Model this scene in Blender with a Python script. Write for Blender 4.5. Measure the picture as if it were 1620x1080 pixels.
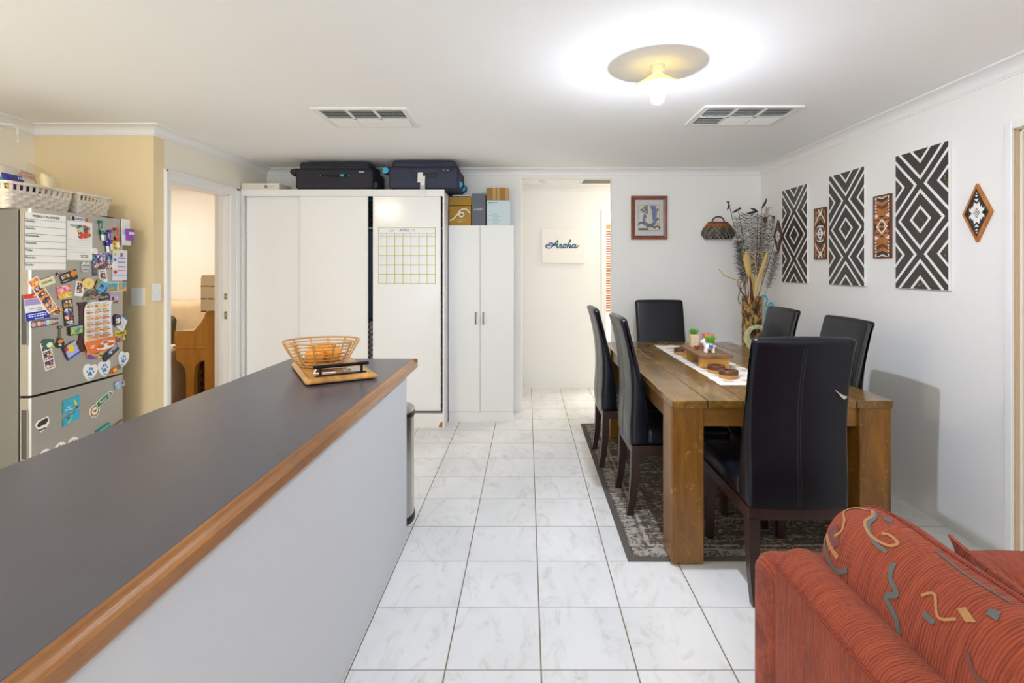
import bpy, bmesh, math, random
from mathutils import Vector, Matrix, Euler
R = random.Random(7)
PI = math.pi
for o in list(bpy.data.objects):
    bpy.data.objects.remove(o, do_unlink=True)
SC = bpy.context.scene
COL = SC.collection

# ------------------------------------------------------------------ camera
F, VX, VY, H = 815.0, 834.0, 425.0, 1.388          # focal length in px, vanishing point, eye height
cd = bpy.data.cameras.new('camera')
cd.sensor_width = 36.0
cd.lens = F / 1620 * 36.0
cd.shift_x = (810 - VX) / 1620
cd.shift_y = (VY - 540) / 1620
cd.clip_start = 0.05
cam = bpy.data.objects.new('camera', cd)
cam.location = (0, 0, H)
cam.rotation_euler = (PI / 2, 0, 0)
COL.objects.link(cam)
SC.camera = cam

# ------------------------------------------------------------------ world, large lights, exposure
def lin(c):
    if isinstance(c, str):
        c = c.lstrip('#')
        c = [int(c[i:i + 2], 16) / 255 for i in (0, 2, 4)]
    return tuple((x / 12.92 if x <= 0.04045 else ((x + 0.055) / 1.055) ** 2.4) for x in c)

W = bpy.data.worlds.new('daylight')
W.use_nodes = True
bg = W.node_tree.nodes['Background']
bg.inputs[0].default_value = (0.92, 0.96, 1.0, 1)
bg.inputs[1].default_value = 1.0
SC.world = W

def area(name, loc, rot, sx, sy, power, color=(1, 1, 1)):
    l = bpy.data.lights.new(name, 'AREA')
    l.shape = 'RECTANGLE'
    l.size, l.size_y, l.energy, l.color = sx, sy, power, color
    o = bpy.data.objects.new(name, l)
    o.location, o.rotation_euler = loc, rot
    COL.objects.link(o)
    return o

# fill light added behind the camera, in an unseen rear opening
area('rear_fill', (-0.3, -2.55, 1.15), (PI / 2, 0, 0), 4.4, 2.1, 36, (0.84, 0.94, 1.0))
# area lamp added in the room past the hall, standing for its window daylight
area('daylight_hall', (2.0, 7.0, 1.9), (0, math.radians(75), 0), 1.2, 1.2, 40, (1.0, 0.96, 0.90))
SC.view_settings.view_transform = 'Standard'
SC.view_settings.look = 'None'
SC.view_settings.gamma = 1.0
SC.view_settings.use_curve_mapping = False
SC.view_settings.exposure = 0.76
SC.cycles.use_denoising = True
SC.cycles.max_bounces = 10
SC.cycles.diffuse_bounces = 6
SC.cycles.sample_clamp_indirect = 6.0
SC.cycles.caustics_reflective = False
SC.cycles.caustics_refractive = False

# ------------------------------------------------------------------ materials
MATS = {}
class NT:
    """small node helper"""
    def __init__(s, name):
        s.m = bpy.data.materials.new(name)
        s.m.use_nodes = True
        s.t = s.m.node_tree
        s.b = s.t.nodes['Principled BSDF']
    def n(s, typ, ins=None, **kw):
        nd = s.t.nodes.new(typ)
        for k, v in kw.items():
            setattr(nd, k, v)
        for k, v in (ins or {}).items():
            s.set(nd.inputs[k], v)
        return nd
    def set(s, sock, v):
        if isinstance(v, bpy.types.NodeSocket):
            s.t.links.new(v, sock)
        else:
            if isinstance(v, tuple) and len(v) == 3 and sock.type == 'RGBA':
                v = v + (1,)
            sock.default_value = v
    def math(s, op, a, b=0.0, c=None):
        nd = s.n('ShaderNodeMath', operation=op)
        s.set(nd.inputs[0], a); s.set(nd.inputs[1], b)
        if c is not None: s.set(nd.inputs[2], c)
        return nd.outputs[0]
    def mix(s, f, a, b):
        nd = s.n('ShaderNodeMix', data_type='RGBA')
        s.set(nd.inputs[0], f); s.set(nd.inputs[6], a); s.set(nd.inputs[7], b)
        return nd.outputs[2]
    def obj(s, scale=(1, 1, 1), rot=(0, 0, 0)):
        tc = s.n('ShaderNodeTexCoord')
        mp = s.n('ShaderNodeMapping')
        s.t.links.new(tc.outputs['Object'], mp.inputs[0])
        mp.inputs['Scale'].default_value = scale
        mp.inputs['Rotation'].default_value = rot
        return mp.outputs[0]
    def noise(s, vec, scale, detail=4, rough=0.55, dist=0.0):
        nd = s.n('ShaderNodeTexNoise', {'Scale': scale, 'Detail': detail, 'Roughness': rough, 'Distortion': dist})
        if vec is not None: s.t.links.new(vec, nd.inputs['Vector'])
        return nd.outputs[0]
    def ramp(s, fac, stops, interp='LINEAR'):
        nd = s.n('ShaderNodeValToRGB')
        nd.color_ramp.interpolation = interp
        el = nd.color_ramp.elements
        while len(el) < len(stops): el.new(0.5)
        for e, (p, c) in zip(el, stops):
            e.position = p
            e.color = (c if len(c) == 4 else tuple(c) + (1,))
        s.t.links.new(fac, nd.inputs[0])
        return nd.outputs[0]
    def bump(s, h, strength=0.3, dist=0.01):
        nd = s.n('ShaderNodeBump', {'Strength': strength, 'Distance': dist, 'Height': h})
        s.t.links.new(nd.outputs[0], s.b.inputs['Normal'])
    def base(s, c): s.set(s.b.inputs['Base Color'], c)
    def rough(s, r): s.set(s.b.inputs['Roughness'], r)

def plain(name, col, rough=0.5, metal=0.0, spec=None, var=0.06, nscale=18, bump=0.0, coat=0.0):
    """a painted / plastic / cloth surface with a little procedural unevenness"""
    if name in MATS: return MATS[name]
    t = NT(name)
    c = lin(col)
    v = t.noise(t.obj(), nscale, 3)
    t.base(t.mix(v, tuple(x * (1 - var) for x in c), tuple(min(1, x * (1 + var)) for x in c)))
    t.rough(rough); t.b.inputs['Metallic'].default_value = metal
    if spec is not None: t.b.inputs['Specular IOR Level'].default_value = spec
    if coat: t.b.inputs['Coat Weight'].default_value = coat
    if bump: t.bump(v, bump, 0.004)
    MATS[name] = t.m
    return t.m

def wood(name, dark, light, axis='X', scale=1.0, rough=0.4, ring=9.0, coat=0.0, scratch=None):
    if name in MATS: return MATS[name]
    t = NT(name)
    sc = {'X': (0.7, 6, 6), 'Y': (6, 0.7, 6), 'Z': (6, 6, 0.7)}[axis]
    vec = t.obj(tuple(x * scale for x in sc))
    n1 = t.noise(vec, ring * 0.35, 5, 0.6, 0.6)
    n2 = t.noise(t.obj(tuple(x * scale * 6 for x in sc)), ring, 3, 0.7)
    f = t.math('ADD', t.math('MULTIPLY', n1, 0.75), t.math('MULTIPLY', n2, 0.25))
    col = t.ramp(f, [(0.30, lin(dark)), (0.68, lin(light))])
    if scratch:
        n3 = t.noise(t.obj((3, 3, 3)), 5, 6, 0.75, 1.5)
        m = t.ramp(n3, [(0.60, (0, 0, 0)), (0.72, (1, 1, 1))])
        col = t.mix(m, col, lin(scratch))
    t.base(col); t.rough(rough)
    if coat: t.b.inputs['Coat Weight'].default_value = coat; t.b.inputs['Coat Roughness'].default_value = 0.15
    t.bump(n2, 0.12, 0.003)
    MATS[name] = t.m
    return t.m

def emit(name, col, strength):
    if name in MATS: return MATS[name]
    t = NT(name)
    t.base(lin(col))
    t.b.inputs['Emission Color'].default_value = lin(col) + (1,)
    t.b.inputs['Emission Strength'].default_value = strength
    MATS[name] = t.m
    return t.m

def clear(name, tint=(1, 1, 1), refl=0.08, rough=0.05):
    if name in MATS: return MATS[name]
    t = NT(name)
    tr = t.n('ShaderNodeBsdfTransparent', {'Color': tint + (1,)})
    gl = t.n('ShaderNodeBsdfGlossy', {'Roughness': rough})
    lw = t.n('ShaderNodeFresnel', {'IOR': 1.45})
    f = t.math('MAXIMUM', lw.outputs[0], refl)
    mx = t.n('ShaderNodeMixShader')
    t.set(mx.inputs[0], f)
    t.t.links.new(tr.outputs[0], mx.inputs[1]); t.t.links.new(gl.outputs[0], mx.inputs[2])
    t.t.links.new(mx.outputs[0], t.t.nodes['Material Output'].inputs[0])
    MATS[name] = t.m
    return t.m

def picture(name, cols, scale=60, rough=0.4, stretch=(1, 1, 1)):
    """printed picture: irregular patches of the given colours"""
    if name in MATS: return MATS[name]
    t = NT(name)
    vec = t.obj(stretch)
    nz = t.n('ShaderNodeTexNoise', {'Scale': scale * 0.6, 'Detail': 2.0})
    t.t.links.new(vec, nz.inputs['Vector'])
    vo = t.n('ShaderNodeTexVoronoi', {'Scale': float(scale)})
    ad = t.n('ShaderNodeVectorMath', operation='MULTIPLY_ADD')
    t.t.links.new(nz.outputs[1], ad.inputs[0]); ad.inputs[1].default_value = (0.03,) * 3
    t.t.links.new(vec, ad.inputs[2]); t.t.links.new(ad.outputs[0], vo.inputs['Vector'])
    sx = t.n('ShaderNodeSeparateColor'); t.t.links.new(vo.outputs['Color'], sx.inputs[0])
    k = len(cols)
    t.base(t.ramp(sx.outputs[0], [(i / k, lin(c)) for i, c in enumerate(cols)], 'CONSTANT'))
    t.rough(rough)
    MATS[name] = t.m
    return t.m

# ------------------------------------------------------------------ geometry
def chaikin(pts, n=2, closed=True):
    pts = [Vector(p) for p in pts]
    for _ in range(n):
        out = []
        k = len(pts)
        rng = range(k) if closed else range(k - 1)
        if not closed: out.append(pts[0])
        for i in rng:
            a, b = pts[i], pts[(i + 1) % k]
            out += [a * 0.75 + b * 0.25, a * 0.25 + b * 0.75]
        if not closed: out.append(pts[-1])
        pts = out
    return pts

def catmull(pts, sub=8, closed=False):
    P = [Vector(p) for p in pts]
    out = []
    k = len(P)
    for i in range(k if closed else k - 1):
        if closed:
            p0, p1, p2, p3 = P[i - 1], P[i], P[(i + 1) % k], P[(i + 2) % k]
        else:
            p0, p1, p2, p3 = P[max(i - 1, 0)], P[i], P[i + 1], P[min(i + 2, k - 1)]
        for j in range(sub):
            t = j / sub
            out.append(0.5 * ((2 * p1) + (p2 - p0) * t + (2 * p0 - 5 * p1 + 4 * p2 - p3) * t * t + (3 * p1 - p0 - 3 * p2 + p3) * t ** 3))
    if not closed: out.append(P[-1])
    return out

def inset_loop(pts, d):
    """move a closed 2-D loop inwards by d (any winding)"""
    k = len(pts)
    ar = sum(pts[i][0] * pts[(i + 1) % k][1] - pts[(i + 1) % k][0] * pts[i][1] for i in range(k))
    sg = 1 if ar > 0 else -1
    out = []
    for i in range(k):
        a, b, c = Vector(pts[i - 1]), Vector(pts[i]), Vector(pts[(i + 1) % k])
        e1, e2 = (b - a), (c - b)
        if e1.length < 1e-9 or e2.length < 1e-9: out.append(b); continue
        e1.normalize(); e2.normalize()
        n1, n2 = Vector((-e1.y, e1.x)) * sg, Vector((-e2.y, e2.x)) * sg
        n = n1 + n2
        if n.length < 1e-6: n = n1
        n.normalize()
        out.append(b + n * (d / max(0.5, n.dot(n1))))
    return out

class MB:
    def __init__(s):
        s.bm = bmesh.new()
    def _take(s, tmp, mi, mat=None):
        if mat is not None: bmesh.ops.transform(tmp, matrix=mat, verts=tmp.verts)
        for f in tmp.faces: f.material_index = mi
        me = bpy.data.meshes.new('tmp')
        tmp.to_mesh(me); tmp.free()
        s.bm.from_mesh(me)
        bpy.data.meshes.remove(me)
        return s
    def box(s, x0, x1, y0, y1, z0, z1, bev=0.0, mi=0, seg=2, rot=None, mat=None):
        t = bmesh.new()
        bmesh.ops.create_cube(t, size=1)
        bmesh.ops.scale(t, vec=(x1 - x0, y1 - y0, z1 - z0), verts=t.verts)
        if bev: bmesh.ops.bevel(t, geom=t.edges[:], offset=bev, segments=seg, affect='EDGES', profile=0.5)
        M = Matrix.Translation(((x0 + x1) / 2, (y0 + y1) / 2, (z0 + z1) / 2))
        if rot is not None: M = M @ Euler(rot).to_matrix().to_4x4()
        if mat is not None: M = mat @ M
        return s._take(t, mi, M)
    def faces(s, verts, faces, mi=0):
        vs = [s.bm.verts.new(v) for v in verts]
        for f in faces:
            try:
                fc = s.bm.faces.new([vs[i] for i in f]); fc.material_index = mi
            except ValueError: pass
        return s
    def grid(s, rows, mi=0, closed_u=False, closed_v=False, mif=None):
        """rows: list of lists of points"""
        vs = [[s.bm.verts.new(p) for p in r] for r in rows]
        nr, nc = len(vs), len(vs[0])
        for i in range(nr if closed_v else nr - 1):
            for j in range(nc if closed_u else nc - 1):
                a, b = vs[i][j], vs[i][(j + 1) % nc]
                c, d = vs[(i + 1) % nr][(j + 1) % nc], vs[(i + 1) % nr][j]
                q = [v for k, v in enumerate((a, b, c, d)) if v not in (a, b, c, d)[:k]]
                try:
                    f = s.bm.faces.new(q); f.material_index = mif(i, j) if mif else mi
                except ValueError: pass
        return vs
    def sheet(s, rows, mi=0, **k):
        s.grid(rows, mi, **k); return s
    def cap(s, loop, mi=0, flip=False):
        try:
            f = s.bm.faces.new(loop[::-1] if flip else loop); f.material_index = mi
        except ValueError: pass
    def lathe(s, prof, c=(0, 0, 0), n=24, mi=0, caps=True, axis='Z', sx=1.0, sy=1.0, mat=None):
        rows = []
        for r, z in prof:
            row = []
            for k in range(n):
                a = 2 * PI * k / n
                p = Vector((r * math.cos(a) * sx, r * math.sin(a) * sy, z))
                if axis == 'Y': p = Vector((p.x, p.z, -p.y))
                if axis == 'X': p = Vector((p.z, p.x, p.y))
                if mat is not None: p = mat @ p
                row.append(p + Vector(c))
            rows.append(row)
        vs = s.grid(rows, mi, closed_u=True)
        if caps:
            s.cap(vs[0], mi, True); s.cap(vs[-1], mi)
        return s
    def sphere(s, c, r, mi=0, n=20, m=12, sc=(1, 1, 1)):
        prof = [(r * math.sin(PI * k / m), -r * math.cos(PI * k / m) * sc[2]) for k in range(1, m)]
        return s.lathe(prof, c, n, mi, True, 'Z', sc[0], sc[1])
    def tube(s, pts, r, n=8, mi=0, closed=False, caps=True, flat=1.0):
        P = [Vector(p) for p in pts]
        k = len(P)
        rows, up = [], None
        for i in range(k):
            if closed: t = P[(i + 1) % k] - P[i - 1]
            else: t = P[min(i + 1, k - 1)] - P[max(i - 1, 0)]
            if t.length < 1e-9: t = Vector((0, 0, 1))
            t.normalize()
            if up is None:
                up = Vector((0, 0, 1)) if abs(t.z) < 0.9 else Vector((0, 1, 0))
            u = (up - t * up.dot(t))
            if u.length < 1e-5: u = t.orthogonal()
            u.normalize(); up = u
            v = t.cross(u)
            rr = r(i / max(1, k - 1)) if callable(r) else r
            rows.append([P[i] + (u * math.cos(2 * PI * j / n) * flat + v * math.sin(2 * PI * j / n)) * rr for j in range(n)])
        vs = s.grid(rows, mi, closed_u=True, closed_v=closed)
        if caps and not closed:
            s.cap(vs[0], mi, True); s.cap(vs[-1], mi)
        return s
    def prism(s, poly, z0, z1, mi=0, fn=None, side_mi=None):
        """extrude a 2-D polygon from z0 to z1; fn maps (x, y, z) to a point"""
        fn = fn or (lambda x, y, z: (x, y, z))
        lo = [s.bm.verts.new(fn(p[0], p[1], z0)) for p in poly]
        hi = [s.bm.verts.new(fn(p[0], p[1], z1)) for p in poly]
        k = len(poly)
        for i in range(k):
            f = s.bm.faces.new((lo[i], lo[(i + 1) % k], hi[(i + 1) % k], hi[i]))
            f.material_index = mi if side_mi is None else side_mi
        a = s.bm.faces.new(hi); a.material_index = mi
        b = s.bm.faces.new(lo[::-1]); b.material_index = mi if side_mi is None else side_mi
        return s
    def soft(s, prof, half, r, fn, n=5, mi=0, mid=1, crown=0.0):
        """extrude a closed profile between -half and +half with rounded ends; fn(w, a, b) -> point"""
        st = [(-half + r * (1 - math.cos(PI / 2 * k / n)), r * (1 - math.sin(PI / 2 * k / n))) for k in range(n + 1)]
        ws = [(w, i) for w, i in st]
        inner = half - r
        for k in range(1, mid + 1):
            w = -inner + 2 * inner * k / (mid + 1)
            ws.append((w, -crown * (1 - (w / inner) ** 2) if inner > 0 else 0))
        ws += [(-w, i) for w, i in reversed(st)]
        rows = []
        for w, i in ws:
            lp = inset_loop(prof, i) if abs(i) > 1e-7 else [Vector(p) for p in prof]
            rows.append([fn(w, p[0], p[1]) for p in lp])
        vs = s.grid(rows, mi, closed_u=True)
        s.cap(vs[0], mi, True); s.cap(vs[-1], mi)
        return s
    def mesh(s, name, mats, smooth=False, xf=None, angle=40):
        bm = s.bm
        if xf is not None: bmesh.ops.transform(bm, matrix=xf, verts=bm.verts)
        bmesh.ops.recalc_face_normals(bm, faces=bm.faces)
        me = bpy.data.meshes.new(name)
        bm.to_mesh(me); bm.free()
        for m in (mats if isinstance(mats, (list, tuple)) else [mats]): me.materials.append(m)
        if smooth:
            me.shade_smooth()
            me.set_sharp_from_angle(angle=math.radians(angle))
        return me

def rrect(x0, x1, y0, y1, r, n=4):
    out = []
    for cx, cy, a0 in ((x1 - r, y1 - r, 0), (x0 + r, y1 - r, PI / 2), (x0 + r, y0 + r, PI), (x1 - r, y0 + r, 1.5 * PI)):
        for k in range(n + 1):
            a = a0 + PI / 2 * k / n
            out.append((cx + r * math.cos(a), cy + r * math.sin(a)))
    return out
def circle(cx, cy, r, n=20, ry=None):
    return [(cx + r * math.cos(2 * PI * k / n), cy + (ry or r) * math.sin(2 * PI * k / n)) for k in range(n)]
def rect(x0, x1, y0, y1): return [(x0, y0), (x1, y0), (x1, y1), (x0, y1)]

def tag(o, label, cat, group=None, kind=None):
    o['label'] = label; o['category'] = cat
    if group: o['group'] = group
    if kind: o['kind'] = kind
    return o
def thing(name, label, cat, loc=(0, 0, 0), rot=(0, 0, 0), group=None, mat=None):
    o = bpy.data.objects.new(name, None)
    o.empty_display_size = 0.1
    COL.objects.link(o)
    if mat is not None: o.matrix_basis = mat
    else: o.location = loc; o.rotation_euler = rot
    return tag(o, label, cat, group)
def part(name, mb, mats, parent, smooth=False, world=False, label=None, kind=None, angle=40):
    """a child mesh; with world=True the geometry was written in room coordinates"""
    xf = None
    if world:
        M = Matrix.Identity(4); p = parent
        while p is not None: M = p.matrix_basis @ M; p = p.parent
        xf = M.inverted()
    o = bpy.data.objects.new(name, mb.mesh(name, mats, smooth, xf, angle))
    COL.objects.link(o); o.parent = parent
    if label: o['label'] = label
    if kind: o['kind'] = kind
    return o
def solo(name, mb, mats, label, cat, group=None, kind=None, smooth=False, mat=None, origin=True, angle=40):
    """a thing that is one mesh; written in room coordinates unless mat places it"""
    o = bpy.data.objects.new(name, None if False else mb.mesh(name, mats, smooth, None, angle))
    COL.objects.link(o)
    if mat is not None: o.matrix_basis = mat
    elif origin:
        vs = o.data.vertices
        xs = [v.co for v in vs]
        c = Vector(((min(v.x for v in xs) + max(v.x for v in xs)) / 2, (min(v.y for v in xs) + max(v.y for v in xs)) / 2, min(v.z for v in xs)))
        o.data.transform(Matrix.Translation(-c)); o.location = c
    return tag(o, label, cat, group, kind)
def struct(name, mb, mats, label, cat, smooth=False):
    return solo(name, mb, mats, label, cat, None, 'structure', smooth, origin=False)
def copy_tree(o, parent=None):
    c = o.copy(); COL.objects.link(c)
    if parent is not None: c.parent = parent
    for ch in [x for x in bpy.data.objects if x.parent == o]: copy_tree(ch, c)
    return c
def text(parent, s, x, y, size, mat, z=0.002, align='CENTER', shear=0.0, rot=0.0, sx=1.0, name='lettering'):
    cu = bpy.data.curves.new(name, 'FONT')
    cu.body = s; cu.size = size; cu.align_x = align; cu.align_y = 'CENTER'; cu.extrude = 0.0003; cu.shear = shear
    cu.resolution_u = 3
    tmp = bpy.data.objects.new(name + '_outline', cu)
    me = bpy.data.meshes.new_from_object(tmp)
    bpy.data.objects.remove(tmp); bpy.data.curves.remove(cu)
    me.name = name
    me.materials.clear(); me.materials.append(mat)
    for f in me.polygons: f.material_index = 0
    o = bpy.data.objects.new(name, me)
    COL.objects.link(o); o.parent = parent
    o.location = (x, y, z); o.rotation_euler = (0, 0, rot); o.scale = (sx, 1, 1)
    return o

# frames for flat things: local x runs to the right as one faces the surface, y up, z out of it
def frame(o, face, rot=0.0):
    cols = {'back': ((1, 0, 0), (0, 0, 1), (0, -1, 0)), 'right': ((0, -1, 0), (0, 0, 1), (-1, 0, 0)), 'left': ((0, 1, 0), (0, 0, 1), (1, 0, 0)),
            'up': ((1, 0, 0), (0, 1, 0), (0, 0, 1))}[face]
    M = Matrix([(cols[0][i], cols[1][i], cols[2][i]) for i in range(3)]).to_4x4()
    return Matrix.Translation(o) @ M @ Matrix.Rotation(rot, 4, 'Z')
# ------------------------------------------------------------------ the setting
XL, XN, XR = -2.515, -3.32, 2.26          # door wall, kitchen nook wall, right wall
YN, YB, YH = 3.469, 4.98, 5.98            # nook wall, back wall, end wall of the hall
ZC = 2.35
M_wall = plain('wall_paint', 'f0efeb', 0.75, var=0.015, nscale=3)
M_ceil = plain('ceiling_paint', 'f7f7f6', 0.85, var=0.01, nscale=3)
M_trim = plain('gloss_trim', 'efeeec', 0.35, var=0.01)
M_cream_warm = plain('cream_paint_warm_light', 'ead6ac', 0.75, var=0.015, nscale=3)  # cream deepened so the colour holds the kitchen lamp's warm light
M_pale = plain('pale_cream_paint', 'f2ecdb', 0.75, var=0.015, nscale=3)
M_beige = plain('beige_jamb', 'cdb491', 0.5, var=0.03)
M_white = plain('white_plastic', 'eeeeec', 0.4, var=0.01)

def floor_mat():
    t = NT('marble_tile')
    tc = t.n('ShaderNodeTexCoord')
    sp = t.n('ShaderNodeSeparateXYZ'); t.t.links.new(tc.outputs['Object'], sp.inputs[0])
    T = 0.3315
    u = t.math('DIVIDE', t.math('SUBTRACT', sp.outputs[0], 0.048), T)
    v = t.math('DIVIDE', t.math('SUBTRACT', sp.outputs[1], 2.778), T)
    fu, fv = t.math('FRACT', t.math('ADD', u, 100)), t.math('FRACT', t.math('ADD', v, 100))
    du = t.math('MINIMUM', fu, t.math('SUBTRACT', 1.0, fu))
    dv = t.math('MINIMUM', fv, t.math('SUBTRACT', 1.0, fv))
    gu = t.math('LESS_THAN', du, 0.0075); gv = t.math('LESS_THAN', dv, 0.0060)
    g = t.math('MAXIMUM', gu, gv)
    iu, iv = t.math('FLOOR', u), t.math('FLOOR', v)
    wn = t.n('ShaderNodeTexWhiteNoise', noise_dimensions='2D')
    cb = t.n('ShaderNodeCombineXYZ'); t.set(cb.inputs[0], iu); t.set(cb.inputs[1], iv)
    t.t.links.new(cb.outputs[0], wn.inputs['Vector'])
    # each tile shows its own piece of stone
    off = t.n('ShaderNodeVectorMath', operation='MULTIPLY_ADD')
    t.t.links.new(wn.outputs['Color'], off.inputs[0]); off.inputs[1].default_value = (7, 7, 7)
    t.t.links.new(tc.outputs['Object'], off.inputs[2])
    mp = t.n('ShaderNodeMapping'); mp.inputs['Scale'].default_value = (3.2, 1.5, 1); mp.inputs['Rotation'].default_value = (0, 0, 0.7)
    t.t.links.new(off.outputs[0], mp.inputs[0])
    n1 = t.noise(mp.outputs[0], 1.7, 6, 0.62, 1.1)
    ridge = t.math('ABSOLUTE', t.math('SUBTRACT', n1, 0.5))
    vein = t.ramp(ridge, [(0.0, (1, 1, 1)), (0.022, (0.35, 0.35, 0.35)), (0.07, (0, 0, 0))])
    n2 = t.noise(mp.outputs[0], 4.5, 4, 0.6)
    veinm = t.math('MULTIPLY', vein, t.ramp(n2, [(0.42, (0, 0, 0)), (0.70, (0.6, 0.6, 0.6))]))
    cloud = t.ramp(t.noise(mp.outputs[0], 0.9, 3), [(0.3, lin('dfe0dd')), (0.7, lin('ececea'))])
    col = t.mix(veinm, cloud, lin('bdb5a3'))
    grout = t.mix(gu, lin('8a8478'), lin('75684f'))
    t.base(t.mix(g, col, grout))
    t.rough(t.math('ADD', 0.24, t.math('MULTIPLY', g, 0.5)))
    t.bump(t.math('SUBTRACT', 1.0, g), 0.35, 0.002)
    return t.m
M_floor = floor_mat()
struct('floor', MB().box(-6.2, 3.6, -2.7, 8.4, -0.1, 0.0), M_floor, 'white marble-look tiled floor with brown grout', 'floor')
struct('ceiling', MB().box(-6.2, 3.6, -2.7, 8.4, ZC, ZC + 0.1), M_ceil, 'flat white painted ceiling of the room', 'ceiling')
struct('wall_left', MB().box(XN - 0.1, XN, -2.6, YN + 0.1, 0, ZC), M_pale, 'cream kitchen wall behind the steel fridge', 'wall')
DY0, DY1, DZ = 3.615, 4.343, 2.012
struct('wall_nook', MB().box(-6.1, XL, YN, YN + 0.1, 0, ZC), M_cream_warm, 'short cream wall facing the room beside the fridge', 'wall')
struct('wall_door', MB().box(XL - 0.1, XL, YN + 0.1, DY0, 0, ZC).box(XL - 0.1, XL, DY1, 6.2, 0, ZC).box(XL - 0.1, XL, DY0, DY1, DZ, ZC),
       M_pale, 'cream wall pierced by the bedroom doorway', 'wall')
HX0, HX1, HZ = -0.055, 0.819, 2.264
struct('wall_back', MB().box(XL, HX0, YB, YB + 0.1, 0, ZC).box(HX1, XR + 0.1, YB, YB + 0.1, 0, ZC).box(HX0, HX1, YB, YB + 0.1, HZ, ZC),
       M_wall, 'pale back wall with the tall opening to the hall', 'wall')
RY0, RY1, RZ = 1.55, 2.387, 2.035
struct('wall_right', MB().box(XR, XR + 0.1, RY1, YB + 0.1, 0, ZC).box(XR, XR + 0.1, -2.6, RY0, 0, ZC).box(XR, XR + 0.1, RY0, RY1, RZ, ZC),
       M_wall, 'pale right wall hung with the patterned panels', 'wall')
struct('wall_rear', MB().box(XN, -2.6, -2.7, -2.6, 0, ZC).box(2.0, XR, -2.7, -2.6, 0, ZC).box(-2.6, 2.0, -2.7, -2.6, 2.2, ZC),
       M_wall, 'unseen rear wall with a wide opening added for the fill light', 'wall')  # wall is out of view, its opening added to let fill in
struct('wall_hall', MB().box(HX0 - 0.1, HX0, YB + 0.1, YH, 0, ZC).box(HX0 - 0.1, 0.905, YH, YH + 0.1, 0, ZC).box(0.905, 1.70, YH, YH + 0.1, 2.03, ZC)
       .box(1.70, 3.3, YH, YH + 0.1, 0, ZC).box(3.2, 3.3, YB + 0.1, YH, 0, ZC).box(XR + 0.1, 3.3, YB, YB + 0.1, 0, ZC), M_wall, 'warm cream wall at the end of the hall', 'wall')
struct('wall_study', MB().box(0.3, 0.9, 8.0, 8.1, 0, ZC).box(1.9, 3.3, 8.0, 8.1, 0, ZC).box(0.9, 1.9, 8.0, 8.1, 2.06, ZC).box(0.9, 1.9, 8.0, 8.1, 0, 0.7)
       .box(0.2, 0.3, YH + 0.1, 8.1, 0, ZC).box(3.2, 3.3, YH + 0.1, 8.1, 0, ZC), M_wall, 'cream wall around the window beyond the hall', 'wall')
struct('wall_bedroom', MB().box(-6.1, XL - 0.1, 6.2, 6.3, 0, ZC).box(-6.2, -6.1, YN, 6.3, 0, ZC), M_wall, 'warm cream far wall of the bedroom', 'wall')

def cornice(name, a, b, na, nb, label):
    """cove cornice along a-b; na / nb: offsets of the profile at each end (sum of the wall normals there)"""
    prof = [(0.0, -0.066), (0.006, -0.066), (0.008, -0.058)]
    for k in range(9):
        th = PI / 2 * k / 8
        prof.append((0.012 + 0.05 * (1 - math.cos(th)), -0.056 + 0.046 * math.sin(th)))
    prof += [(0.066, -0.010), (0.074, -0.006), (0.075, 0.0)]
    mb = MB()
    rows = []
    for p, n in ((a, na), (b, nb)):
        rows.append([(p[0] + n[0] * d, p[1] + n[1] * d, ZC + z) for d, z in prof])
    mb.grid(rows)
    o = struct(name, mb, M_trim, label, 'cornice', True)
    return o
cornice('trim_1', (XN, -2.6), (XN, YN), (1, 0), (1, -1), 'white cove cornice above the fridge side wall')
cornice('trim_2', (XN, YN), (XL, YN), (1, -1), (1, -1), 'white cove cornice on the short wall beside the fridge')
cornice('trim_3', (XL, YN), (XL, YB), (1, -1), (1, -1), 'white cove cornice above the bedroom doorway')
cornice('trim_4', (XL, YB), (XR, YB), (1, -1), (-1, -1), 'white cove cornice along the back wall')
cornice('trim_5', (XR, YB), (XR, -2.6), (-1, -1), (-1, 0), 'white cove cornice along the right wall')
cornice('trim_6', (HX0, YH), (3.2, YH), (0, -1), (0, -1), 'white cove cornice at the end of the hall')
cornice('trim_7', (-6.1, 6.2), (XL - 0.1, 6.2), (0, -1), (0, -1), 'white cove cornice on the bedroom far wall')

# bedroom doorway lining and architrave
mb = MB()
x0, x1 = XL, XL + 0.018
mb.box(x0, x1, 3.559, DY0, 0, DZ + 0.0699, 0.005).box(x0, x1, DY1, 4.482, 0, DZ + 0.0699, 0.005).box(x0, x1, DY0 - 0.002, DY1 + 0.002, DZ, DZ + 0.07, 0.005)
mb.box(x1, x1 + 0.006, 3.562, 3.578, 0, DZ + 0.066, 0.002).box(x1, x1 + 0.006, 4.42, 4.478, 0, DZ + 0.066, 0.002).box(x1, x1 + 0.006, 3.562, 4.478, DZ + 0.05, DZ + 0.066, 0.002)
mb.box(XL - 0.112, XL + 0.002, DY0 - 0.001, DY0 + 0.012, 0, DZ).box(XL - 0.112, XL + 0.002, DY1 - 0.012, DY1 + 0.001, 0, DZ).box(XL - 0.112, XL + 0.002, DY0, DY1, DZ - 0.012, DZ + 0.001)
mb.box(XL - 0.075, XL - 0.045, DY1 - 0.024, DY1 - 0.012, 0, DZ - 0.012)
d1 = struct('trim_8', mb, M_trim, 'white architrave and lining of the bedroom doorway', 'door frame')
M_brass = plain('dull_brass', 'a39468', 0.3, 1.0)
M_steel = plain('brushed_steel_small', 'b9b8b2', 0.28, 1.0)
yl = DY1 - 0.0125
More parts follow.
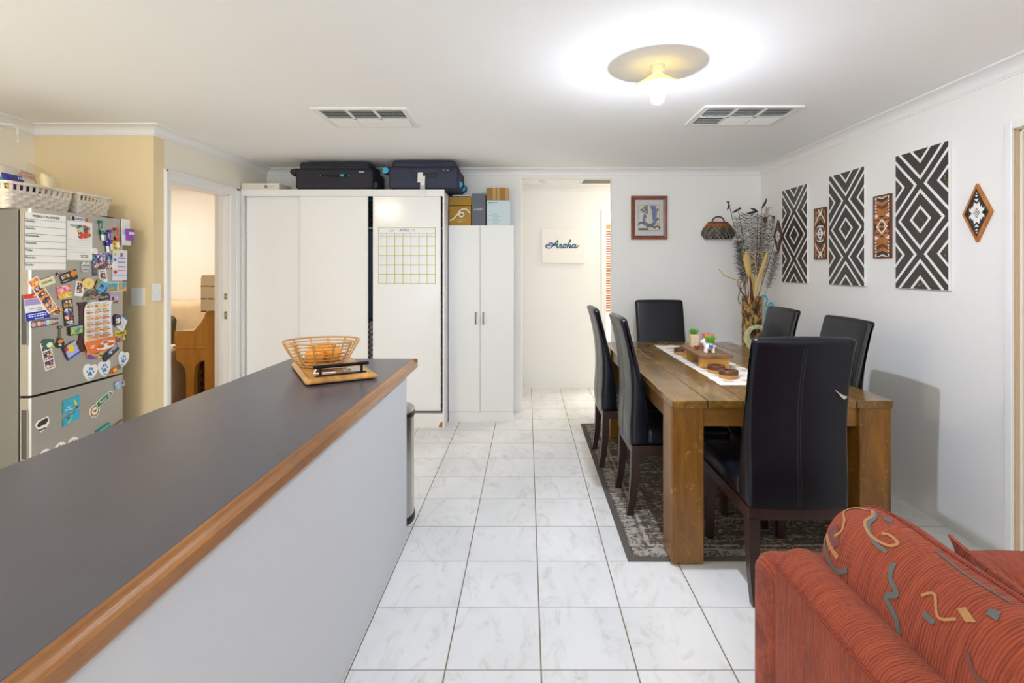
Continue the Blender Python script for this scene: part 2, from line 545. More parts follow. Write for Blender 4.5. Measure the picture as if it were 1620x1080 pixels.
for z, h, nm, lb in ((1.13, 0.05, 'latch_plate', 'upper brass plate on the bedroom door lining'), (0.965, 0.065, 'latch_keeper', 'lower ornate keeper plate on the bedroom door lining')):
    solo(nm, MB().box(XL - 0.03, XL - 0.006, yl - 0.003, yl, z, z + h, 0.002).box(XL - 0.024, XL - 0.014, yl - 0.006, yl - 0.002, z + h * 0.3, z + h * 0.75, 0.001, 1), [M_brass, M_steel], lb, 'latch plate')

# door on the right wall
mb = MB()
mb.box(XR - 0.016, XR, RY1, RY1 + 0.036, 0, RZ + 0.0359, 0.003).box(XR - 0.016, XR, RY0 - 0.036, RY1 + 0.001, RZ, RZ + 0.036, 0.003).box(XR - 0.016, XR, RY0 - 0.036, RY0, 0, RZ + 0.036, 0.003)
struct('trim_9', mb, M_trim, 'white architrave of the doorway at the right edge', 'door frame')
mb = MB()
mb.box(XR, XR + 0.1, RY1 - 0.006, RY1 + 0.001, 0, RZ).box(XR, XR + 0.1, RY0, RY1, RZ - 0.006, RZ + 0.001).box(XR, XR + 0.1, RY0 - 0.001, RY0 + 0.006, 0, RZ)
mb.box(XR + 0.018, XR + 0.028, RY1 - 0.014, RY1 - 0.006, 0, RZ - 0.006, 0.001, 1).box(XR + 0.018, XR + 0.028, RY0 + 0.006, RY1 - 0.006, RZ - 0.014, RZ - 0.006, 0.001, 1)
struct('trim_10', mb, [M_beige, M_trim], 'tan door lining with a white seal strip', 'door frame')
M_door = plain('tan_door', 'd8bd95', 0.5, var=0.03)
dr = thing('door_2', 'tan door leaf closed in the right wall doorway', 'door', (XR + 0.06, RY0 + 0.01, 0)); dr['kind'] = 'structure'
mb = MB().box(XR + 0.045, XR + 0.083, RY0 + 0.008, RY1 - 0.016, 0.005, RZ - 0.016, 0.002)
for z0, z1 in ((0.2, 0.95), (1.1, 1.9)): mb.box(XR + 0.040, XR + 0.047, RY0 + 0.14, RY1 - 0.15, z0, z1, 0.004)
part('leaf', mb, M_door, dr, world=True)
part('door_knob', MB().lathe([(0.0, 0), (0.026, 0.001), (0.026, 0.006), (0.01, 0.01), (0.01, 0.03), (0.024, 0.04), (0.026, 0.052), (0.015, 0.062), (0, 0.063)], (0, 0, 0), 20, 0, False, mat=Matrix.Translation((XR + 0.044, RY0 + 0.08, 1.0)) @ Matrix.Rotation(-PI / 2, 4, 'Y')), M_steel, dr, True, True)

# hall: architrave of the far doorway, window and blind beyond, smoke alarm, return-air grille
struct('trim_11', MB().box(0.86, 0.905, YH - 0.016, YH, 0, 2.08, 0.003).box(0.905, 1.70, YH - 0.016, YH, 2.03, 2.08, 0.003).box(1.70, 1.75, YH - 0.016, YH, 0, 2.08, 0.003)
       .box(0.905, 0.917, YH, YH + 0.1, 0, 2.03).box(1.688, 1.70, YH, YH + 0.1, 0, 2.03), M_trim, 'white architrave at the end of the hall', 'door frame')
w = thing('window_1', 'timber-blinded window seen past the hall doorway', 'window', (1.4, 8.05, 0.7)); w['kind'] = 'structure'
mb = MB().box(0.9, 0.94, 8.0, 8.1, 0.7, 2.06).box(1.86, 1.9, 8.0, 8.1, 0.7, 2.06).box(0.94, 1.86, 8.0, 8.1, 0.7, 0.74).box(0.94, 1.86, 8.0, 8.1, 2.02, 2.06).box(0.94, 1.86, 8.04, 8.07, 1.35, 1.39)
part('window_frame', mb, M_trim, w, world=True)
part('window_pane', MB().box(0.94, 1.86, 8.05, 8.055, 0.74, 2.02), clear('window_glass'), w, world=True)
M_blind = wood('blind_timber', '8a4f23', 'b9793c', 'X', rough=0.4)
bl = thing('window_blind', 'brown timber venetian blind half open over the far window', 'blind', (1.35, 7.96, 0.72))
part('head_rail', MB().box(0.92, 1.88, 7.93, 7.99, 2.0, 2.07, 0.003), M_blind, bl, world=True)
mb = MB()
for i in range(32):
    z = 0.78 + i * 0.038
    mb.box(0.92, 1.88, 7.936, 7.984, z, z + 0.003, mi=0, rot=(math.radians(28), 0, 0))
part('slats', mb, M_blind, bl, world=True)
part('bottom_rail', MB().box(0.92, 1.88, 7.935, 7.985, 0.73, 0.755, 0.003), M_blind, bl, world=True)

sm = thing('smoke_detector', 'round white smoke alarm on the hall ceiling', 'smoke alarm', (0.19, 5.55, ZC))
part('cover', MB().lathe([(0.062, 0), (0.062, -0.012), (0.055, -0.03), (0.035, -0.038), (0, -0.038)][::-1], (0, 0, 0), 28, caps=False), M_white, sm, True)
part('base_ring', MB().lathe([(0.07, 0), (0.07, -0.01), (0.058, -0.012), (0.058, 0)], (0, 0, 0), 28, caps=False), M_white, sm, True)
gr = thing('return_air_grille', 'square grey return-air grille on the hall ceiling', 'air grille', (0.95, 5.55, ZC))
mb = MB().box(0.58, 1.30, 5.36, 5.39, ZC - 0.01, ZC, 0.003).box(0.58, 1.30, 5.76, 5.79, ZC - 0.01, ZC, 0.003).box(0.58, 0.61, 5.39, 5.76, ZC - 0.01, ZC, 0.003).box(1.27, 1.30, 5.39, 5.76, ZC - 0.01, ZC, 0.003)
part('frame', mb, M_trim, gr, world=True)
mb = MB().box(0.61, 1.27, 5.39, 5.76, ZC - 0.001, ZC)
for i in range(16): mb.box(0.61, 1.27, 5.395 + i * 0.0235, 5.397 + i * 0.0235, ZC - 0.012, ZC - 0.001, rot=(0.4, 0, 0))
part('louvres', mb, plain('grille_grey', '9a978f', 0.6), gr, world=True)

# ceiling air vents
M_vent = plain('vent_white', 'e9e8e4', 0.4, var=0.01)
M_dark = plain('vent_shade_dark', '2c2e38', 0.9)  # colour of the flat sheet that stands for shade behind the slats
def ceiling_vent(x0, x1, y0, y1, label, flip_first):
    t = thing('ceiling_vent', label, 'air vent', ((x0 + x1) / 2, (y0 + y1) / 2, ZC), group='ceiling air vents')
    b = 0.038
    mb = MB()
    for a in ((x0, x1, y0, y0 + b), (x0, x1, y1 - b, y1), (x0, x0 + b, y0 + b, y1 - b), (x1 - b, x1, y0 + b, y1 - b)):
        mb.box(a[0], a[1], a[2], a[3], ZC - 0.012, ZC, 0.003)
    part('frame', mb, M_vent, t, world=True)
    part('shade_backing', MB().box(x0 + b, x1 - b, y0 + b, y1 - b, ZC - 0.0012, ZC - 0.0002), M_dark, t, world=True)
    w3 = (x1 - x0 - 2 * b) / 3
    for k in (1, 2):
        part('divider', MB().box(x0 + b + w3 * k - 0.009, x0 + b + w3 * k + 0.009, y0 + b, y1 - b, ZC - 0.013, ZC - 0.001, 0.002), M_vent, t, world=True)
    ys = [y0 + b + (y1 - y0 - 2 * b) * (i + 0.5) / 10 for i in range(10)]
    for k in range(3):
        mb = MB()
        for i, y in enumerate(ys):
            near = i < 5
            see = near or (k == 0 and flip_first)
            ang, hw_ = (0.50, 0.0095) if see else (-0.50, 0.0135)
            mb.box(x0 + b + w3 * k + 0.004, x0 + b + w3 * (k + 1) - 0.004, y - hw_, y + hw_, ZC - 0.0105, ZC - 0.0097, rot=(ang, 0, 0))
        mb.box(x0 + b + w3 * k, x0 + b + w3 * (k + 1), (y0 + y1) / 2 - 0.008, (y0 + y1) / 2 + 0.008, ZC - 0.013, ZC - 0.002)
        part('slats', mb, M_vent, t, world=True)
    return t
ceiling_vent(-1.295, -0.72, 3.065, 3.475, 'white ceiling air vent above the tall cupboards', False)
ceiling_vent(1.045, 1.635, 3.03, 3.43, 'white ceiling air vent over the dining table', True)

# ------------------------------------------------------------------ lamps
LX, LY = 0.617, 2.44
lp = thing('ceiling_lamp', 'lit ceiling lamp with a small flared glass shade', 'ceiling lamp', (LX, LY, ZC))
part('ceiling_rose', MB().lathe([(0, 0), (0.036, 0), (0.036, -0.012), (0.03, -0.022), (0.022, -0.026), (0.020, -0.046), (0, -0.046)][::-1], (0, 0, 0), 28, caps=False), plain('bakelite', 'e6ddc4', 0.4), lp, True)
def shade_mat():
    t = NT('shade_glass')
    tl = t.n('ShaderNodeBsdfTranslucent', {'Color': lin('f3e6b4') + (1,)})
    df = t.n('ShaderNodeBsdfDiffuse', {'Color': lin('f6f0dc') + (1,)})
    mx = t.n('ShaderNodeMixShader', {0: 0.45})
    t.t.links.new(df.outputs[0], mx.inputs[1]); t.t.links.new(tl.outputs[0], mx.inputs[2])
    t.t.links.new(mx.outputs[0], t.t.nodes['Material Output'].inputs[0])
    return t.m
prof = [(0.024, -0.040), (0.034, -0.048), (0.060, -0.066), (0.088, -0.084), (0.105, -0.096), (0.107, -0.102)]
prof += [(r - 0.003, z - 0.001) for r, z in reversed(prof)]
part('glass_shade', MB().lathe(prof, (0, 0, 0), 40, caps=False), shade_mat(), lp, True)
M_bulb = emit('lit_bulb', 'dde8ff', 2080.0)
bulb_r = 0.0305
def bulb_ring(deg): return (bulb_r * math.cos(math.radians(deg)), -0.152 - bulb_r * math.sin(math.radians(deg)))
part('bulb_collar', MB().lathe([(0.014, -0.09), (0.016, -0.112), (0.027, -0.136), bulb_ring(0), bulb_ring(12), bulb_ring(25)], (0, 0, 0), 24, caps=False), emit('frosted_bulb', 'fff4dc', 60.0), lp, True)
part('bulb', MB().lathe([(0.0, -0.152 - bulb_r)] + [bulb_ring(d) for d in (75, 60, 48, 36, 25)], (0, 0, 0), 20, caps=False), M_bulb, lp, True)

def oyster(x, y, power, color, label):
    t = thing('ceiling_light', label, 'ceiling light', (x, y, ZC))
    part('rim', MB().lathe([(0.17, 0), (0.17, -0.02), (0.155, -0.022), (0.155, 0)], (0, 0, 0), 32, caps=False), M_trim, t, True)
    part('diffuser', MB().lathe([(0, -0.075), (0.06, -0.072), (0.11, -0.058), (0.145, -0.036), (0.155, -0.015), (0.155, -0.002)], (0, 0, 0), 32, caps=False), emit('diffuser_' + color, color, power), t, True)
oyster(-2.2, 0.9, 85.0, 'ffe9cc', 'warm round kitchen ceiling light behind the bench')
oyster(0.6, -1.1, 3.0, 'fff9f2', 'unseen round ceiling light added behind the camera as fill')  # extra fill lamp, added out of view
oyster(-4.2, 5.0, 76.0, 'fff5e8', 'bright warm bedroom ceiling light')
oyster(1.35, 5.55, 22.0, 'fff0dc', 'warm hall ceiling light round the corner')

# switches
def switch(o, face, label, w=0.072, h=0.116):
    t = thing('light_switch', label, 'light switch', mat=frame(o, face))
    part('plate', MB().prism(rrect(-w / 2, w / 2, -h / 2, h / 2, 0.006), 0, 0.008), M_white, t, True)
    part('rocker', MB().prism(rrect(-0.006, 0.006, -0.011, 0.011, 0.003), 0.008, 0.0115), M_trim, t, True)
switch((1.013, YB, 1.236), 'back', 'white switch plate on the back wall below the framed picture')
switch((XL, 3.49, 1.23), 'left', 'white switch plate on the bedroom door wall')
switch((-2.62, YN, 1.20), 'back', 'white switch plate on the short wall beside the fridge', 0.085, 0.12)
# ------------------------------------------------------------------ kitchen bench
BZ, BX0, BX1, BY1 = 0.905, -1.274, -0.617, 2.76
def laminate():
    t = NT('slate_laminate')
    n1 = t.noise(t.obj((1, 1, 1)), 3.0, 6, 0.65, 0.8)
    n2 = t.noise(t.obj((1, 1, 1)), 55, 4, 0.6)
    f = t.math('ADD', t.math('MULTIPLY', n1, 0.7), t.math('MULTIPLY', n2, 0.3))
    t.base(t.ramp(f, [(0.3, lin('3d3e49')), (0.7, lin('484955'))]))
    t.rough(t.ramp(n1, [(0.3, (0.27,) * 3), (0.7, (0.31,) * 3)]))
    t.b.inputs['Specular IOR Level'].default_value = 0.85
    return t.m
bench = thing('kitchen_bench', 'long kitchen bench with dark slate top and varnished timber edge', 'kitchen bench', (-0.93, 1.2, 0))
part('worktop', MB().box(BX0, BX1 + 0.001, -0.25, BY1, BZ - 0.036, BZ, 0.002), laminate(), bench, world=True)
M_edge = wood('edge_timber', '6e3f18', 'a9702f', 'Y', 1.0, 0.3, 7, 0.4)
ep = [(BX1, BZ - 0.001), (BX1 + 0.004, BZ + 0.001), (BX1 + 0.009, BZ - 0.001), (BX1 + 0.012, BZ - 0.006), (BX1 + 0.016, BZ - 0.007), (BX1 + 0.022, BZ - 0.012), (BX1 + 0.026, BZ - 0.0145),
      (BX1 + 0.0295, BZ - 0.016), (BX1 + 0.030, BZ - 0.040), (BX1 + 0.028, BZ - 0.045), (BX1 - 0.006, BZ - 0.045), (BX1 - 0.006, BZ - 0.034), (BX1, BZ - 0.034)]
part('timber_edge', MB().prism(ep, -0.25, BY1 - 0.001, fn=lambda x, z, y: (x, y, z)), M_edge, bench, world=True)
part('timber_edge', MB().box(BX0, BX1 + 0.028, BY1, BY1 + 0.016, BZ - 0.045, BZ - 0.0005, 0.004), M_edge, bench, world=True)
M_panel = plain('bench_panel_grey', 'c9cbcd', 0.6, var=0.008, nscale=2)
part('back_panel', MB().box(-0.64, -0.6205, -0.25, 2.652, 0, 0.8685, 0.001), M_panel, bench, world=True)
part('panel_batten', MB().box(-0.6205, -0.6165, -0.25, 2.652, 0.848, 0.8685), M_trim, bench, world=True)
M_cab = plain('cabinet_white', 'e4e3df', 0.45, var=0.01)
part('carcass', MB().box(-1.24, -0.64, -0.25, 2.652, 0.1, 0.8685), M_cab, bench, world=True)
part('plinth', MB().box(-1.19, -0.66, -0.25, 2.64, 0, 0.1), M_cab, bench, world=True)
M_chrome = plain('chrome', 'cfcfcd', 0.15, 1.0)
for k in range(5):
    y0 = -0.2 + k * 0.57
    dd = part('cupboard_door', MB().box(-1.258, -1.24, y0 + 0.003, y0 + 0.567, 0.115, 0.86, 0.002), M_cab, bench, world=True)
    part('handle', MB().tube([(-1.258, y0 + 0.5, 0.72), (-1.28, y0 + 0.5, 0.72), (-1.28, y0 + 0.5, 0.82), (-1.258, y0 + 0.5, 0.82)], 0.004), M_chrome, dd, True, True)

# pedal bin at the end of the bench
M_steel = plain('bin_steel', 'b4b2ac', 0.3, 1.0, var=0.03)
M_black = plain('black_plastic', '1b1b1d', 0.45, var=0.05)
bn = thing('pedal_bin', 'slim round steel bin standing at the end of the bench', 'bin', (-0.777, 2.86, 0))
part('body', MB().lathe([(0.146, 0.035), (0.146, 0.575)], n=40), M_steel, bn, True)
part('base_ring', MB().lathe([(0.150, 0), (0.152, 0.012), (0.152, 0.03), (0.147, 0.037)], n=40), M_black, bn, True)
part('rim', MB().lathe([(0.148, 0.572), (0.151, 0.578), (0.151, 0.598), (0.147, 0.603)], n=40), M_black, bn, True)
part('lid', MB().lathe([(0.148, 0.603), (0.150, 0.612), (0.14, 0.622), (0.09, 0.630), (0, 0.633)][::-1], n=40, caps=False), M_steel, bn, True)
part('pedal', MB().box(-0.03, 0.03, 0.148, 0.185, 0.01, 0.018, 0.003), M_black, bn)

# ------------------------------------------------------------------ serving board, fruit basket
M_board = wood('board_timber', '6a3b15', 'd9a558', 'Y', 1.3, 0.35, 6, 0.2)
BO = Vector((-0.908, 2.40, BZ + 0.0012)); BA = math.radians(31)
MBd = Matrix.Translation(BO) @ Matrix.Rotation(BA, 4, 'Z')
bd = thing('serving_board', 'timber serving board with a black bar handle on the bench', 'serving board', mat=MBd)
mb = MB()
lo = rrect(-0.148, 0.148, -0.25, 0.25, 0.012)
hi = inset_loop(lo, 0.016)
lo2 = [Vector(p) for p in lo]
vs = mb.grid([[(p[0], p[1], z) for p in (inset_loop(lo, i) if i else lo2)] for i, z in ((0.004, 0.004), (0.0, 0.007), (0.0, 0.013), (0.016, 0.026))], closed_u=True)
mb.cap(vs[0], 0, True); mb.cap(vs[-1])
part('board', mb, M_board, bd)
M_blackm = plain('black_metal', '17181a', 0.35, 0.6)
for s, nm in ((-1, 'near'),):
    y = -0.207
    mb = MB().tube([(-0.115, y, 0.066), (0.115, y, 0.066)], 0.0075, 10)
    for x in (-0.085, 0.085): mb.tube([(x, y, 0.026), (x, y, 0.062)], 0.0055, 10)
    mb.box(-0.105, 0.105, y - 0.0065, y + 0.0065, 0.026, 0.032, 0.002)
    part('handle', mb, M_blackm, bd, True)
for x in (-0.12, 0.12):
    for y in (-0.21, 0.21): part('foot', MB().lathe([(0.009, 0), (0.009, 0.0055)], (x, y, 0), 12), M_black, bd)
def on_board(x, y, z=0.0262): return MBd @ Vector((x, y, z))
solo('card_leaflet', MB().box(-0.075, 0.075, -0.05, 0.05, 0, 0.004, 0.001).box(-0.066, 0.066, -0.042, 0.042, 0.004, 0.0043, mi=1), [M_white, plain('dark_print', '23252a', 0.25)],
     'white-edged dark card tucked under the fruit basket', 'card', mat=MBd @ Matrix.Translation((-0.02, -0.105, 0.0262)) @ Matrix.Rotation(-0.22, 4, 'Z'))
solo('glass_coaster', MB().box(-0.06, 0.06, -0.05, 0.05, 0, 0.005, 0.0015), plain('smoked_glass', '5d5e5c', 0.08, coat=0.5),
     'smoky grey coaster lying behind the black board handle', 'coaster', mat=MBd @ Matrix.Translation((0.045, -0.145, 0.0262)))
M_cane = plain('cane', 'c99b5c', 0.5, var=0.18, nscale=60)
bk = thing('fruit_basket', 'open cane fruit basket holding oranges on the serving board', 'fruit basket', mat=Matrix.Translation(on_board(-0.035, 0.07)) @ Matrix.Rotation(BA, 4, 'Z'))
mb = MB()
NR = 8
def bprof(t): return 0.098 + (0.168 - 0.098) * (t ** 0.75), 0.008 + 0.108 * t
for i in range(NR):
    r, z = bprof(i / (NR - 1))
    pts = [(r * math.cos(2 * PI * k / 48), r * math.sin(2 * PI * k / 48), z + 0.004 * (i / (NR - 1)) * math.cos(2 * PI * k / 48 + 2)) for k in range(48)]
    mb.tube(pts, 0.0042 if i == NR - 1 else 0.0026, 6, closed=True)
part('cane_rings', mb, M_cane, bk, True)
mb = MB()
for k in range(12):
    a = 2 * PI * (k + 0.3) / 12
    for da in (-0.022, 0.022):
        mb.tube([((bprof(i / 8)[0] + 0.003) * math.cos(a + da), (bprof(i / 8)[0] + 0.003) * math.sin(a + da), bprof(i / 8)[1]) for i in range(9)], 0.0022, 6)
part('uprights', mb, M_cane, bk, True)
mb = MB()
for r in (0.09, 0.07, 0.05, 0.03): mb.tube([(r * math.cos(2 * PI * k / 36), r * math.sin(2 * PI * k / 36), 0.004) for k in range(36)], 0.0034, 6, closed=True)
for k in range(6):
    a = PI * k / 6
    mb.tube([(-0.1 * math.cos(a), -0.1 * math.sin(a), 0.0035), (0.1 * math.cos(a), 0.1 * math.sin(a), 0.0035)], 0.003, 6)
part('base_weave', mb, M_cane, bk, True)
def orange_mat():
    t = NT('orange_peel')
    n = t.noise(t.obj(), 260, 2)
    t.base(t.mix(t.noise(t.obj(), 14, 2), lin('f08c10'), lin('f9a623'))); t.rough(0.4); t.bump(n, 0.25, 0.0015)
    return t.m
M_or, M_stalk = orange_mat(), plain('stalk_green', '5f6a35', 0.7)
for dx, dy, dz, lb in ((-0.035, -0.02, 0.0, 'orange resting lowest and leftmost in the cane fruit basket'), (0.05, 0.015, 0.0, 'orange on the right side of the cane fruit basket'), (0.015, 0.065, 0.0, 'orange at the back of the cane fruit basket')):
    t = thing('orange', lb, 'orange', bk.matrix_basis @ Vector((dx, dy, 0.008 + dz)), group='oranges in the fruit basket')
    part('fruit', MB().sphere((0, 0, 0.041), 0.042, sc=(1, 1, 0.96), n=28, m=18), M_or, t, True)
    part('stem_end', MB().lathe([(0.004, 0.0805), (0.003, 0.0825), (0, 0.083)][::-1], n=8, caps=False), M_stalk, t, True)

# ------------------------------------------------------------------ fridge
FX, FY0, FY1, FZ, FS = -2.55, 2.657, 3.27, 1.70, 0.726
FYC, FHW = (FY0 + FY1) / 2, (FY1 - FY0) / 2
def fbulge(y): return FX - 0.013 * min(1.0, abs((y - FYC) / FHW)) ** 2
def steel_mat():
    t = NT('brushed_steel')
    n = t.noise(t.obj((60, 60, 1.2)), 4, 3, 0.6)
    s = t.noise(t.obj((2, 2, 2)), 6, 5, 0.7)
    t.base(t.mix(n, lin('aeaba2'), lin('bdbab1')))
    t.b.inputs['Metallic'].default_value = 0.92
    t.rough(t.math('ADD', 0.26, t.math('MULTIPLY', s, 0.12)))
    t.bump(n, 0.04, 0.001)
    return t.m
M_fr = steel_mat()
M_frs = plain('fridge_side_grey', '7c7b75', 0.4, 0.3, var=0.03)
M_frd = plain('fridge_gasket', '26262a', 0.7)
fr = thing('refrigerator', 'steel bottom-mount refrigerator covered in magnets', 'refrigerator', (-2.9, FYC, 0))
part('cabinet', MB().box(-3.26, -2.630, FY0 + 0.004, FY1 - 0.004, 0.03, FZ - 0.004, 0.004), M_frs, fr, world=True)
part('gasket', MB().box(-2.632, -2.616, FY0 + 0.012, FY1 - 0.012, 0.05, FZ - 0.012), M_frd, fr, world=True)
part('hinge_cover', MB().box(-2.72, -2.60, FY1 - 0.09, FY1 - 0.02, FZ - 0.005, FZ + 0.012, 0.004), M_frd, fr, world=True)
part('kick_grille', MB().box(-2.66, -2.60, FY0 + 0.01, FY1 - 0.01, 0.02, 0.085, 0.003), M_frd, fr, world=True)
for x in (-3.2, -2.7):
    for y in (FY0 + 0.05, FY1 - 0.05): part('foot', MB().lathe([(0.02, 0), (0.02, 0.031)], (x, y, 0), 12), M_frd, fr, world=True)
def fridge_door(z0, z1, hz0, hz1):
    mb = MB()
    loop = [(-2.616, FY0), (-2.616, FY1)]
    n = 16
    for k in range(n + 1):
        y = FY1 - (FY1 - FY0) * k / n
        x = fbulge(y)
        if k in (0, n): x -= 0.010
        loop.append((x, y))
        if k == 0: loop.append((fbulge(FY1 - 0.006), FY1 - 0.006))
        if k == n - 1: loop.append((fbulge(FY0 + 0.006), FY0 + 0.006))
    mb.prism(loop, z0, z1)
    d = part('door', mb, M_fr, fr, True, True, angle=25)
    # recessed grip on the side edge that faces the room
    rim = MB()
    pr = rrect(-2.611, -2.571, hz0, hz1, 0.012)
    inn = inset_loop(pr, 0.006)
    fn = lambda x, z, y: (x, y, z)
    rows = [[(p[0], FY0 - 0.0005, p[1]) for p in pr], [(p[0], FY0 - 0.004, p[1]) for p in pr], [(p[0], FY0 - 0.004, p[1]) for p in inn], [(p[0], FY0 - 0.0006, p[1]) for p in inn]]
    vs = rim.grid(rows, closed_u=True); rim.cap(vs[0], 0, True)
    h = part('grip', rim, M_fr, d, False, True)
    mb = MB().prism(inset_loop(pr, 0.0065), FY0 - 0.0012, FY0 - 0.0008, fn=fn)
    part('grip_recess', mb, plain('grip_grey', '5a5a5c', 0.35, 0.5), d, False, True)
    return d
fridge_door(FS + 0.006, FZ, 0.99, 1.26)
fridge_door(0.09, FS - 0.006, 0.40, 0.665)

# ------------------------------------------------------------------ things on the fridge door
def fy(px): return 815 * 2.553 / (VX - px)
def fz(px, py): return H + (VY - py) * fy(px) / 815
def fframe(px, py, rot=0.0, lift=0.0006):
    y = fy(px)
    s = 2 * 0.013 * (y - FYC) / FHW ** 2           # follow the door's curve
    M = frame((fbulge(y) + lift, y, fz(px, py)), 'left')
    return M @ Matrix.Rotation(math.atan(s), 4, 'Y') @ Matrix.Rotation(rot, 4, 'Z')
def msize(px, dpx, dpy):
    y = fy(px)
    return abs(fy(px + dpx / 2) - fy(px - dpx / 2)), dpy * y / 815
K = lambda hexv: plain('print_' + hexv, hexv, 0.42, var=0.02)
MG = 'magnets and notes on the fridge door'
def magnet(name, label, cat, px, py, dpx, dpy, rot=0.0, base='f2f1ec', layers=(), thick=0.003, shape=None, lift=0.0006, r=0.002):
    """layers: (polygon in unit coordinates -1..1, material); all in one mesh"""
    w, h = msize(px, dpx, dpy)
    mats = [base if not isinstance(base, str) else K(base)]
    mb = MB()
    outline = shape(w, h) if shape else rrect(-w / 2, w / 2, -h / 2, h / 2, min(r, w * 0.2, h * 0.2), 2)
    mb.prism(outline, 0, thick)
    z = thick
    for poly, m in layers:
        m = m if not isinstance(m, str) else K(m)
        if m not in mats: mats.append(m)
        z += 0.00025
        mb.prism([(p[0] * w / 2, p[1] * h / 2) for p in poly], thick - 0.0002, z, mats.index(m))
    o = solo(name, mb, mats, label, cat, MG, mat=fframe(px, py, rot, lift))
    o['tz'] = z; o['tw'] = w; o['thh'] = h
    return o
def mtext(o, s, u, v, size, col='222222', sx=1.0, align='CENTER', rot=0.0):
    return text(o, s, u * o['tw'] / 2, v * o['thh'] / 2, size * o['thh'], K(col), o['tz'] + 0.0004, align, sx=sx, rot=rot)
def hline(v, t=0.012, a=-1, b=1): return rect(a, b, v - t, v + t)
# weekly planner and list
o = magnet('weekly_planner', 'white weekly planner sheet with seven ruled days on the fridge', 'planner', 73.5, 382.5, 63, 88, 0, 'f4f3ee',
           [(hline(0.77 - 0.254 * k, 0.006), '55565c') for k in range(7)] + [(rect(-1, -0.985, -1, 1), '77787e'), (rect(0.985, 1, -1, 1), '77787e')], 0.001)
mtext(o, 'WEEKLY PLANNER', 0, 0.885, 0.062, '3a3a44', 0.95)
for k, d in enumerate(('Monday', 'Tuesday', 'Wednesday', 'Thursday', 'Friday', 'Saturday', 'Sunday')): mtext(o, d, -0.95, 0.70 - 0.254 * k, 0.05, '3a3a44', 1, 'LEFT')
o = magnet('task_sheet', 'white ruled to-do sheet beside the weekly planner', 'list', 124.7, 381, 41, 61, 0, 'f6f5f0', [(hline(0.05 - 0.13 * k, 0.004, -0.85, 0.85), 'b8bcc4') for k in range(6)], 0.001)
mtext(o, 'TO DO', -0.42, 0.76, 0.085, '333333', 0.9)
mtext(o, 'IT IS NEVER\nTOO LATE', 0.35, -0.80, 0.045, '555555', 1)
P_col = [picture('print_bright', ['e43d30', 'f3a33c', '2f9e8f', '30508f', 'f3efe2', '8b2f2a', '3b2f2f'], 90), picture('print_people', ['2d2628', '6f4a3a', 'e4b896', 'f0e9e0', '3e4a7a', 'a23b42'], 110),
         picture('print_blue', ['2a4f9e', '3fa0dd', 'f2f2f2', '27345f', '7b56a8', '43a85e', 'e04a9a'], 85), picture('print_food', ['d98b2b', 'f3c65f', 'f1ece2', 'b3522a', '5c3a24'], 120),
         picture('print_orange', ['f28a2e', 'f7c26a', 'e05d2a', 'fbe7c4'], 90), picture('print_dark', ['20242a', '3d5b58', '6d7d73', 'b9a58a', '8c3d33'], 100),
         picture('print_green', ['78b043', 'a9cf5a', '5f8f70', '8fa3a8'], 60), picture('print_sky', ['39a5d6', '7cc7e8', 'c9a24a', 'e8cf8a', '8f6d3a'], 70),
         picture('print_pink', ['ef7f8e', 'f5a8ad', 'e0555f', 'f8d3cf'], 80), picture('print_yellow', ['f0cf3e', 'e8b82a', 'f7e27b'], 70)]
o = magnet('word_magnet', 'small magnet of mixed coloured letters above the to-do sheet', 'magnet', 124.5, 346.6, 27, 7, -0.02, 'f5f4f0', [(rect(-0.95, -0.6, -0.9, 0.9), '2f2f35'), (rect(-0.15, 0.15, -0.8, 0.8), 'd4d9e8'), (rect(0.6, 0.97, -0.9, 0.9), 'd6483c')], 0.004)
mtext(o, 'JAPAN', 0, 0.0, 0.95, '35457f', 1.15)
blob = lambda w, h: [(w / 2 * x, h / 2 * y) for x, y in ((-0.95, 0.5), (-0.5, 0.95), (0.3, 0.85), (0.9, 0.55), (0.8, 0.0), (1.0, -0.5), (0.4, -0.85), (-0.5, -0.95), (-0.85, -0.6), (-0.8, 0))]
magnet('souvenir_magnet', 'colourful souvenir magnet holding the to-do sheet', 'magnet', 130.2, 366.5, 22.5, 23, 0.05, P_col[0], [([(-0.7, -0.2), (0.5, -0.2), (0.9, -0.75), (-0.5, -0.85)], 'd8502f'), ([(-0.75, 0.45), (-0.1, 0.65), (-0.1, 0.0), (-0.75, -0.1)], 'a9e0c4')], 0.005, blob, 0.0018)
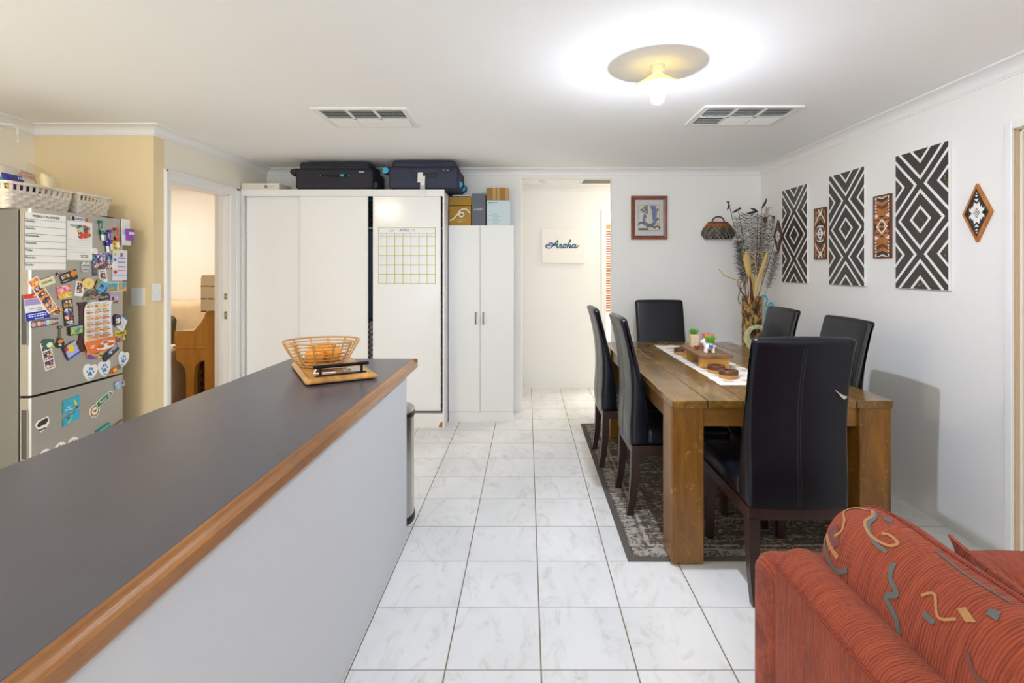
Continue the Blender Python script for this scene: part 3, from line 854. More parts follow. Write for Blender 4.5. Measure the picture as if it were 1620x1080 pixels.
# four markers with caps
for px, py, col, lb in ((158.8, 363.5, '0d7d6b', 'green-capped whiteboard marker clinging to the fridge'), (167.3, 381.8, '1f2fb0', 'blue-capped whiteboard marker clinging to the fridge'),
                        (173.2, 378.3, '6a2f9e', 'purple-capped whiteboard marker clinging to the fridge'), (184.3, 375, 'e2431e', 'red-capped whiteboard marker clinging to the fridge')):
    w, h = msize(px, 5.5, 33)
    t = thing('whiteboard_marker', lb, 'marker', mat=fframe(px, py, 0.10) @ Matrix.Translation((0, 0, 0.0085)), group='markers on the fridge')
    part('barrel', MB().lathe([(0.0072, -h / 2), (0.0078, -h / 2 + 0.003), (0.0078, h * 0.02)], axis='Y', n=16, mat=Matrix.Rotation(PI, 4, 'X') @ Matrix.Identity(4) if False else None), M_white, t, True)
    part('cap', MB().lathe([(0.0084, -h * 0.22), (0.0084, -h * 0.0)], axis='Y', n=16), K(col), t, True)
    part('eraser_tip', MB().lathe([(0.003, h * 0.02), (0.003, h * 0.3)], axis='Y', n=10).sphere((0, 0, 0), 0.001).lathe([(0.001, h * 0.30), (0.0075, h * 0.33), (0.0085, h * 0.38), (0.0075, h * 0.43), (0.001, h * 0.46)], axis='Y', n=14), K(col), t, True)
circ = lambda w, h: circle(0, 0, w / 2, 22, h / 2)
smile = [(0.62 * math.cos(a), 0.62 * math.sin(a)) for a in [PI * (1.12 + 0.76 * k / 8) for k in range(9)]] + [(0.45 * math.cos(a), 0.45 * math.sin(a)) for a in [PI * (1.88 - 0.76 * k / 8) for k in range(9)]]
magnet('face_magnet', 'round yellow smiling face magnet under the red marker', 'magnet', 183, 388.3, 14, 16.5, 0.1, 'f2cb1f', [(smile, '2a2412'), (circle(-0.3, 0.3, 0.12, 10, 0.2), '2a2412'), (circle(0.3, 0.3, 0.12, 10, 0.2), '2a2412')], 0.004, circ)
cl = thing('clip_holder', 'white magnetic clip with a purple eraser at the fridge corner', 'clip', mat=fframe(199.8, 367.5), group=MG)
w, h = msize(199.8, 14, 41)
part('back_plate', MB().prism(rrect(-w / 2, w / 2, -h / 2, h / 2, 0.004), 0, 0.008), M_white, cl)
part('pocket', MB().prism(rrect(-w * 0.40, w * 0.50, -h * 0.49, -h * 0.1, 0.004), 0.008, 0.014), M_white, cl)
part('eraser', MB().prism(rrect(-w * 0.2, w * 0.52, -h * 0.30, h * 0.14, 0.004), 0.0145, 0.030).prism(rect(-w * 0.12, w * 0.54, -h * 0.08, h * 0.02), 0.0302, 0.031, 1), [K('8a46b4'), K('e9dff0')], cl)
magnet('round_magnet', 'plain white round magnet between the to-do sheet and team photo', 'magnet', 147.5, 396.8, 9, 9, 0, 'f0eee6', (), 0.006, circ, 0.003)
magnet('round_magnet', 'plain white round magnet over the schedule sheet', 'magnet', 181, 420.5, 8.5, 11, 0, 'f4f3f0', (), 0.006, circ, 0.003)
magnet('team_photo', 'busy group photo with blue and pink balloons', 'photo', 162, 413, 33, 26, 0, P_col[2], [([(-1, -1), (1, -1), (1, -0.1), (0.4, 0.0), (-0.3, -0.15), (-1, -0.05)], P_col[1])], 0.001)
magnet('schedule_sheet', 'pale lilac schedule sheet with coloured round bullets', 'schedule sheet', 191.2, 419.2, 25.5, 48, -0.02, 'e9e8f2', [(circle(-0.68, 0.68, 0.2, 14, 0.10), 'c6c833'), (circle(-0.68, 0.34, 0.2, 14, 0.10), '6a63c0'), (circle(-0.62, -0.46, 0.24, 14, 0.12), 'd8323a'),
       (rect(-0.3, 0.75, 0.44, 0.49), '4a51b8'), (rect(-0.3, 0.75, 0.17, 0.22), '4a51b8'), (rect(-0.3, 0.75, -0.13, -0.08), '4a51b8'), (rect(-0.3, 0.75, -0.38, -0.34), 'd8323a'), (rect(0.05, 0.3, 0.55, 0.8), '8a5a3a'), (rect(-0.95, 0.95, -0.68, -0.64), 'a9a6d8')], 0.001, r=0.004)
for u, v in ((-0.45, 0.6), (0.0, 0.78), (0.4, 0.55)): pass
o = magnet('letter_magnet', 'grey lettered cluster magnet under the to-do sheet', 'magnet', 133.5, 422.5, 14, 17, 0, 'c9cac8', [(circle(-0.5, 0.75, 0.28, 10), 'dfe0de'), (circle(0.45, 0.75, 0.28, 10), 'dfe0de'), (hline(0.25, 0.1, -0.8, 0.8), '8d8f90'), (hline(-0.45, 0.1, -0.8, 0.8), '8d8f90')], 0.006, blob)
magnet('badge_magnet', 'tiny round dark photo badge by the food advert', 'magnet', 92.3, 433.5, 7.2, 7.5, 0, P_col[1], (), 0.004, circ)
magnet('food_advert', 'dark tilted advert card with an orange badge', 'card', 108, 437.5, 26, 16, 0.30, '37373a', [(rect(-0.85, -0.45, -0.1, 0.65), P_col[3]), (rect(-0.35, 0.1, -0.1, 0.65), P_col[3]), ([(0.2, 0.3), (0.5, 1.1), (1.0, 0.6), (0.95, -0.1), (0.5, -0.4)], 'e58a35'), (hline(-0.55, 0.06, -0.9, -0.1), 'd0d0d0')], 0.002)
magnet('tile_magnet', 'square pink and yellow ceramic magnet', 'magnet', 100.5, 461.5, 19, 20, 0.13, P_col[8], [([(-1, -1), (1, -1), (1, -0.25), (0.2, -0.05), (-1, -0.3)], P_col[9]), (circle(0.1, -0.05, 0.08, 8), '4a2c2c')], 0.006)
magnet('instant_photo', 'white-bordered instant photo left of the yellow badge', 'photo', 124.5, 456.5, 13, 23.5, -0.12, 'f7f6f2', [(rect(-0.65, 0.7, -0.55, 0.8), P_col[1])], 0.001)
magnet('button_magnet', 'round pale yellow button magnet', 'magnet', 137, 448.3, 17.5, 17.5, 0, 'edd083', [(circle(0, 0, 0.84, 20), 'f4dd98'), (circle(0, 0, 0.45, 12), P_col[9])], 0.008, circ, 0.004)
magnet('small_card', 'small dark grey card under the team photo', 'card', 149.2, 430, 8, 12, 0.02, '55555a', [(hline(0.2, 0.4, -0.7, 0.7), '6a6a70')], 0.002)
magnet('instant_photo', 'white-bordered instant photo right of centre under the team photo', 'photo', 162.7, 437, 12.5, 21, 0.14, 'f4f3f0', [(rect(-0.75, 0.75, -0.45, 0.55), P_col[1]), (hline(0.75, 0.1, -0.7, 0.6), '8aa4c4')], 0.001)
magnet('blue_card', 'tilted light blue card with a green corner', 'card', 160.5, 453, 17, 17, -0.45, '5fb2e6', [([(-1, -0.2), (-0.4, 1), (-1, 1)], '6fae52'), (rect(-1.25, -0.95, -1, 0.8), 'b88a4a'), (rect(-0.45, 0.3, -0.45, 0.35), P_col[5]), ([(0.5, -1), (1, -1), (1, 0.6)], '2659a8')], 0.002, lift=0.002)
magnet('pyramid_magnet', 'postcard magnet of a yellow pyramid under blue sky', 'magnet', 178.2, 454, 15.5, 14, 0.02, 'f0eee4', [(rect(-0.92, 0.92, -0.9, 0.9), '35a7d2'), ([(-0.9, -0.6), (-0.2, 0.6), (0.5, -0.6)], 'c7993c'), (rect(-0.92, 0.92, -0.9, -0.55), '8d8a70')], 0.003)
magnet('camel_magnet', 'postcard magnet of a yellow camel against blue sky', 'magnet', 195, 453.2, 14.5, 14, 0.02, 'efe9d8', [(rect(-0.92, 0.92, -0.1, 0.9), '3ba9cf'), (rect(-0.92, 0.92, -0.9, -0.1), 'dfb04a'), ([(-0.8, -0.5), (-0.7, 0.7), (-0.1, 0.8), (0.0, 0.2), (-0.3, -0.5)], 'e9a92c'), (rect(-0.2, 0.6, -0.45, -0.2), 'c0782a')], 0.003)
magnet('arch_magnet', 'dark arched souvenir magnet with a row of coloured letters', 'magnet', 144.5, 465.5, 28, 16, 0.0, P_col[5], [(rect(-0.8 + 0.3 * k, -0.58 + 0.3 * k, -0.8, -0.35), c) for k, c in enumerate(('e8743a', '4fb0a0', '3a8fbf', 'e8a33a', '5ab0d0', 'd94f3a'))], 0.005,
       lambda w, h: [(-w / 2, -h / 2), (w / 2, -h / 2), (w * 0.46, 0)] + [(w * 0.36 * math.cos(PI * k / 8) + 0.02 * w, h * 0.1 + h * 0.4 * math.sin(PI * k / 8)) for k in range(9)] + [(-w * 0.4, 0)])
o = magnet('sign_magnet', 'dark green script sign magnet above the takeaway menu', 'magnet', 164.2, 469.2, 15.5, 11, 0.08, '2c3a2e', [], 0.004)
mtext(o, 'kia ora', 0, 0, 0.55, 'd8dcc8', 0.8)
magnet('sunset_magnet', 'small lilac and brown landscape magnet', 'magnet', 181, 472.8, 14, 13, -0.05, 'c9a4d8', [(rect(-1, 1, -1, -0.4), '8a6434'), (circle(-0.35, 0.1, 0.3, 10, 0.5), '4a3a4c'), ([(0.2, 0.1), (0.9, 0.6), (0.9, 0.2)], 'f0e0ea')], 0.003)
fl = magnet('bank_flyer', 'flyer in red, lilac, white and royal blue bands', 'flyer', 60.5, 484.5, 35.5, 42, 0.09, 'f3f2f4', [(rect(-1, 1, 0.66, 1), 'd8402a'), (rect(-1, 1, 0.15, 0.62), 'a99ad4'), (rect(-1, 1, -1, -0.38), '1f35b4'), (hline(0.83, 0.05, -0.2, 0.8), 'f2d8d0'), (hline(-0.12, 0.02, -0.6, 0.4), '777788'), (hline(-0.26, 0.02, -0.2, 0.4), '777788'), (hline(-0.55, 0.03, -0.8, 0.8), 'dfe4ff')]
       + [(circle(-0.7 + 0.22 * k, -0.70, 0.07, 8, 0.06), 'f2f4ff') for k in range(7)] + [(hline(-0.9, 0.03, -0.3, 0.4), 'dfe4ff')], 0.001)
magnet('photo_strip', 'orange photo booth strip tilted across the flyer', 'photo strip', 68.5, 466.5, 16.5, 62, 0.56, 'fbf6ea', [(rect(-0.85, 0.85, 0.62, 0.95), P_col[4]), (rect(-0.85, 0.85, -0.95, 0.6), 'f2a04a')] + [(rect(-0.75, 0.75, 0.28 - 0.36 * k, 0.56 - 0.36 * k), P_col[1]) for k in range(4)], 0.001, lift=0.0025)
o = magnet('saying_magnet', 'cream tilted card with handwritten words on the photo strip', 'card', 73.8, 445.8, 24, 12, 0.33, 'e9e4b8', [], 0.002, lift=0.0045)
mtext(o, 'STUPID MESS', 0, 0, 0.42, '4a4632', 0.62)
magnet('lunch_photo', 'tiny cream sticker with brown and green marks', 'sticker', 91, 491.5, 17, 11, 0.25, P_col[3], [(circle(-0.4, -0.5, 0.2, 8), '3f8a3a'), (rect(-0.7, 0.2, -0.1, 0.25), '5c2a1c')], 0.003, blob)
magnet('comic_strip', 'narrow dark strip of red and blue comic frames', 'photo strip', 107.3, 494, 15, 41.5, 0.09, '26262a', [(rect(-0.85, 0.85, 0.38, 0.92), P_col[0]), (rect(-0.85, 0.85, -0.2, 0.3), P_col[2]), (rect(-0.85, 0.85, -0.55, -0.22), P_col[0]), (hline(-0.72, 0.06, -0.6, 0.7), 'efefef'), (hline(-0.88, 0.05, -0.2, 0.7), 'efefef')], 0.002)
o = magnet('town_magnet', 'rounded town-name magnet in multicoloured letters', 'magnet', 71.5, 510.5, 40, 10.5, 0.05, '5b5a66', [(rrect(-0.96 + 0.21 * k, -0.78 + 0.21 * k, -0.75, 0.75, 0.05, 2), c) for k, c in enumerate(('e8743a', '7a6ac0', 'e8c83a', 'd9534a', '4a7fd0', 'd8d8d0', '7ac0a0', 'e06a3a', '6a6ac8'))], 0.005, r=0.006)
mtext(o, 'QUEENSTOWN', 0, 0, 0.62, 'f6f3ea', 0.98)
magnet('pasture_magnet', 'dark framed green pasture magnet overlapping the brown bottle', 'magnet', 118.2, 522, 21, 14.5, 0.04, '2d2a26', [(rect(-0.9, 0.9, -0.85, 0.85), P_col[6]), ([(-0.9, 0.3), (0.2, 0.5), (0.9, 0.35), (0.9, 0.85), (-0.9, 0.85)], '9fb2b6')], 0.005, lift=0.005)
bottle = lambda w, h: [(w / 2 * x, h / 2 * y) for x, y in ((-0.9, 0.98), (0.95, 1.0), (0.35, 0.86), (0.15, 0.3), (0.15, -0.35), (0.5, -0.62), (0.95, -0.78), (0.9, -0.94), (0.55, -1.0), (-0.6, -1.0), (-0.95, -0.92), (-0.95, -0.76), (-0.5, -0.5), (-0.3, -0.3), (-0.35, 0.3), (-0.5, 0.85))]
magnet('bottle_magnet', 'tall dark brown bottle-shaped magnet left of the menu', 'magnet', 127.5, 517, 18, 79, -0.02, plain('bottle_brown', '4a1f20', 0.3), [], 0.004, bottle)
menu = lambda w, h: [(w / 2 * x, h / 2 * y) for x, y in ((-0.55, 1.0), (0.98, 0.98), (0.82, 0.85), (0.82, 0.1), (0.95, -0.5), (1.0, -0.8), (0.8, -0.92), (0.2, -0.99), (-0.8, -1.0), (-0.75, -0.9), (-0.95, -0.55), (-0.95, 0.75), (-0.85, 0.92))]
rows = []
for r_ in range(6):
    for c_ in range(3):
        u, v = -0.72 + 0.52 * c_, 0.82 - 0.24 * r_
        rows.append((circle(u, v, 0.13, 10, 0.055), ('e0a53a', 'cf8a2c', 'e8b84e')[(r_ + c_) % 3]))
        rows.append((rect(u + 0.2, u + 0.3, v - 0.01, v + 0.035), 'e0606a'))
        rows.append((hline(v + 0.1, 0.008, u - 0.12, u + 0.2), '8a8a90'))
rows.append(([(-0.94, -0.52), (0.94, -0.48), (1.0, -0.8), (0.8, -0.92), (0.2, -0.985), (-0.79, -0.995), (-0.75, -0.9)], 'ee7a2c'))
rows += [([(-0.35, -0.86), (0.1, -0.56), (0.9, -0.62), (0.85, -0.86), (0.2, -0.93)], 'f6ede2'), (circle(-0.05, -0.78, 0.24, 12, 0.08), 'c8622c'), (circle(0.6, -0.74, 0.24, 12, 0.07), 'c8622c'), (circle(0.25, -0.64, 0.2, 12, 0.05), 'b8522a'),
         (rect(-0.72, -0.45, -0.72, -0.68), 'f6ede2'), (rect(-0.72, -0.5, -0.79, -0.75), 'f6ede2')]
magnet('takeaway_menu', 'wavy white takeaway menu with rows of food and an orange foot', 'menu', 155.5, 516.5, 49, 80, 0.0, 'f4f2f2', rows, 0.002, menu, 0.003)
magnet('menu_magnet', 'round cream magnet pinning the takeaway menu', 'magnet', 156.2, 485, 8, 8.5, 0, 'ecd9a4', [], 0.005, circ, 0.0075)
t = thing('guitar_magnet', 'little guitar-shaped magnet with an orange and black body', 'magnet', mat=fframe(93.8, 533), group=MG)
w, h = msize(93.8, 14, 34)
part('body', MB().prism([(w * 0.5 * x, h * y) for x, y in ((-0.5, -0.02), (-0.45, -0.1), (-0.55, -0.2), (-0.95, -0.28), (-0.95, -0.4), (-0.5, -0.49), (0.3, -0.5), (0.9, -0.42), (1.0, -0.3), (0.75, -0.2), (0.7, -0.08), (0.3, -0.06))], 0, 0.004)
     .prism(circle(0.05 * w, -h * 0.2, w * 0.3, 12, h * 0.09), 0.004, 0.0046, 1).prism(circle(0.0, -h * 0.37, w * 0.18, 10, h * 0.06), 0.004, 0.0046, 2), [K('2c2a1e'), K('e0892a'), K('cfd6c8')], t)
part('neck', MB().prism(rect(-w * 0.09, w * 0.13, -h * 0.06, h * 0.42), 0, 0.003), K('6c6a52'), t)
part('headstock', MB().prism(circle(0.02 * w, h * 0.45, w * 0.26, 12, h * 0.075), 0, 0.0035).prism(circle(0.02 * w, h * 0.45, w * 0.14, 10, h * 0.04), 0.0034, 0.004, 1), [K('4a4832'), K('8d8a66')], t)
magnet('photo_strip', 'black and white photo booth strip of couples', 'photo strip', 76.5, 562.5, 15.5, 45, 0.19, 'f2f1f0', [(rect(-0.85, 0.85, 0.42, 0.95), P_col[1]), (rect(-0.85, 0.85, -0.28, 0.33), P_col[1]), (rect(-0.85, 0.85, -0.92, -0.36), P_col[1])], 0.001)
magnet('cap_magnet', 'green and white hat-shaped magnet atop the photo booth strip', 'magnet', 76.5, 543.5, 19, 17, 0.1, '33604f', [(circle(0.1, -0.25, 0.5, 12, 0.5), 'efece0'), (rect(0.2, 0.8, -0.9, -0.5), 'b6cf3a'), (circle(-0.2, 0.25, 0.12, 8), 'a03a3a')], 0.005, blob, 0.002)
magnet('cartoon_magnet', 'tilted lilac square magnet with a yellow shape', 'magnet', 111, 554, 20, 23, 0.42, '3c2440', [(rect(-0.86, 1, -1, 0.95), 'b0b4e8'), (rect(-0.86, 1, -1, -0.72), '2f55c8'), ([(-0.4, 0.8), (0.5, 0.85), (0.4, -0.2), (-0.1, -0.4), (-0.4, 0.0)], 'f2c93a'), (rect(-0.86, -0.4, 0.3, 0.95), 'a63a4a'), (circle(0.65, 0.4, 0.2, 8), '7fcf9a')], 0.006)
for px, py, dx, dy, rot, lb, low in ((192, 531.5, 20, 16.5, 0.0, 'yellow and black plumber business-card magnet', '3a3a3e'), (149.5, 561.5, 26, 13, -0.16, 'yellow and purple plumber business-card magnet', '6a3fb8')):
    o = magnet('plumber_magnet', lb, 'magnet', px, py, dx, dy, rot, 'f0cf1f', [(rect(-1, 1, -1, 0.1), low), (rect(0.35, 0.85, -0.85, -0.3), 'f0d020'), (rect(-0.1, 0.3, -0.85, -0.3), 'd8762a'), (hline(-0.6, 0.12, -0.8, -0.3), 'c8485a')], 0.002)
    mtext(o, 'PLUMBER', 0, 0.52, 0.34, '3a3410', 0.8)
    mtext(o, '0488 825 826', 0, -0.12, 0.24, 'f4f2ee', 0.8)
magnet('skyline_magnet', 'long dark panoramic magnet tilted upward right of the menu', 'magnet', 175.3, 557.5, 27, 11.5, 0.50, '2d2b2e', [([(-0.3, -0.1), (0.95, 0.0), (0.95, 0.85), (-0.3, 0.85)], '7fb0e8'), ([(-0.3, -0.4), (0.2, 0.3), (0.5, -0.1), (0.95, 0.2), (0.95, -0.5)], '6a4a44'), (rect(-0.05, 0.08, -0.3, 0.2), 'f2eeea')], 0.004)
heart = lambda w, h: [(w / 2 * x, h / 2 * y) for x, y in ((0, 0.72), (0.18, 0.92), (0.45, 1.0), (0.75, 0.92), (0.95, 0.65), (1.0, 0.25), (0.85, -0.2), (0.5, -0.65), (0.05, -1.0), (-0.05, -1.0), (-0.5, -0.65), (-0.85, -0.2), (-1.0, 0.25), (-0.95, 0.65), (-0.75, 0.92), (-0.45, 1.0), (-0.18, 0.92))]
paw = [([(0, 0.12), (0.18, -0.02), (0.32, -0.22), (0.28, -0.42), (0.0, -0.36), (-0.28, -0.42), (-0.32, -0.22), (-0.18, -0.02)], '2f86d0'), (circle(-0.42, 0.1, 0.11, 10, 0.15), '2f86d0'), (circle(0.42, 0.1, 0.11, 10, 0.15), '2f86d0'), (circle(-0.16, 0.42, 0.12, 10, 0.17), '2f86d0'), (circle(0.16, 0.42, 0.12, 10, 0.17), '2f86d0')]
for px, py, dx, dy, rot, lb in ((140.8, 588.8, 23.5, 26, -0.22, 'white heart magnet with blue paw print, leftmost of the three hearts'), (164.2, 583, 21, 26, 0.05, 'white heart magnet with blue paw print, middle of the three hearts'), (196.5, 568.5, 19, 25, -0.3, 'white heart magnet with blue paw print, by the fridge door edge')):
    o = magnet('heart_magnet', lb, 'magnet', px, py, dx, dy, rot, 'f2f1ee', paw, 0.004, heart)
    mtext(o, 'RAKA', 0, -0.68, 0.10, '3a3a3a', 1)
fish = lambda w, h: [(w / 2 * x, h / 2 * y) for x, y in ((-1, -0.1), (-0.6, 0.6), (0.1, 0.8), (0.5, 0.4), (0.9, 0.8), (1, 0), (0.85, -0.6), (0.4, -0.4), (0, -0.9), (-0.6, -0.7))]
magnet('fish_magnet', 'orange and teal fish-shaped magnet between the hearts', 'magnet', 183, 584.5, 18.5, 11, 0.25, 'e0782a', [(circle(-0.15, 0, 0.35, 12, 0.5), 'f4c83a'), ([(0.35, 0.5), (0.95, 0.7), (0.95, -0.5), (0.35, -0.4)], '3f8078'), ([(-0.9, 0), (-0.6, 0.5), (-0.5, -0.6)], 'c03a24')], 0.005, fish)
magnet('note_sheet', 'tilted white note with a blue header at the fridge edge', 'note', 194.5, 511.5, 15, 23, -0.55, 'eef0f0', [(rect(-1, 1, 0.78, 1), '4a86c0'), (rect(-1, 1, -1, -0.88), '7fa8d0')] + [(hline(0.5 - 0.25 * k, 0.02, -0.75, 0.75), 'b4bcc4') for k in range(5)], 0.001)
magnet('doll_magnet', 'dark purple and white figurine magnet left of the note', 'magnet', 185.8, 506, 13, 20, 0.0, '2e1f36', [(circle(0.1, -0.1, 0.6, 12, 0.5), 'f0ece0'), (rect(-0.6, 0.8, -0.85, -0.5), '8a3040'), (circle(0, 0.55, 0.6, 12, 0.3), '5a2f78'), (circle(-0.2, -0.2, 0.15, 8), '6aa84a')], 0.005, blob, 0.002)
jig = lambda w, h: [(w / 2 * x, h / 2 * y) for x, y in ((-1, 0.75), (1, 1), (1, -0.4), (0.6, -0.75), (0.3, -0.45), (0.1, -0.75), (-0.4, -0.95), (-1, -0.9))]
jig2 = lambda w, h: [(w / 2 * x, h / 2 * y) for x, y in ((-1, -1), (1, -0.45), (1, 0.75), (0.5, 0.9), (0.3, 0.55), (-0.2, 0.65), (-0.5, 0.3), (-1, 0.2))]
o = magnet('map_magnet', 'upper turquoise map magnet with a yellow island', 'magnet', 111.8, 640.3, 24.5, 25.5, 0.0, '2fa9c8', [([(0.2, 0.6), (0.5, 0.4), (0.7, -0.1), (0.5, -0.3), (0.3, 0.1)], 'd8c83a'), (circle(-0.4, 0.45, 0.1, 8), '6aa050'), (rect(0.55, 0.75, -0.55, -0.3), '23303a')], 0.005, jig)
mtext(o, 'NEW\nZEALAND', -0.4, -0.3, 0.15, 'eef6f8', 0.8)
magnet('map_magnet', 'lower turquoise map magnet with a long yellow island', 'magnet', 111.8, 660.5, 24.5, 20, 0.0, '2fa9c8', [([(-0.6, -0.6), (-0.1, 0.0), (0.1, 0.4), (0.0, -0.1), (-0.4, -0.75)], 'd8c83a'), (rect(-0.55, -0.3, 0.0, 0.25), '23303a')], 0.005, jig2)
o = magnet('road_sign_magnet', 'green road-sign magnet with a white arrow tip', 'magnet', 165.3, 630, 28.5, 9.5, 0.40, 'eef0ea', [([(-0.97, -0.85), (0.66, -0.85), (0.86, 0.0), (0.66, 0.85), (-0.97, 0.85)], '1f7a48'), (circle(0.5, 0.0, 0.16, 12, 0.6), 'e8d8d4'), (circle(0.5, 0.0, 0.08, 10, 0.3), 'c8434a')], 0.004, lambda w, h: [(-w / 2, -h / 2), (w * 0.36, -h / 2), (w / 2, 0), (w * 0.36, h / 2), (-w / 2, h / 2)])
mtext(o, 'Taupo', -0.3, 0, 0.62, 'f2f6f0', 1)
magnet('compass_magnet', 'round white and gold compass magnet on the lower door', 'magnet', 148.3, 650, 16.5, 20, 0, 'efe9da', [(circle(0, 0, 0.86, 24), 'a8762c'), (circle(0, 0, 0.62, 20), 'efe9da'), ([(-0.45, 0.1), (0.05, 0.15), (0.2, -0.15), (-0.1, -0.1)], 'b85040'), ([(0.0, 0.1), (0.3, 0.3), (0.2, -0.2)], '4a4a44')], 0.004, circ)
magnet('beach_magnet', 'pale blue souvenir magnet in the top corner of the lower door', 'magnet', 190.5, 608, 18.5, 14, 0.12, '9db8d8', [(circle(-0.3, -0.3, 0.35, 10), 'a9d8cf'), ([(0.1, -0.2), (0.5, 0.7), (0.7, 0.0)], 'a04a4a'), (rect(-0.9, -0.3, 0.3, 0.8), 'c8d4e8'), (circle(0.3, -0.75, 0.2, 8), 'd06a7a')], 0.005, blob)
magnet('bison_sticker', 'white-edged sticker of a dark brown bison', 'sticker', 68.2, 672, 21, 21, 0.1, 'efece2', [([(-0.75, 0.2), (-0.5, 0.6), (0.2, 0.8), (0.75, 0.8), (0.85, 0.35), (0.4, -0.1), (0.2, 0.0), (-0.2, -0.1), (-0.6, -0.15)], '33261c'), (hline(-0.62, 0.14, -0.55, 0.4), '6a6458')], 0.002,
       lambda w, h: [(w / 2 * x, h / 2 * y) for x, y in ((-1, 0.4), (-0.6, 0.85), (0.1, 0.95), (0.9, 1.0), (1, 0.4), (0.95, -0.1), (0.6, -0.5), (0.1, -0.9), (-0.4, -1.0), (-0.5, -0.6), (-0.85, -0.1))])
magnet('teal_magnet', 'teal banner magnet just above the bench top', 'magnet', 162.3, 679.5, 22.5, 11, 0.22, '1f8a80', [(hline(0.3, 0.12, -0.9, 0.9), '8fd0d8'), (hline(-0.3, 0.12, -0.8, 0.8), '5ab0a0')], 0.004)
magnet('brown_magnet', 'brown banner magnet right of the teal one', 'magnet', 185, 673.5, 22.5, 9, 0.22, '8d6a58', [(rect(-0.9, -0.4, -0.7, 0.7), '3a2a24'), (hline(0, 0.25, -0.2, 0.9), 'b89884')], 0.004)
for px, py, lb in ((72.5, 722.5, 'white round badge magnet, lowest of the row by the bench'), (95, 711.5, 'white round badge magnet, middle of the row by the bench'), (114.5, 703.5, 'white round badge magnet, highest of the row by the bench')):
    magnet('round_badge', lb, 'magnet', px, py, 18.5, 25, 0, 'f0efea', [(circle(-0.2, 0.55, 0.15, 8, 0.12), '2f2f2f'), (circle(0.3, 0.5, 0.12, 8, 0.1), '2f2f2f'), (circle(0, -0.1, 0.3, 10), '2f2f2f')], 0.004, circ)

# ------------------------------------------------------------------ baskets on the fridge
M_wick = plain('white_weave', 'e3d8c8', 0.6, var=0.06, nscale=40)
def woven_basket(x0, x1, y0, y1, z0, h, label, seed):
    t = thing('woven_basket', label, 'basket', ((x0 + x1) / 2, (y0 + y1) / 2, z0), group='white woven baskets on the fridge')
    fl = 0.022
    def loop(f, off=0.0, n=64):
        a, b = (x1 - x0) / 2 - fl * (1 - f) + off, (y1 - y0) / 2 - fl * (1 - f) + off
        lp = rrect(-a, a, -b, b, 0.03, 5)
        # resample to even spacing
        P = [Vector(p) for p in lp]; L = [0]
        for i in range(len(P)): L.append(L[-1] + (P[(i + 1) % len(P)] - P[i]).length)
        out = []
        for k in range(n):
            d = L[-1] * k / n
            i = max(j for j in range(len(P)) if L[j] <= d)
            q = (d - L[i]) / max(1e-9, L[i + 1] - L[i])
            out.append(P[i].lerp(P[(i + 1) % len(P)], q))
        return out
    nst = 36
    mb = MB()
    rows_n = 5
    for r in range(rows_n):
        z = 0.008 + h * 0.66 * r / rows_n
        zt = z + h * 0.66 / rows_n * 0.93
        f0, f1 = z / h, zt / h
        n = nst * 4
        A, B = loop(f0, 0, n), loop(f1, 0, n)
        lo, hi, lo2, hi2 = [], [], [], []
        for k in range(n):
            ph = 0.0028 * math.cos(2 * PI * (k / 4) / 2 + PI * r)
            na = A[k].normalized() * ph; 
            lo.append((A[k].x + na.x, A[k].y + na.y, z)); hi.append((B[k].x + na.x, B[k].y + na.y, zt))
            lo2.append((A[k].x * 0.985 + na.x, A[k].y * 0.985 + na.y, z)); hi2.append((B[k].x * 0.985 + na.x, B[k].y * 0.985 + na.y, zt))
        mb.grid([lo, hi, hi2, lo2], closed_u=True, closed_v=True)
    part('weave', mb, M_wick, t)
    mb = MB()
    A, B = loop(0.02, -0.001, nst * 4), loop(1.0, -0.001, nst * 4)
    for k in range(nst):
        i0, i1 = k * 4, k * 4 + 2
        a0, a1, b0, b1 = A[i0], A[i1], B[i0], B[i1]
        P = [(a0.x, a0.y, 0.004), (a1.x, a1.y, 0.004), (b1.x, b1.y, h * 0.96), (b0.x, b0.y, h * 0.96)]
        Q = [(p[0] * 0.98, p[1] * 0.98, p[2]) for p in P]
        mb.faces(P + Q, [(0, 1, 2, 3), (7, 6, 5, 4), (0, 3, 7, 4), (1, 5, 6, 2), (0, 4, 5, 1), (3, 2, 6, 7)])
    part('stakes', mb, M_wick, t)
    mb = MB()
    O, I = loop(1.0, 0.005), loop(1.0, -0.006)
    rows = [[(p.x, p.y, z) for p in L] for L, z in ((O, h * 0.9), (O, h * 1.0), (I, h * 1.01), (I, h * 0.9))]
    mb.grid(rows, closed_u=True, closed_v=True)
    part('rim', mb, M_wick, t)
    part('base', MB().prism([(p.x, p.y) for p in loop(0.02, -0.004)], 0, 0.006), M_wick, t)
    return t
woven_basket(-2.94, -2.665, 2.64, 3.045, FZ + 0.001, 0.142, 'larger white woven basket full of packets on the fridge', 1)
woven_basket(-2.94, -2.665, 3.058, 3.322, FZ + 0.001, 0.142, 'smaller white woven basket at the far end of the fridge top', 2)

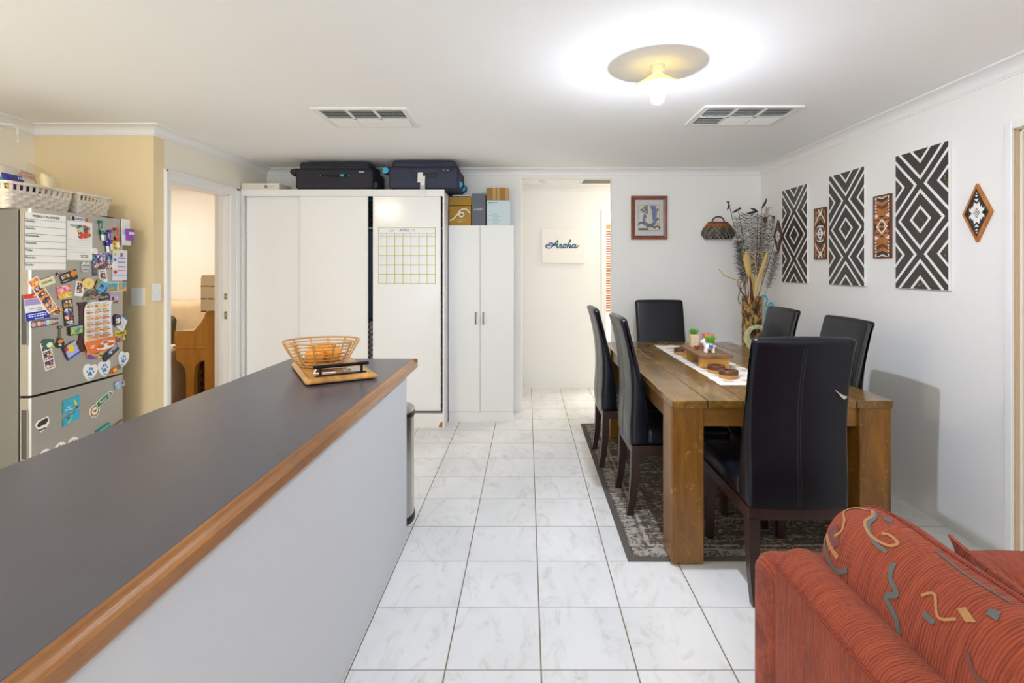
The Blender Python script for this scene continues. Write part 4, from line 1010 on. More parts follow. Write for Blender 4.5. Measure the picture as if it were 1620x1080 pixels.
def pouch(name, label, cat, c, sx, sy, sz, rot, mats, layers=None, puff=0.5, seed=0, mif=None, group='packets in the baskets'):
    """soft sealed packet lying in local xy, puffed in z"""
    rr = random.Random(seed)
    mb = MB()
    n, m = 18, 14
    offs = [[rr.uniform(-1, 1) for _ in range(n + 1)] for _ in range(m + 1)]
    def surf(sgn):
        rows = []
        for j in range(m + 1):
            row = []
            for i in range(n + 1):
                u, v = -1 + 2 * i / n, -1 + 2 * j / m
                e = max(0, (1 - abs(u) ** 4)) * max(0, (1 - abs(v) ** 3))
                row.append((u * sx / 2 * (1 - 0.05 * (1 - e)), v * sy / 2, sgn * sz / 2 * (e ** puff) + offs[j][i] * sz * 0.05 * e))
            rows.append(row)
        return rows
    mb.grid(surf(1), 0, mif=mif); mb.grid(surf(-1), 0, mif=mif)
    bmesh.ops.remove_doubles(mb.bm, verts=mb.bm.verts, dist=1e-5)
    return solo(name, mb, mats, label, cat, group, smooth=True, mat=Matrix.Translation(c) @ Euler(rot).to_matrix().to_4x4(), angle=60)
zr = FZ + 0.142
o = pouch('snack_packet', 'purple and navy snack packet with white lettering in the larger basket', 'snack packet', (-2.705, 2.715, zr + 0.004), 0.125, 0.085, 0.03, (1.25, 0, PI / 2 + 0.1), [K('2b2f86'), K('8a35b4'), K('f0c040')], mif=lambda i, j: 2 if i < 3 and j < 5 else (1 if i < 6 else 0), seed=3)
text(o, 'Ho', 0.025, 0.018, 0.026, K('f0f0f8'), 0.019)
o = pouch('bread_packet', 'grey and teal packet with red lettering in the larger basket', 'packet', (-2.80, 2.815, zr + 0.035), 0.25, 0.14, 0.07, (1.15, 0.12, PI / 2), [K('cfc9bb'), K('2a9fb0')], mif=lambda i, j: 1 if i < 4 else 0, seed=5)
text(o, 'GLOVES', 0.05, 0.035, 0.026, K('c8402a'), 0.038, shear=0.2)
text(o, 'GLOVES', 0.03, 0.008, 0.026, K('c8402a'), 0.040, shear=0.2)
pouch('paper_packet', 'folded white paper packet lying on the larger basket rim', 'packet', (-2.70, 2.83, zr + 0.004), 0.16, 0.10, 0.012, (0.25, 0, PI / 2), [K('ddd3c2')], seed=8)
pouch('flour_packet', 'crumpled cream packet standing in the larger basket', 'packet', (-2.74, 2.945, zr + 0.022), 0.085, 0.13, 0.05, (1.3, 0.2, PI / 2 + 0.2), [K('efe0b4')], seed=9)
def film():
    t = NT('clear_film')
    tr = t.n('ShaderNodeBsdfTransparent', {'Color': (0.98, 0.97, 0.95, 1)})
    df = t.n('ShaderNodeBsdfTranslucent', {'Color': (0.9, 0.88, 0.84, 1)}); gl = t.n('ShaderNodeBsdfGlossy', {'Roughness': 0.15})
    a = t.n('ShaderNodeMixShader', {0: 0.10}); b = t.n('ShaderNodeMixShader', {0: 0.07})
    t.t.links.new(tr.outputs[0], a.inputs[1]); t.t.links.new(df.outputs[0], a.inputs[2])
    t.t.links.new(a.outputs[0], b.inputs[1]); t.t.links.new(gl.outputs[0], b.inputs[2])
    t.t.links.new(b.outputs[0], t.t.nodes['Material Output'].inputs[0])
    return t.m
M_film = film()
pouch('plastic_bag', 'clear plastic bag rising from the larger basket', 'plastic bag', (-2.80, 2.985, zr + 0.035), 0.20, 0.19, 0.08, (1.2, 0.35, PI / 2), [M_film], seed=11)
pouch('tea_packet', 'small pale packet poking out of the smaller basket', 'packet', (-2.72, 3.13, zr + 0.006), 0.10, 0.05, 0.012, (0.3, 0.0, PI / 2 - 0.3), [K('dcd0ba')], seed=12)
pouch('spice_packet', 'green and yellow packet inside the smaller basket', 'packet', (-2.72, 3.20, zr - 0.05), 0.12, 0.08, 0.03, (1.4, 0.1, PI / 2), [K('3c6a3a'), K('d8b83a')], mif=lambda i, j: 1 if i % 5 == 0 else 0, seed=13)
pouch('nut_packet', 'brown packet inside the larger basket behind the gaps', 'packet', (-2.76, 2.86, zr - 0.06), 0.22, 0.09, 0.04, (1.4, 0.0, PI / 2), [K('7a6a58')], seed=14)
solo('storage_jar', MB().lathe([(0.035, 0), (0.04, 0.004), (0.04, 0.10), (0.042, 0.102), (0.042, 0.124), (0.036, 0.128), (0, 0.128)][::-1], n=24, caps=False), plain('jar_dark', '262430', 0.4),
     'dark lidded jar at the left end of the fridge top', 'jar', smooth=True, mat=Matrix.Translation((-2.86, 2.585 + 0.11, FZ + 0.034)) if False else Matrix.Translation((-2.985, 2.72, FZ + 0.001)))

# small white fitting on the left cornice
ft = thing('hanging_bead_hook', 'small white cornice hook with two hanging beads at the left edge', 'fitting', (XN + 0.08, 3.235, 2.29))
part('bracket', MB().tube([(-0.072, -0.05, -0.005), (-0.03, -0.03, 0.0), (0.02, -0.01, 0.0), (0.02, 0.02, -0.015), (0.02, 0.022, -0.04)], 0.006), M_white, ft, True)
part('bead', MB().sphere((0.02, 0.022, -0.048), 0.009), M_white, ft, True)
part('bead', MB().sphere((0.02, 0.024, -0.098), 0.010), M_white, ft, True)
part('cord', MB().tube([(0.02, 0.022, -0.04), (0.02, 0.024, -0.1)], 0.0025), M_white, ft, True)
# ------------------------------------------------------------------ sliding wardrobe and cupboard
WY, WX0, WX1, WZ = 4.494, -2.508, -0.722, 2.08
M_gloss = plain('gloss_melamine', 'f4f4f3', 0.16, var=0.006, nscale=2)
M_dull = plain('white_board', 'f0efec', 0.4, var=0.01)
M_in = plain('cupboard_inside_shaded', 'b9b7b2', 0.7)  # white interior, its shade put into the grey of the colour
wd = thing('sliding_wardrobe', 'wide white wardrobe with three sliding doors against the back wall', 'wardrobe', ((WX0 + WX1) / 2, 4.73, 0))
part('side_panel', MB().box(WX1 - 0.016, WX1, WY, YB - 0.003, 0, WZ - 0.002, 0.001), M_dull, wd, world=True)
part('side_panel', MB().box(WX0, WX0 + 0.024, WY, YB - 0.003, 0, WZ - 0.002, 0.001), M_dull, wd, world=True)
part('top_panel', MB().box(WX0, WX1, WY - 0.001, YB - 0.003, WZ - 0.018, WZ, 0.001), M_dull, wd, world=True)
part('fascia', MB().box(WX0 + 0.024, WX1 - 0.016, WY, WY + 0.016, WZ - 0.058, WZ - 0.018).box(WX0 + 0.024, WX1 - 0.016, WY + 0.002, WY + 0.07, WZ - 0.030, WZ - 0.018), M_dull, wd, world=True)
part('plinth', MB().box(WX0 + 0.024, WX1 - 0.016, WY + 0.006, WY + 0.024, 0, 0.125), M_dull, wd, world=True)
part('bottom_track', MB().box(WX0 + 0.024, WX1 - 0.016, WY + 0.006, WY + 0.07, 0.125, 0.140, 0.001), M_frs, wd, world=True)
part('back_panel', MB().box(WX0 + 0.024, WX1 - 0.016, YB - 0.02, YB - 0.008, 0.12, WZ - 0.018), M_in, wd, world=True)
for z in (0.13, 1.74): part('shelf', MB().box(WX0 + 0.024, WX1 - 0.016, WY + 0.09, YB - 0.02, z, z + 0.018), M_in, wd, world=True)
part('partition', MB().box(-1.80, -1.782, WY + 0.09, YB - 0.02, 0.148, WZ - 0.018), M_in, wd, world=True)
part('partition', MB().box(-0.93, -0.914, WY + 0.09, YB - 0.02, 0.148, WZ - 0.018), M_in, wd, world=True)
def sdoor(x0, x1, y, mat, lab=None):
    d = part('sliding_door', MB().box(x0 + 0.012, x1 - 0.012, y, y + 0.016, 0.143, WZ - 0.050), mat, wd, world=True, label=lab)
    part('door_stile', MB().box(x0, x0 + 0.013, y - 0.002, y + 0.018, 0.142, WZ - 0.050, 0.002), M_trim, d, world=True)
    part('door_stile', MB().box(x1 - 0.013, x1, y - 0.002, y + 0.018, 0.142, WZ - 0.050, 0.002), M_trim, d, world=True)
sdoor(-2.475, -1.94, WY + 0.048, M_gloss)
sdoor(-1.99, -1.396, WY + 0.020, M_gloss)
sdoor(-1.352, -0.757, WY + 0.020, M_gloss)
part('chip', MB().prism([(-0.775, 0.003), (-0.74, 0.003), (-0.74, 0.055), (-0.752, 0.05), (-0.768, 0.03)], WY + 0.0045, WY + 0.0062, fn=lambda x, z, y: (x, y, z)), plain('chipboard', 'a8742e', 0.8), wd, world=True, label='chipped corner of bare board')
# wire drawers at the right end of the wardrobe
mb = MB()
for k in range(6):
    z = 0.20 + k * 0.155
    for dz in (0.0, 0.05, 0.10):
        mb.tube([(-0.905, WY + 0.10, z + dz), (-0.745, WY + 0.10, z + dz)], 0.0028, 6)
    for i in range(9): mb.tube([(-0.90 + i * 0.019, WY + 0.10, z), (-0.90 + i * 0.019, WY + 0.10, z + 0.10)], 0.0018, 5)
    mb.box(-0.905, -0.745, WY + 0.10, YB - 0.06, z - 0.004, z - 0.001)
part('wire_drawers', mb, M_white, wd, world=True)
# belongings glimpsed through the gaps
GW = 'belongings inside the wardrobe'
def folded(name, label, cat, x0, x1, y0, y1, z0, z1, col, n=4):
    mb = MB()
    for k in range(n):
        a, b = z0 + (z1 - z0) * k / n, z0 + (z1 - z0) * (k + 1) / n
        mb.box(x0 + 0.004 * (k % 2), x1, y0 + 0.006 * (k % 3), y1, a, b - 0.002, min(0.012, (b - a) * 0.35))
    return solo(name, mb, col if not isinstance(col, str) else K(col), label, cat, GW)
def plaid():
    t = NT('plaid_cloth')
    sp = t.n('ShaderNodeSeparateXYZ'); t.t.links.new(t.obj((1, 1, 1)), sp.inputs[0])
    a = t.math('GREATER_THAN', t.math('FRACT', t.math('MULTIPLY', t.math('ADD', sp.outputs[0], 10), 22)), 0.5)
    b = t.math('GREATER_THAN', t.math('FRACT', t.math('MULTIPLY', sp.outputs[2], 22)), 0.5)
    c = t.mix(a, t.mix(b, lin('c9bf8a'), lin('57548c')), t.mix(b, lin('8a86a8'), lin('d8d0a8')))
    t.base(c); t.rough(0.9)
    return t.m
folded('folded_blanket', 'folded teal blanket on the top wardrobe shelf', 'blanket', -1.55, -1.20, 4.62, 4.90, 1.99, 2.055, '0f6a70', 2)
folded('folded_clothes', 'dark folded clothes under the teal blanket in the wardrobe gap', 'clothes', -1.56, -1.18, 4.61, 4.90, 1.76, 1.985, '23252e', 5)
solo('storage_case', MB().box(-1.56, -1.20, 4.60, 4.90, 1.60, 1.738, 0.006), K('6a6c76'), 'grey storage case below the wardrobe shelf in the gap', 'case', GW) if False else None
solo('garment_bag', MB().soft(rrect(4.63, 4.82, 0.93, 1.738, 0.03), 0.16, 0.03, lambda w, a, b: (-1.38 + w, a, b)), K('5c6478'), 'hanging blue-grey garment bag in the wardrobe gap', 'garment bag', GW, smooth=True)
folded('plaid_blanket', 'folded plaid blanket stack behind the wardrobe gap', 'blanket', -1.56, -1.20, 4.60, 4.90, 0.47, 0.92, plaid(), 4)
folded('folded_trousers', 'dark navy trousers folded at the wardrobe bottom', 'clothes', -1.56, -1.20, 4.60, 4.90, 0.149, 0.465, '1d2740', 4)
folded('folded_towels', 'black folded towels above the wire drawers', 'towels', -0.905, -0.745, 4.62, 4.90, 1.16, 1.45, '202126', 4)
folded('paper_stack', 'stack of striped papers on the top shelf of the wardrobe right end', 'papers', -0.905, -0.745, 4.62, 4.90, 1.759, 1.98, '3a3a3e', 8)

# wall calendar drawn on the right sliding door
cal = thing('calendar_sheet', 'white monthly calendar sheet ruled in lime green on the wardrobe door', 'calendar', mat=frame((-1.053, WY + 0.0195, 1.504), 'back'))
cw, ch = 0.502, 0.495
part('sheet', MB().prism(rect(-cw / 2, cw / 2, -ch / 2, ch / 2), 0, 0.001), plain('film_white', 'f0eff2', 0.15, var=0.005), cal)
M_lime = K('c3cf4a')
mb = MB()
def ln(x0, x1, y0, y1): mb.prism(rect(x0, x1, y0, y1), 0.0009, 0.0014)
g = 0.0032
for y in (ch / 2 - g, ch / 2 - 0.052, ch / 2 - 0.082, ch / 2 - 0.165, ch / 2 - 0.247, ch / 2 - 0.33, ch / 2 - 0.412, -ch / 2 + g): ln(-cw / 2, cw / 2, y - g, y + g)
for k in range(8):
    x = -cw / 2 + g + (cw - 2 * g) * k / 7
    ln(x - g, x + g, -ch / 2, ch / 2 - 0.05 if 0 < k < 7 else ch / 2)
part('grid_lines', mb, M_lime, cal)
M_pur = K('6a63b8')
text(cal, 'APRIL', -0.02, ch / 2 - 0.027, 0.034, M_pur, 0.0016, sx=1.1)
for k, d in enumerate(('Mon', 'Tues', 'Wed', 'Thur', 'Fri', 'Sat', 'Sun')): text(cal, d, -cw / 2 + (cw) * (k + 0.45) / 7, ch / 2 - 0.068, 0.016, K('4a45a8') if k == 0 else K('a9a6d4'), 0.0016)
hp = [(0.5 * 0.011 * 1.6 * math.sin(a) ** 3, 0.011 * (0.8125 * math.cos(a) - 0.3125 * math.cos(2 * a) - 0.125 * math.cos(3 * a) - 0.0625 * math.cos(4 * a))) for a in [2 * PI * k / 24 for k in range(24)]]
part('drawn_heart', MB().tube([(0.055 + x * 1.3, ch / 2 - 0.027 + y, 0.0016) for x, y in hp], 0.001, 4, closed=True), M_pur, cal)
part('drawn_heart', MB().tube([(0.175 + x, ch / 2 - 0.024 + y, 0.0016) for x, y in hp], 0.0006, 4, closed=True), K('c4c2de'), cal)
part('drawn_face', MB().tube([(-0.135 + 0.017 * math.cos(a), ch / 2 - 0.027 + 0.012 * math.sin(a), 0.0016) for a in [2 * PI * k / 20 for k in range(20)]], 0.001, 4, closed=True)
     .tube([(-0.135 + 0.009 * math.cos(a), ch / 2 - 0.026 + 0.007 * math.sin(a), 0.0016) for a in [PI + PI * k / 8 for k in range(9)]], 0.0009, 4), M_pur, cal)

CX0, CX1, CY, CZ = -0.716, -0.126, 4.68, 1.784
cb = thing('tall_cupboard', 'narrow white two-door cupboard beside the wardrobe', 'cupboard', ((CX0 + CX1) / 2, 4.83, 0))
M_cup = plain('cupboard_white', 'ecebe8', 0.38, var=0.01)
part('body', MB().box(CX0, CX1, CY + 0.018, YB - 0.003, 0.086, CZ, 0.001), M_cup, cb, world=True)
part('plinth', MB().box(CX0 + 0.004, CX1 - 0.002, CY + 0.004, YB - 0.003, 0, 0.086), M_cup, cb, world=True)
xm = -0.428
for x0, x1, hx in ((CX0 + 0.002, xm - 0.0015, -0.465), (xm + 0.0015, CX1 - 0.001, -0.397)):
    d = part('door', MB().box(x0, x1, CY, CY + 0.0175, 0.090, CZ - 0.003, 0.001), M_cup, cb, world=True)
    part('handle', MB().tube(catmull([(hx, CY + 0.001, 0.885), (hx, CY - 0.022, 0.895), (hx, CY - 0.026, 0.94), (hx, CY - 0.022, 0.982), (hx, CY + 0.001, 0.992)], 5), 0.0052, 8), plain('satin_nickel', '9c988a', 0.35, 1.0), d, True, True)

# ------------------------------------------------------------------ suitcases
M_case = plain('case_fabric', '2b2b35', 0.75, var=0.15, nscale=300, bump=0.2)
M_case2 = plain('case_fabric_blue', '31364a', 0.7, var=0.12, nscale=300, bump=0.2)
M_trimb = plain('case_trim', '15161c', 0.5)
M_cyan = plain('cyan_plastic', '39a9d8', 0.4)
def suitcase(x0, x1, y0, z0, d, h1, h2, fab, label, seed):
    t = thing('suitcase', label, 'suitcase', ((x0 + x1) / 2, y0 + d / 2, z0), group='suitcases on the wardrobe')
    xc, hw = (x0 + x1) / 2, (x1 - x0) / 2
    fn = lambda w, a, b: (a, y0 + d / 2 + w, b)
    part('shell', MB().soft(rrect(x0, x1, z0 + 0.002, z0 + h1, 0.035, 6), d / 2, 0.03, fn), fab, t, True, True)
    part('lid', MB().soft(rrect(x0 + 0.03, x1 - 0.035, z0 + h1 - 0.012, z0 + h2, 0.022, 5), d / 2 - 0.012, 0.025, fn), fab, t, True, True)
    pip = [(p[0], y0 + 0.012, p[1]) for p in rrect(x0 + 0.006, x1 - 0.006, z0 + 0.008, z0 + h1 - 0.006, 0.03, 6)]
    part('piping', MB().tube(pip, 0.0045, 6, closed=True), M_trimb, t, True, True)
    part('zip', MB().tube([(x0 + 0.03, y0 + 0.016, z0 + h1 - 0.002), (x1 - 0.03, y0 + 0.016, z0 + h1 - 0.002)], 0.004, 6), M_trimb, t, True, True)
    return t
s1 = suitcase(-2.04, -1.36, 4.53, WZ, 0.40, 0.192, 0.248, M_case, 'flat black suitcase lying left on the wardrobe', 1)
hz = WZ + 0.125
part('handle', MB().tube(catmull([(-1.80, 4.528, hz), (-1.785, 4.505, hz), (-1.70, 4.498, hz - 0.004), (-1.60, 4.505, hz), (-1.585, 4.528, hz)], 5), 0.008, 8), M_trimb, s1, True, True)
part('handle_sleeve', MB().tube([(-1.632, 4.4985, hz - 0.001), (-1.603, 4.5035, hz)], 0.0115, 10), M_cyan, s1, True, True, label='bright blue handle sleeve')
for x in (-1.815, -1.57): part('rivet', MB().sphere((x, 4.530, hz), 0.006), M_chrome, s1, True, True)
bg_ = part('badge', MB().soft(circle(-1.455, WZ + 0.158, 0.036, 20, 0.012), 0.003, 0.002, lambda w, a, b: (a, 4.5275 + w, b)), M_trimb, s1, True, True)
part('badge_print', MB().box(-1.478, -1.432, 4.5232, 4.5242, WZ + 0.154, WZ + 0.1625), K('c8c9cc'), bg_, world=True)
def wheel(t, c, hub):
    w = part('wheel_housing', MB().sphere(c, 0.034, sc=(1.0, 0.8, 1.1)), M_trimb, t, True, True)
    part('wheel', MB().lathe([(0.012, -0.012), (0.027, -0.011), (0.029, 0), (0.027, 0.011), (0.012, 0.012)], (c[0] - 0.006, c[1] - 0.026, c[2]), 24, axis='Y'), hub, w, True, True)
wheel(s1, (-2.062, 4.59, WZ + 0.165), M_trimb)
wheel(s1, (-1.345, 4.60, WZ + 0.05), M_trimb)
s2 = suitcase(-1.215, -0.60, 4.505, WZ, 0.42, 0.205, 0.258, M_case2, 'larger blue-black suitcase overhanging the wardrobe right end', 2)
wheel(s2, (-1.24, 4.57, WZ + 0.175), M_cyan)
wheel(s2, (-0.595, 4.60, WZ + 0.055), M_cyan)
wheel(s2, (-0.595, 4.83, WZ + 0.055), M_cyan)
mb = MB()
for pts in ([(-1.02, WZ + 0.19), (-0.985, WZ + 0.10), (-0.80, WZ + 0.10), (-0.765, WZ + 0.19)],): mb.tube([(p[0], 4.5045, p[1]) for p in pts], 0.0025, 6)
for k in range(3): mb.tube([(-0.985 + 0.004 * k, 4.5045, WZ + 0.115 + 0.013 * k), (-0.80 + 0.0 * k, 4.5045, WZ + 0.115 + 0.013 * k)], 0.0022, 6)
part('pocket_seams', mb, M_trimb, s2, True, True)
part('lock_panel', MB().box(-0.755, -0.655, 4.499, 4.506, WZ + 0.158, WZ + 0.18, 0.002).box(-0.735, -0.725, 4.497, 4.500, WZ + 0.164, WZ + 0.174, mi=1).box(-0.705, -0.685, 4.497, 4.500, WZ + 0.165, WZ + 0.172, mi=1), [M_trimb, K('9a9ca2')], s2, world=True)
part('luggage_tag', MB().sheet([[(-0.955 + dx, y, z) for dx in (0.0, 0.045)] for y, z in ((4.500, WZ + 0.150), (4.492, WZ + 0.125), (4.488, WZ + 0.09), (4.486, WZ + 0.06))])
     .sheet([[(-0.93 + dx, y, z) for dx in (0.0, 0.04)] for y, z in ((4.497, WZ + 0.12), (4.484, WZ + 0.07), (4.482, WZ + 0.03), (4.4845, WZ - 0.02), (4.4885, WZ - 0.065))])
     .box(-0.925, -0.895, 4.4795, 4.4805, WZ - 0.005, WZ + 0.035, mi=1), [K('eceae6'), K('b9bab8')], s2, world=True, label='white paper airline tag')
fb = thing('flat_box', 'flat white carton at the left end of the wardrobe top', 'box', (-2.34, 4.62, WZ))
part('carton', MB().box(-2.505, -2.175, 4.515, 4.75, WZ, WZ + 0.058, 0.003), plain('carton_white', 'e6dfd0', 0.5), fb, world=True)
part('logo', MB().prism(circle(-2.29, WZ + 0.028, 0.013, 20), 4.5135, 4.5148, fn=lambda x, z, y: (x, y, z)), K('4a453e'), fb, world=True)
part('logo_ring', MB().prism(circle(-2.29, WZ + 0.028, 0.006, 16), 4.5128, 4.5136, fn=lambda x, z, y: (x, y, z)), K('c9c4b8'), fb, world=True)
part('printed_line', MB().box(-2.268, -2.215, 4.5142, 4.5152, WZ + 0.031, WZ + 0.034).box(-2.268, -2.23, 4.5142, 4.5152, WZ + 0.022, WZ + 0.024), K('a9a498'), fb, world=True)

# cartons on the cupboard
M_card = plain('kraft_card', 'a9812f', 0.75, var=0.05, nscale=40)
M_card2 = plain('kraft_card_brown', '96703a', 0.75, var=0.08, nscale=40)
BY = 4.705
bx = thing('kraft_carton', 'tan kraft carton with a looping white line on the cupboard', 'carton', (-0.612, BY + 0.1, CZ))
part('body', MB().box(-0.711, -0.513, BY, BY + 0.2, CZ, CZ + 0.178, 0.002), M_card, bx, world=True)
part('flap', MB().box(-0.713, -0.511, BY + 0.012, BY + 0.19, CZ + 0.178, CZ + 0.257, 0.002, rot=(-0.08, 0, 0)), M_card, bx, world=True)
pts = catmull([(-0.708, BY - 0.001, CZ + 0.045), (-0.672, BY - 0.001, CZ + 0.062), (-0.632, BY - 0.001, CZ + 0.105), (-0.592, BY - 0.001, CZ + 0.115), (-0.578, BY - 0.001, CZ + 0.095), (-0.600, BY - 0.001, CZ + 0.076), (-0.622, BY - 0.001, CZ + 0.092), (-0.625, BY - 0.001, CZ + 0.118), (-0.598, BY - 0.001, CZ + 0.145), (-0.555, BY - 0.001, CZ + 0.146), (-0.523, BY - 0.001, CZ + 0.112)], 6)
part('printed_loop', MB().tube(pts, 0.0055, 6, flat=1.0), K('f1efe6'), bx, True, True)
part('printed_line', MB().box(-0.66, -0.56, BY - 0.001, BY, CZ + 0.049, CZ + 0.053).box(-0.63, -0.59, BY - 0.001, BY, CZ + 0.030, CZ + 0.037), K('d9cfae'), bx, world=True)
solo('flat_booklet', MB().box(-0.685, -0.535, BY + 0.02, BY + 0.17, CZ + 0.270, CZ + 0.283, 0.002).box(-0.683, -0.55, BY + 0.0192, BY + 0.03, CZ + 0.272, CZ + 0.281, mi=1), [K('dfe3ea'), K('b7bfd2')], 'pale booklet lying on the kraft carton', 'booklet')
gb = thing('grey_carton', 'slim upright slate grey carton between two cartons on the cupboard', 'carton', (-0.44, BY + 0.1, CZ))
part('body', MB().box(-0.505, -0.380, BY, BY + 0.2, CZ, CZ + 0.288, 0.002), plain('carton_slate', '5d626c', 0.6, var=0.03), gb, world=True)
o = text(gb, 'LOBBD', 0, 0, 0.027, K('c9ccd0'), 0); o.matrix_local = Matrix.Translation((-0.003, -0.1008, 0.145)) @ Matrix.Rotation(PI / 2, 4, 'X')
lb_ = thing('pale_carton', 'pale blue square carton at the right end of the cupboard top', 'carton', (-0.262, BY + 0.1, CZ))
part('body', MB().box(-0.369, -0.160, BY, BY + 0.2, CZ, CZ + 0.229, 0.002), plain('carton_pale', 'c3d6d7', 0.55, var=0.02), lb_, world=True)
part('printed_line', MB().box(-0.358, -0.322, BY - 0.001, BY, CZ + 0.203, CZ + 0.211).box(-0.318, -0.27, BY - 0.001, BY, CZ + 0.204, CZ + 0.210), K('3f6a72'), lb_, world=True)
mb = MB()
for k in range(3): mb.box(-0.356, -0.326, BY - 0.001, BY, CZ + 0.045 + 0.022 * k, CZ + 0.049 + 0.022 * k)
for k in range(8): mb.box(-0.315, -0.315 + 0.05 + 0.012 * (k % 3), BY - 0.001, BY, CZ + 0.020 + 0.012 * k, CZ + 0.024 + 0.012 * k)
part('printed_text', mb, K('9fb6ba'), lb_, world=True)
tb = thing('taped_carton', 'small brown taped carton on top of the pale blue one', 'carton', (-0.27, BY + 0.1, CZ + 0.229))
part('body', MB().box(-0.372, -0.172, BY + 0.004, BY + 0.18, CZ + 0.2295, CZ + 0.345, 0.002), M_card2, tb, world=True)
mb = MB()
for x in (-0.315, -0.277, -0.20): mb.box(x, x + 0.028, BY + 0.0025, BY + 0.004, CZ + 0.232, CZ + 0.343)
part('packing_tape', mb, plain('packing_tape', 'b9935c', 0.12, var=0.25, nscale=70), tb, world=True)

# ------------------------------------------------------------------ pictures on the back wall and in the hall
M_jarrah = wood('red_frame_timber', '5c2818', '9a4c28', 'Z', 1.5, 0.3, 6, 0.3)
pf = thing('framed_picture', 'red timber framed abstract print on the back wall', 'framed picture', mat=frame((1.176, YB - 0.001, 1.880), 'back'))
pw, ph = 0.348, 0.420
def frame_ring(mb, w, h, b, z0, z1, mi=0):
    o_, i_ = rect(-w / 2, w / 2, -h / 2, h / 2), rect(-w / 2 + b, w / 2 - b, -h / 2 + b, h / 2 - b)
    m_ = rect(-w / 2 + b * 0.55, w / 2 - b * 0.55, -h / 2 + b * 0.55, h / 2 - b * 0.55)
    rows = [[(p[0], p[1], z) for p in L] for L, z in ((o_, z0), (o_, z1), (m_, z1 - 0.002), (i_, z1 - 0.008), (i_, z0))]
    mb.grid(rows, mi, closed_u=True, closed_v=True)
    return mb
part('frame', frame_ring(MB(), pw, ph, 0.037, 0, 0.024), M_jarrah, pf)
part('mat_board', MB().box(-pw / 2 + 0.034, pw / 2 - 0.034, -ph / 2 + 0.034, ph / 2 - 0.034, 0.002, 0.008), K('e4e5e6'), pf)
art = MB(); AM = [K('c9a06a'), K('4f4c52'), K('6f7aa8'), K('efe6cf'), K('b9c4de'), K('d98a4a'), K('3b3a34'), K('e9d3cf')]
def ap(poly, mi, z): art.prism([(0.105 * p[0], 0.125 * p[1]) for p in poly], 0.008, 0.008 + z, mi)
ap(rect(-1, 1, -1, 1), 0, 0.0012); ap(rect(-0.94, 0.94, -0.95, 0.95), 3, 0.0016)
for k, mi in enumerate((1, 6, 0, 1, 4)):
    a0, a1 = 1.62 + 0.26 * k, 1.84 + 0.26 * k
    ap([(-0.1, 0.25), (-0.1 + 1.15 * math.cos(a0) * 0.72, 0.25 + 0.7 * math.sin(a0)), (-0.1 + 1.15 * math.cos(a1) * 0.72, 0.25 + 0.7 * math.sin(a1))], mi, 0.0019)
def ring_arc(cx, cy, r0, r1, a0, a1, n=16, sy=1.0):
    return [(cx + r1 * math.cos(a0 + (a1 - a0) * k / n), cy + sy * r1 * math.sin(a0 + (a1 - a0) * k / n)) for k in range(n + 1)] + [(cx + r0 * math.cos(a1 - (a1 - a0) * k / n), cy + sy * r0 * math.sin(a1 - (a1 - a0) * k / n)) for k in range(n + 1)]
ap([(0.10, 0.92), (0.62, 0.92), (0.72, 0.4), (0.66, -0.2), (0.3, -0.2), (0.28, 0.4)], 2, 0.0022)
ap(ring_arc(0.06, -0.12, 0.34, 0.66, PI * 0.75, PI * 2.1), 2, 0.0024)
ap(ring_arc(-0.05, -0.08, 0.16, 0.32, PI * 1.0, PI * 1.9), 3, 0.0026)
ap([(0.1, 0.1), (0.3, 0.42), (0.1, 0.46), (0.0, 0.2)], 7, 0.0026)
for cx, cy in ((-0.7, -0.55), (0.1, -0.75), (0.72, -0.85)): ap(ring_arc(cx, cy, 0.16, 0.34, 0, PI, sy=0.7), 6, 0.0028)
ap(rect(-0.94, -0.05, -0.95, -0.80), 6, 0.0027)
for k in range(4): ap([(0.72, 0.75 - 0.36 * k), (0.94, 0.60 - 0.36 * k), (0.72, 0.45 - 0.36 * k)], (1, 7, 6, 5)[k], 0.0029)
part('print', art, AM, pf)
part('picture_glass', MB().box(-pw / 2 + 0.035, pw / 2 - 0.035, -ph / 2 + 0.035, ph / 2 - 0.035, 0.0125, 0.0135), clear('picture_glass', refl=0.04, rough=0.02), pf)

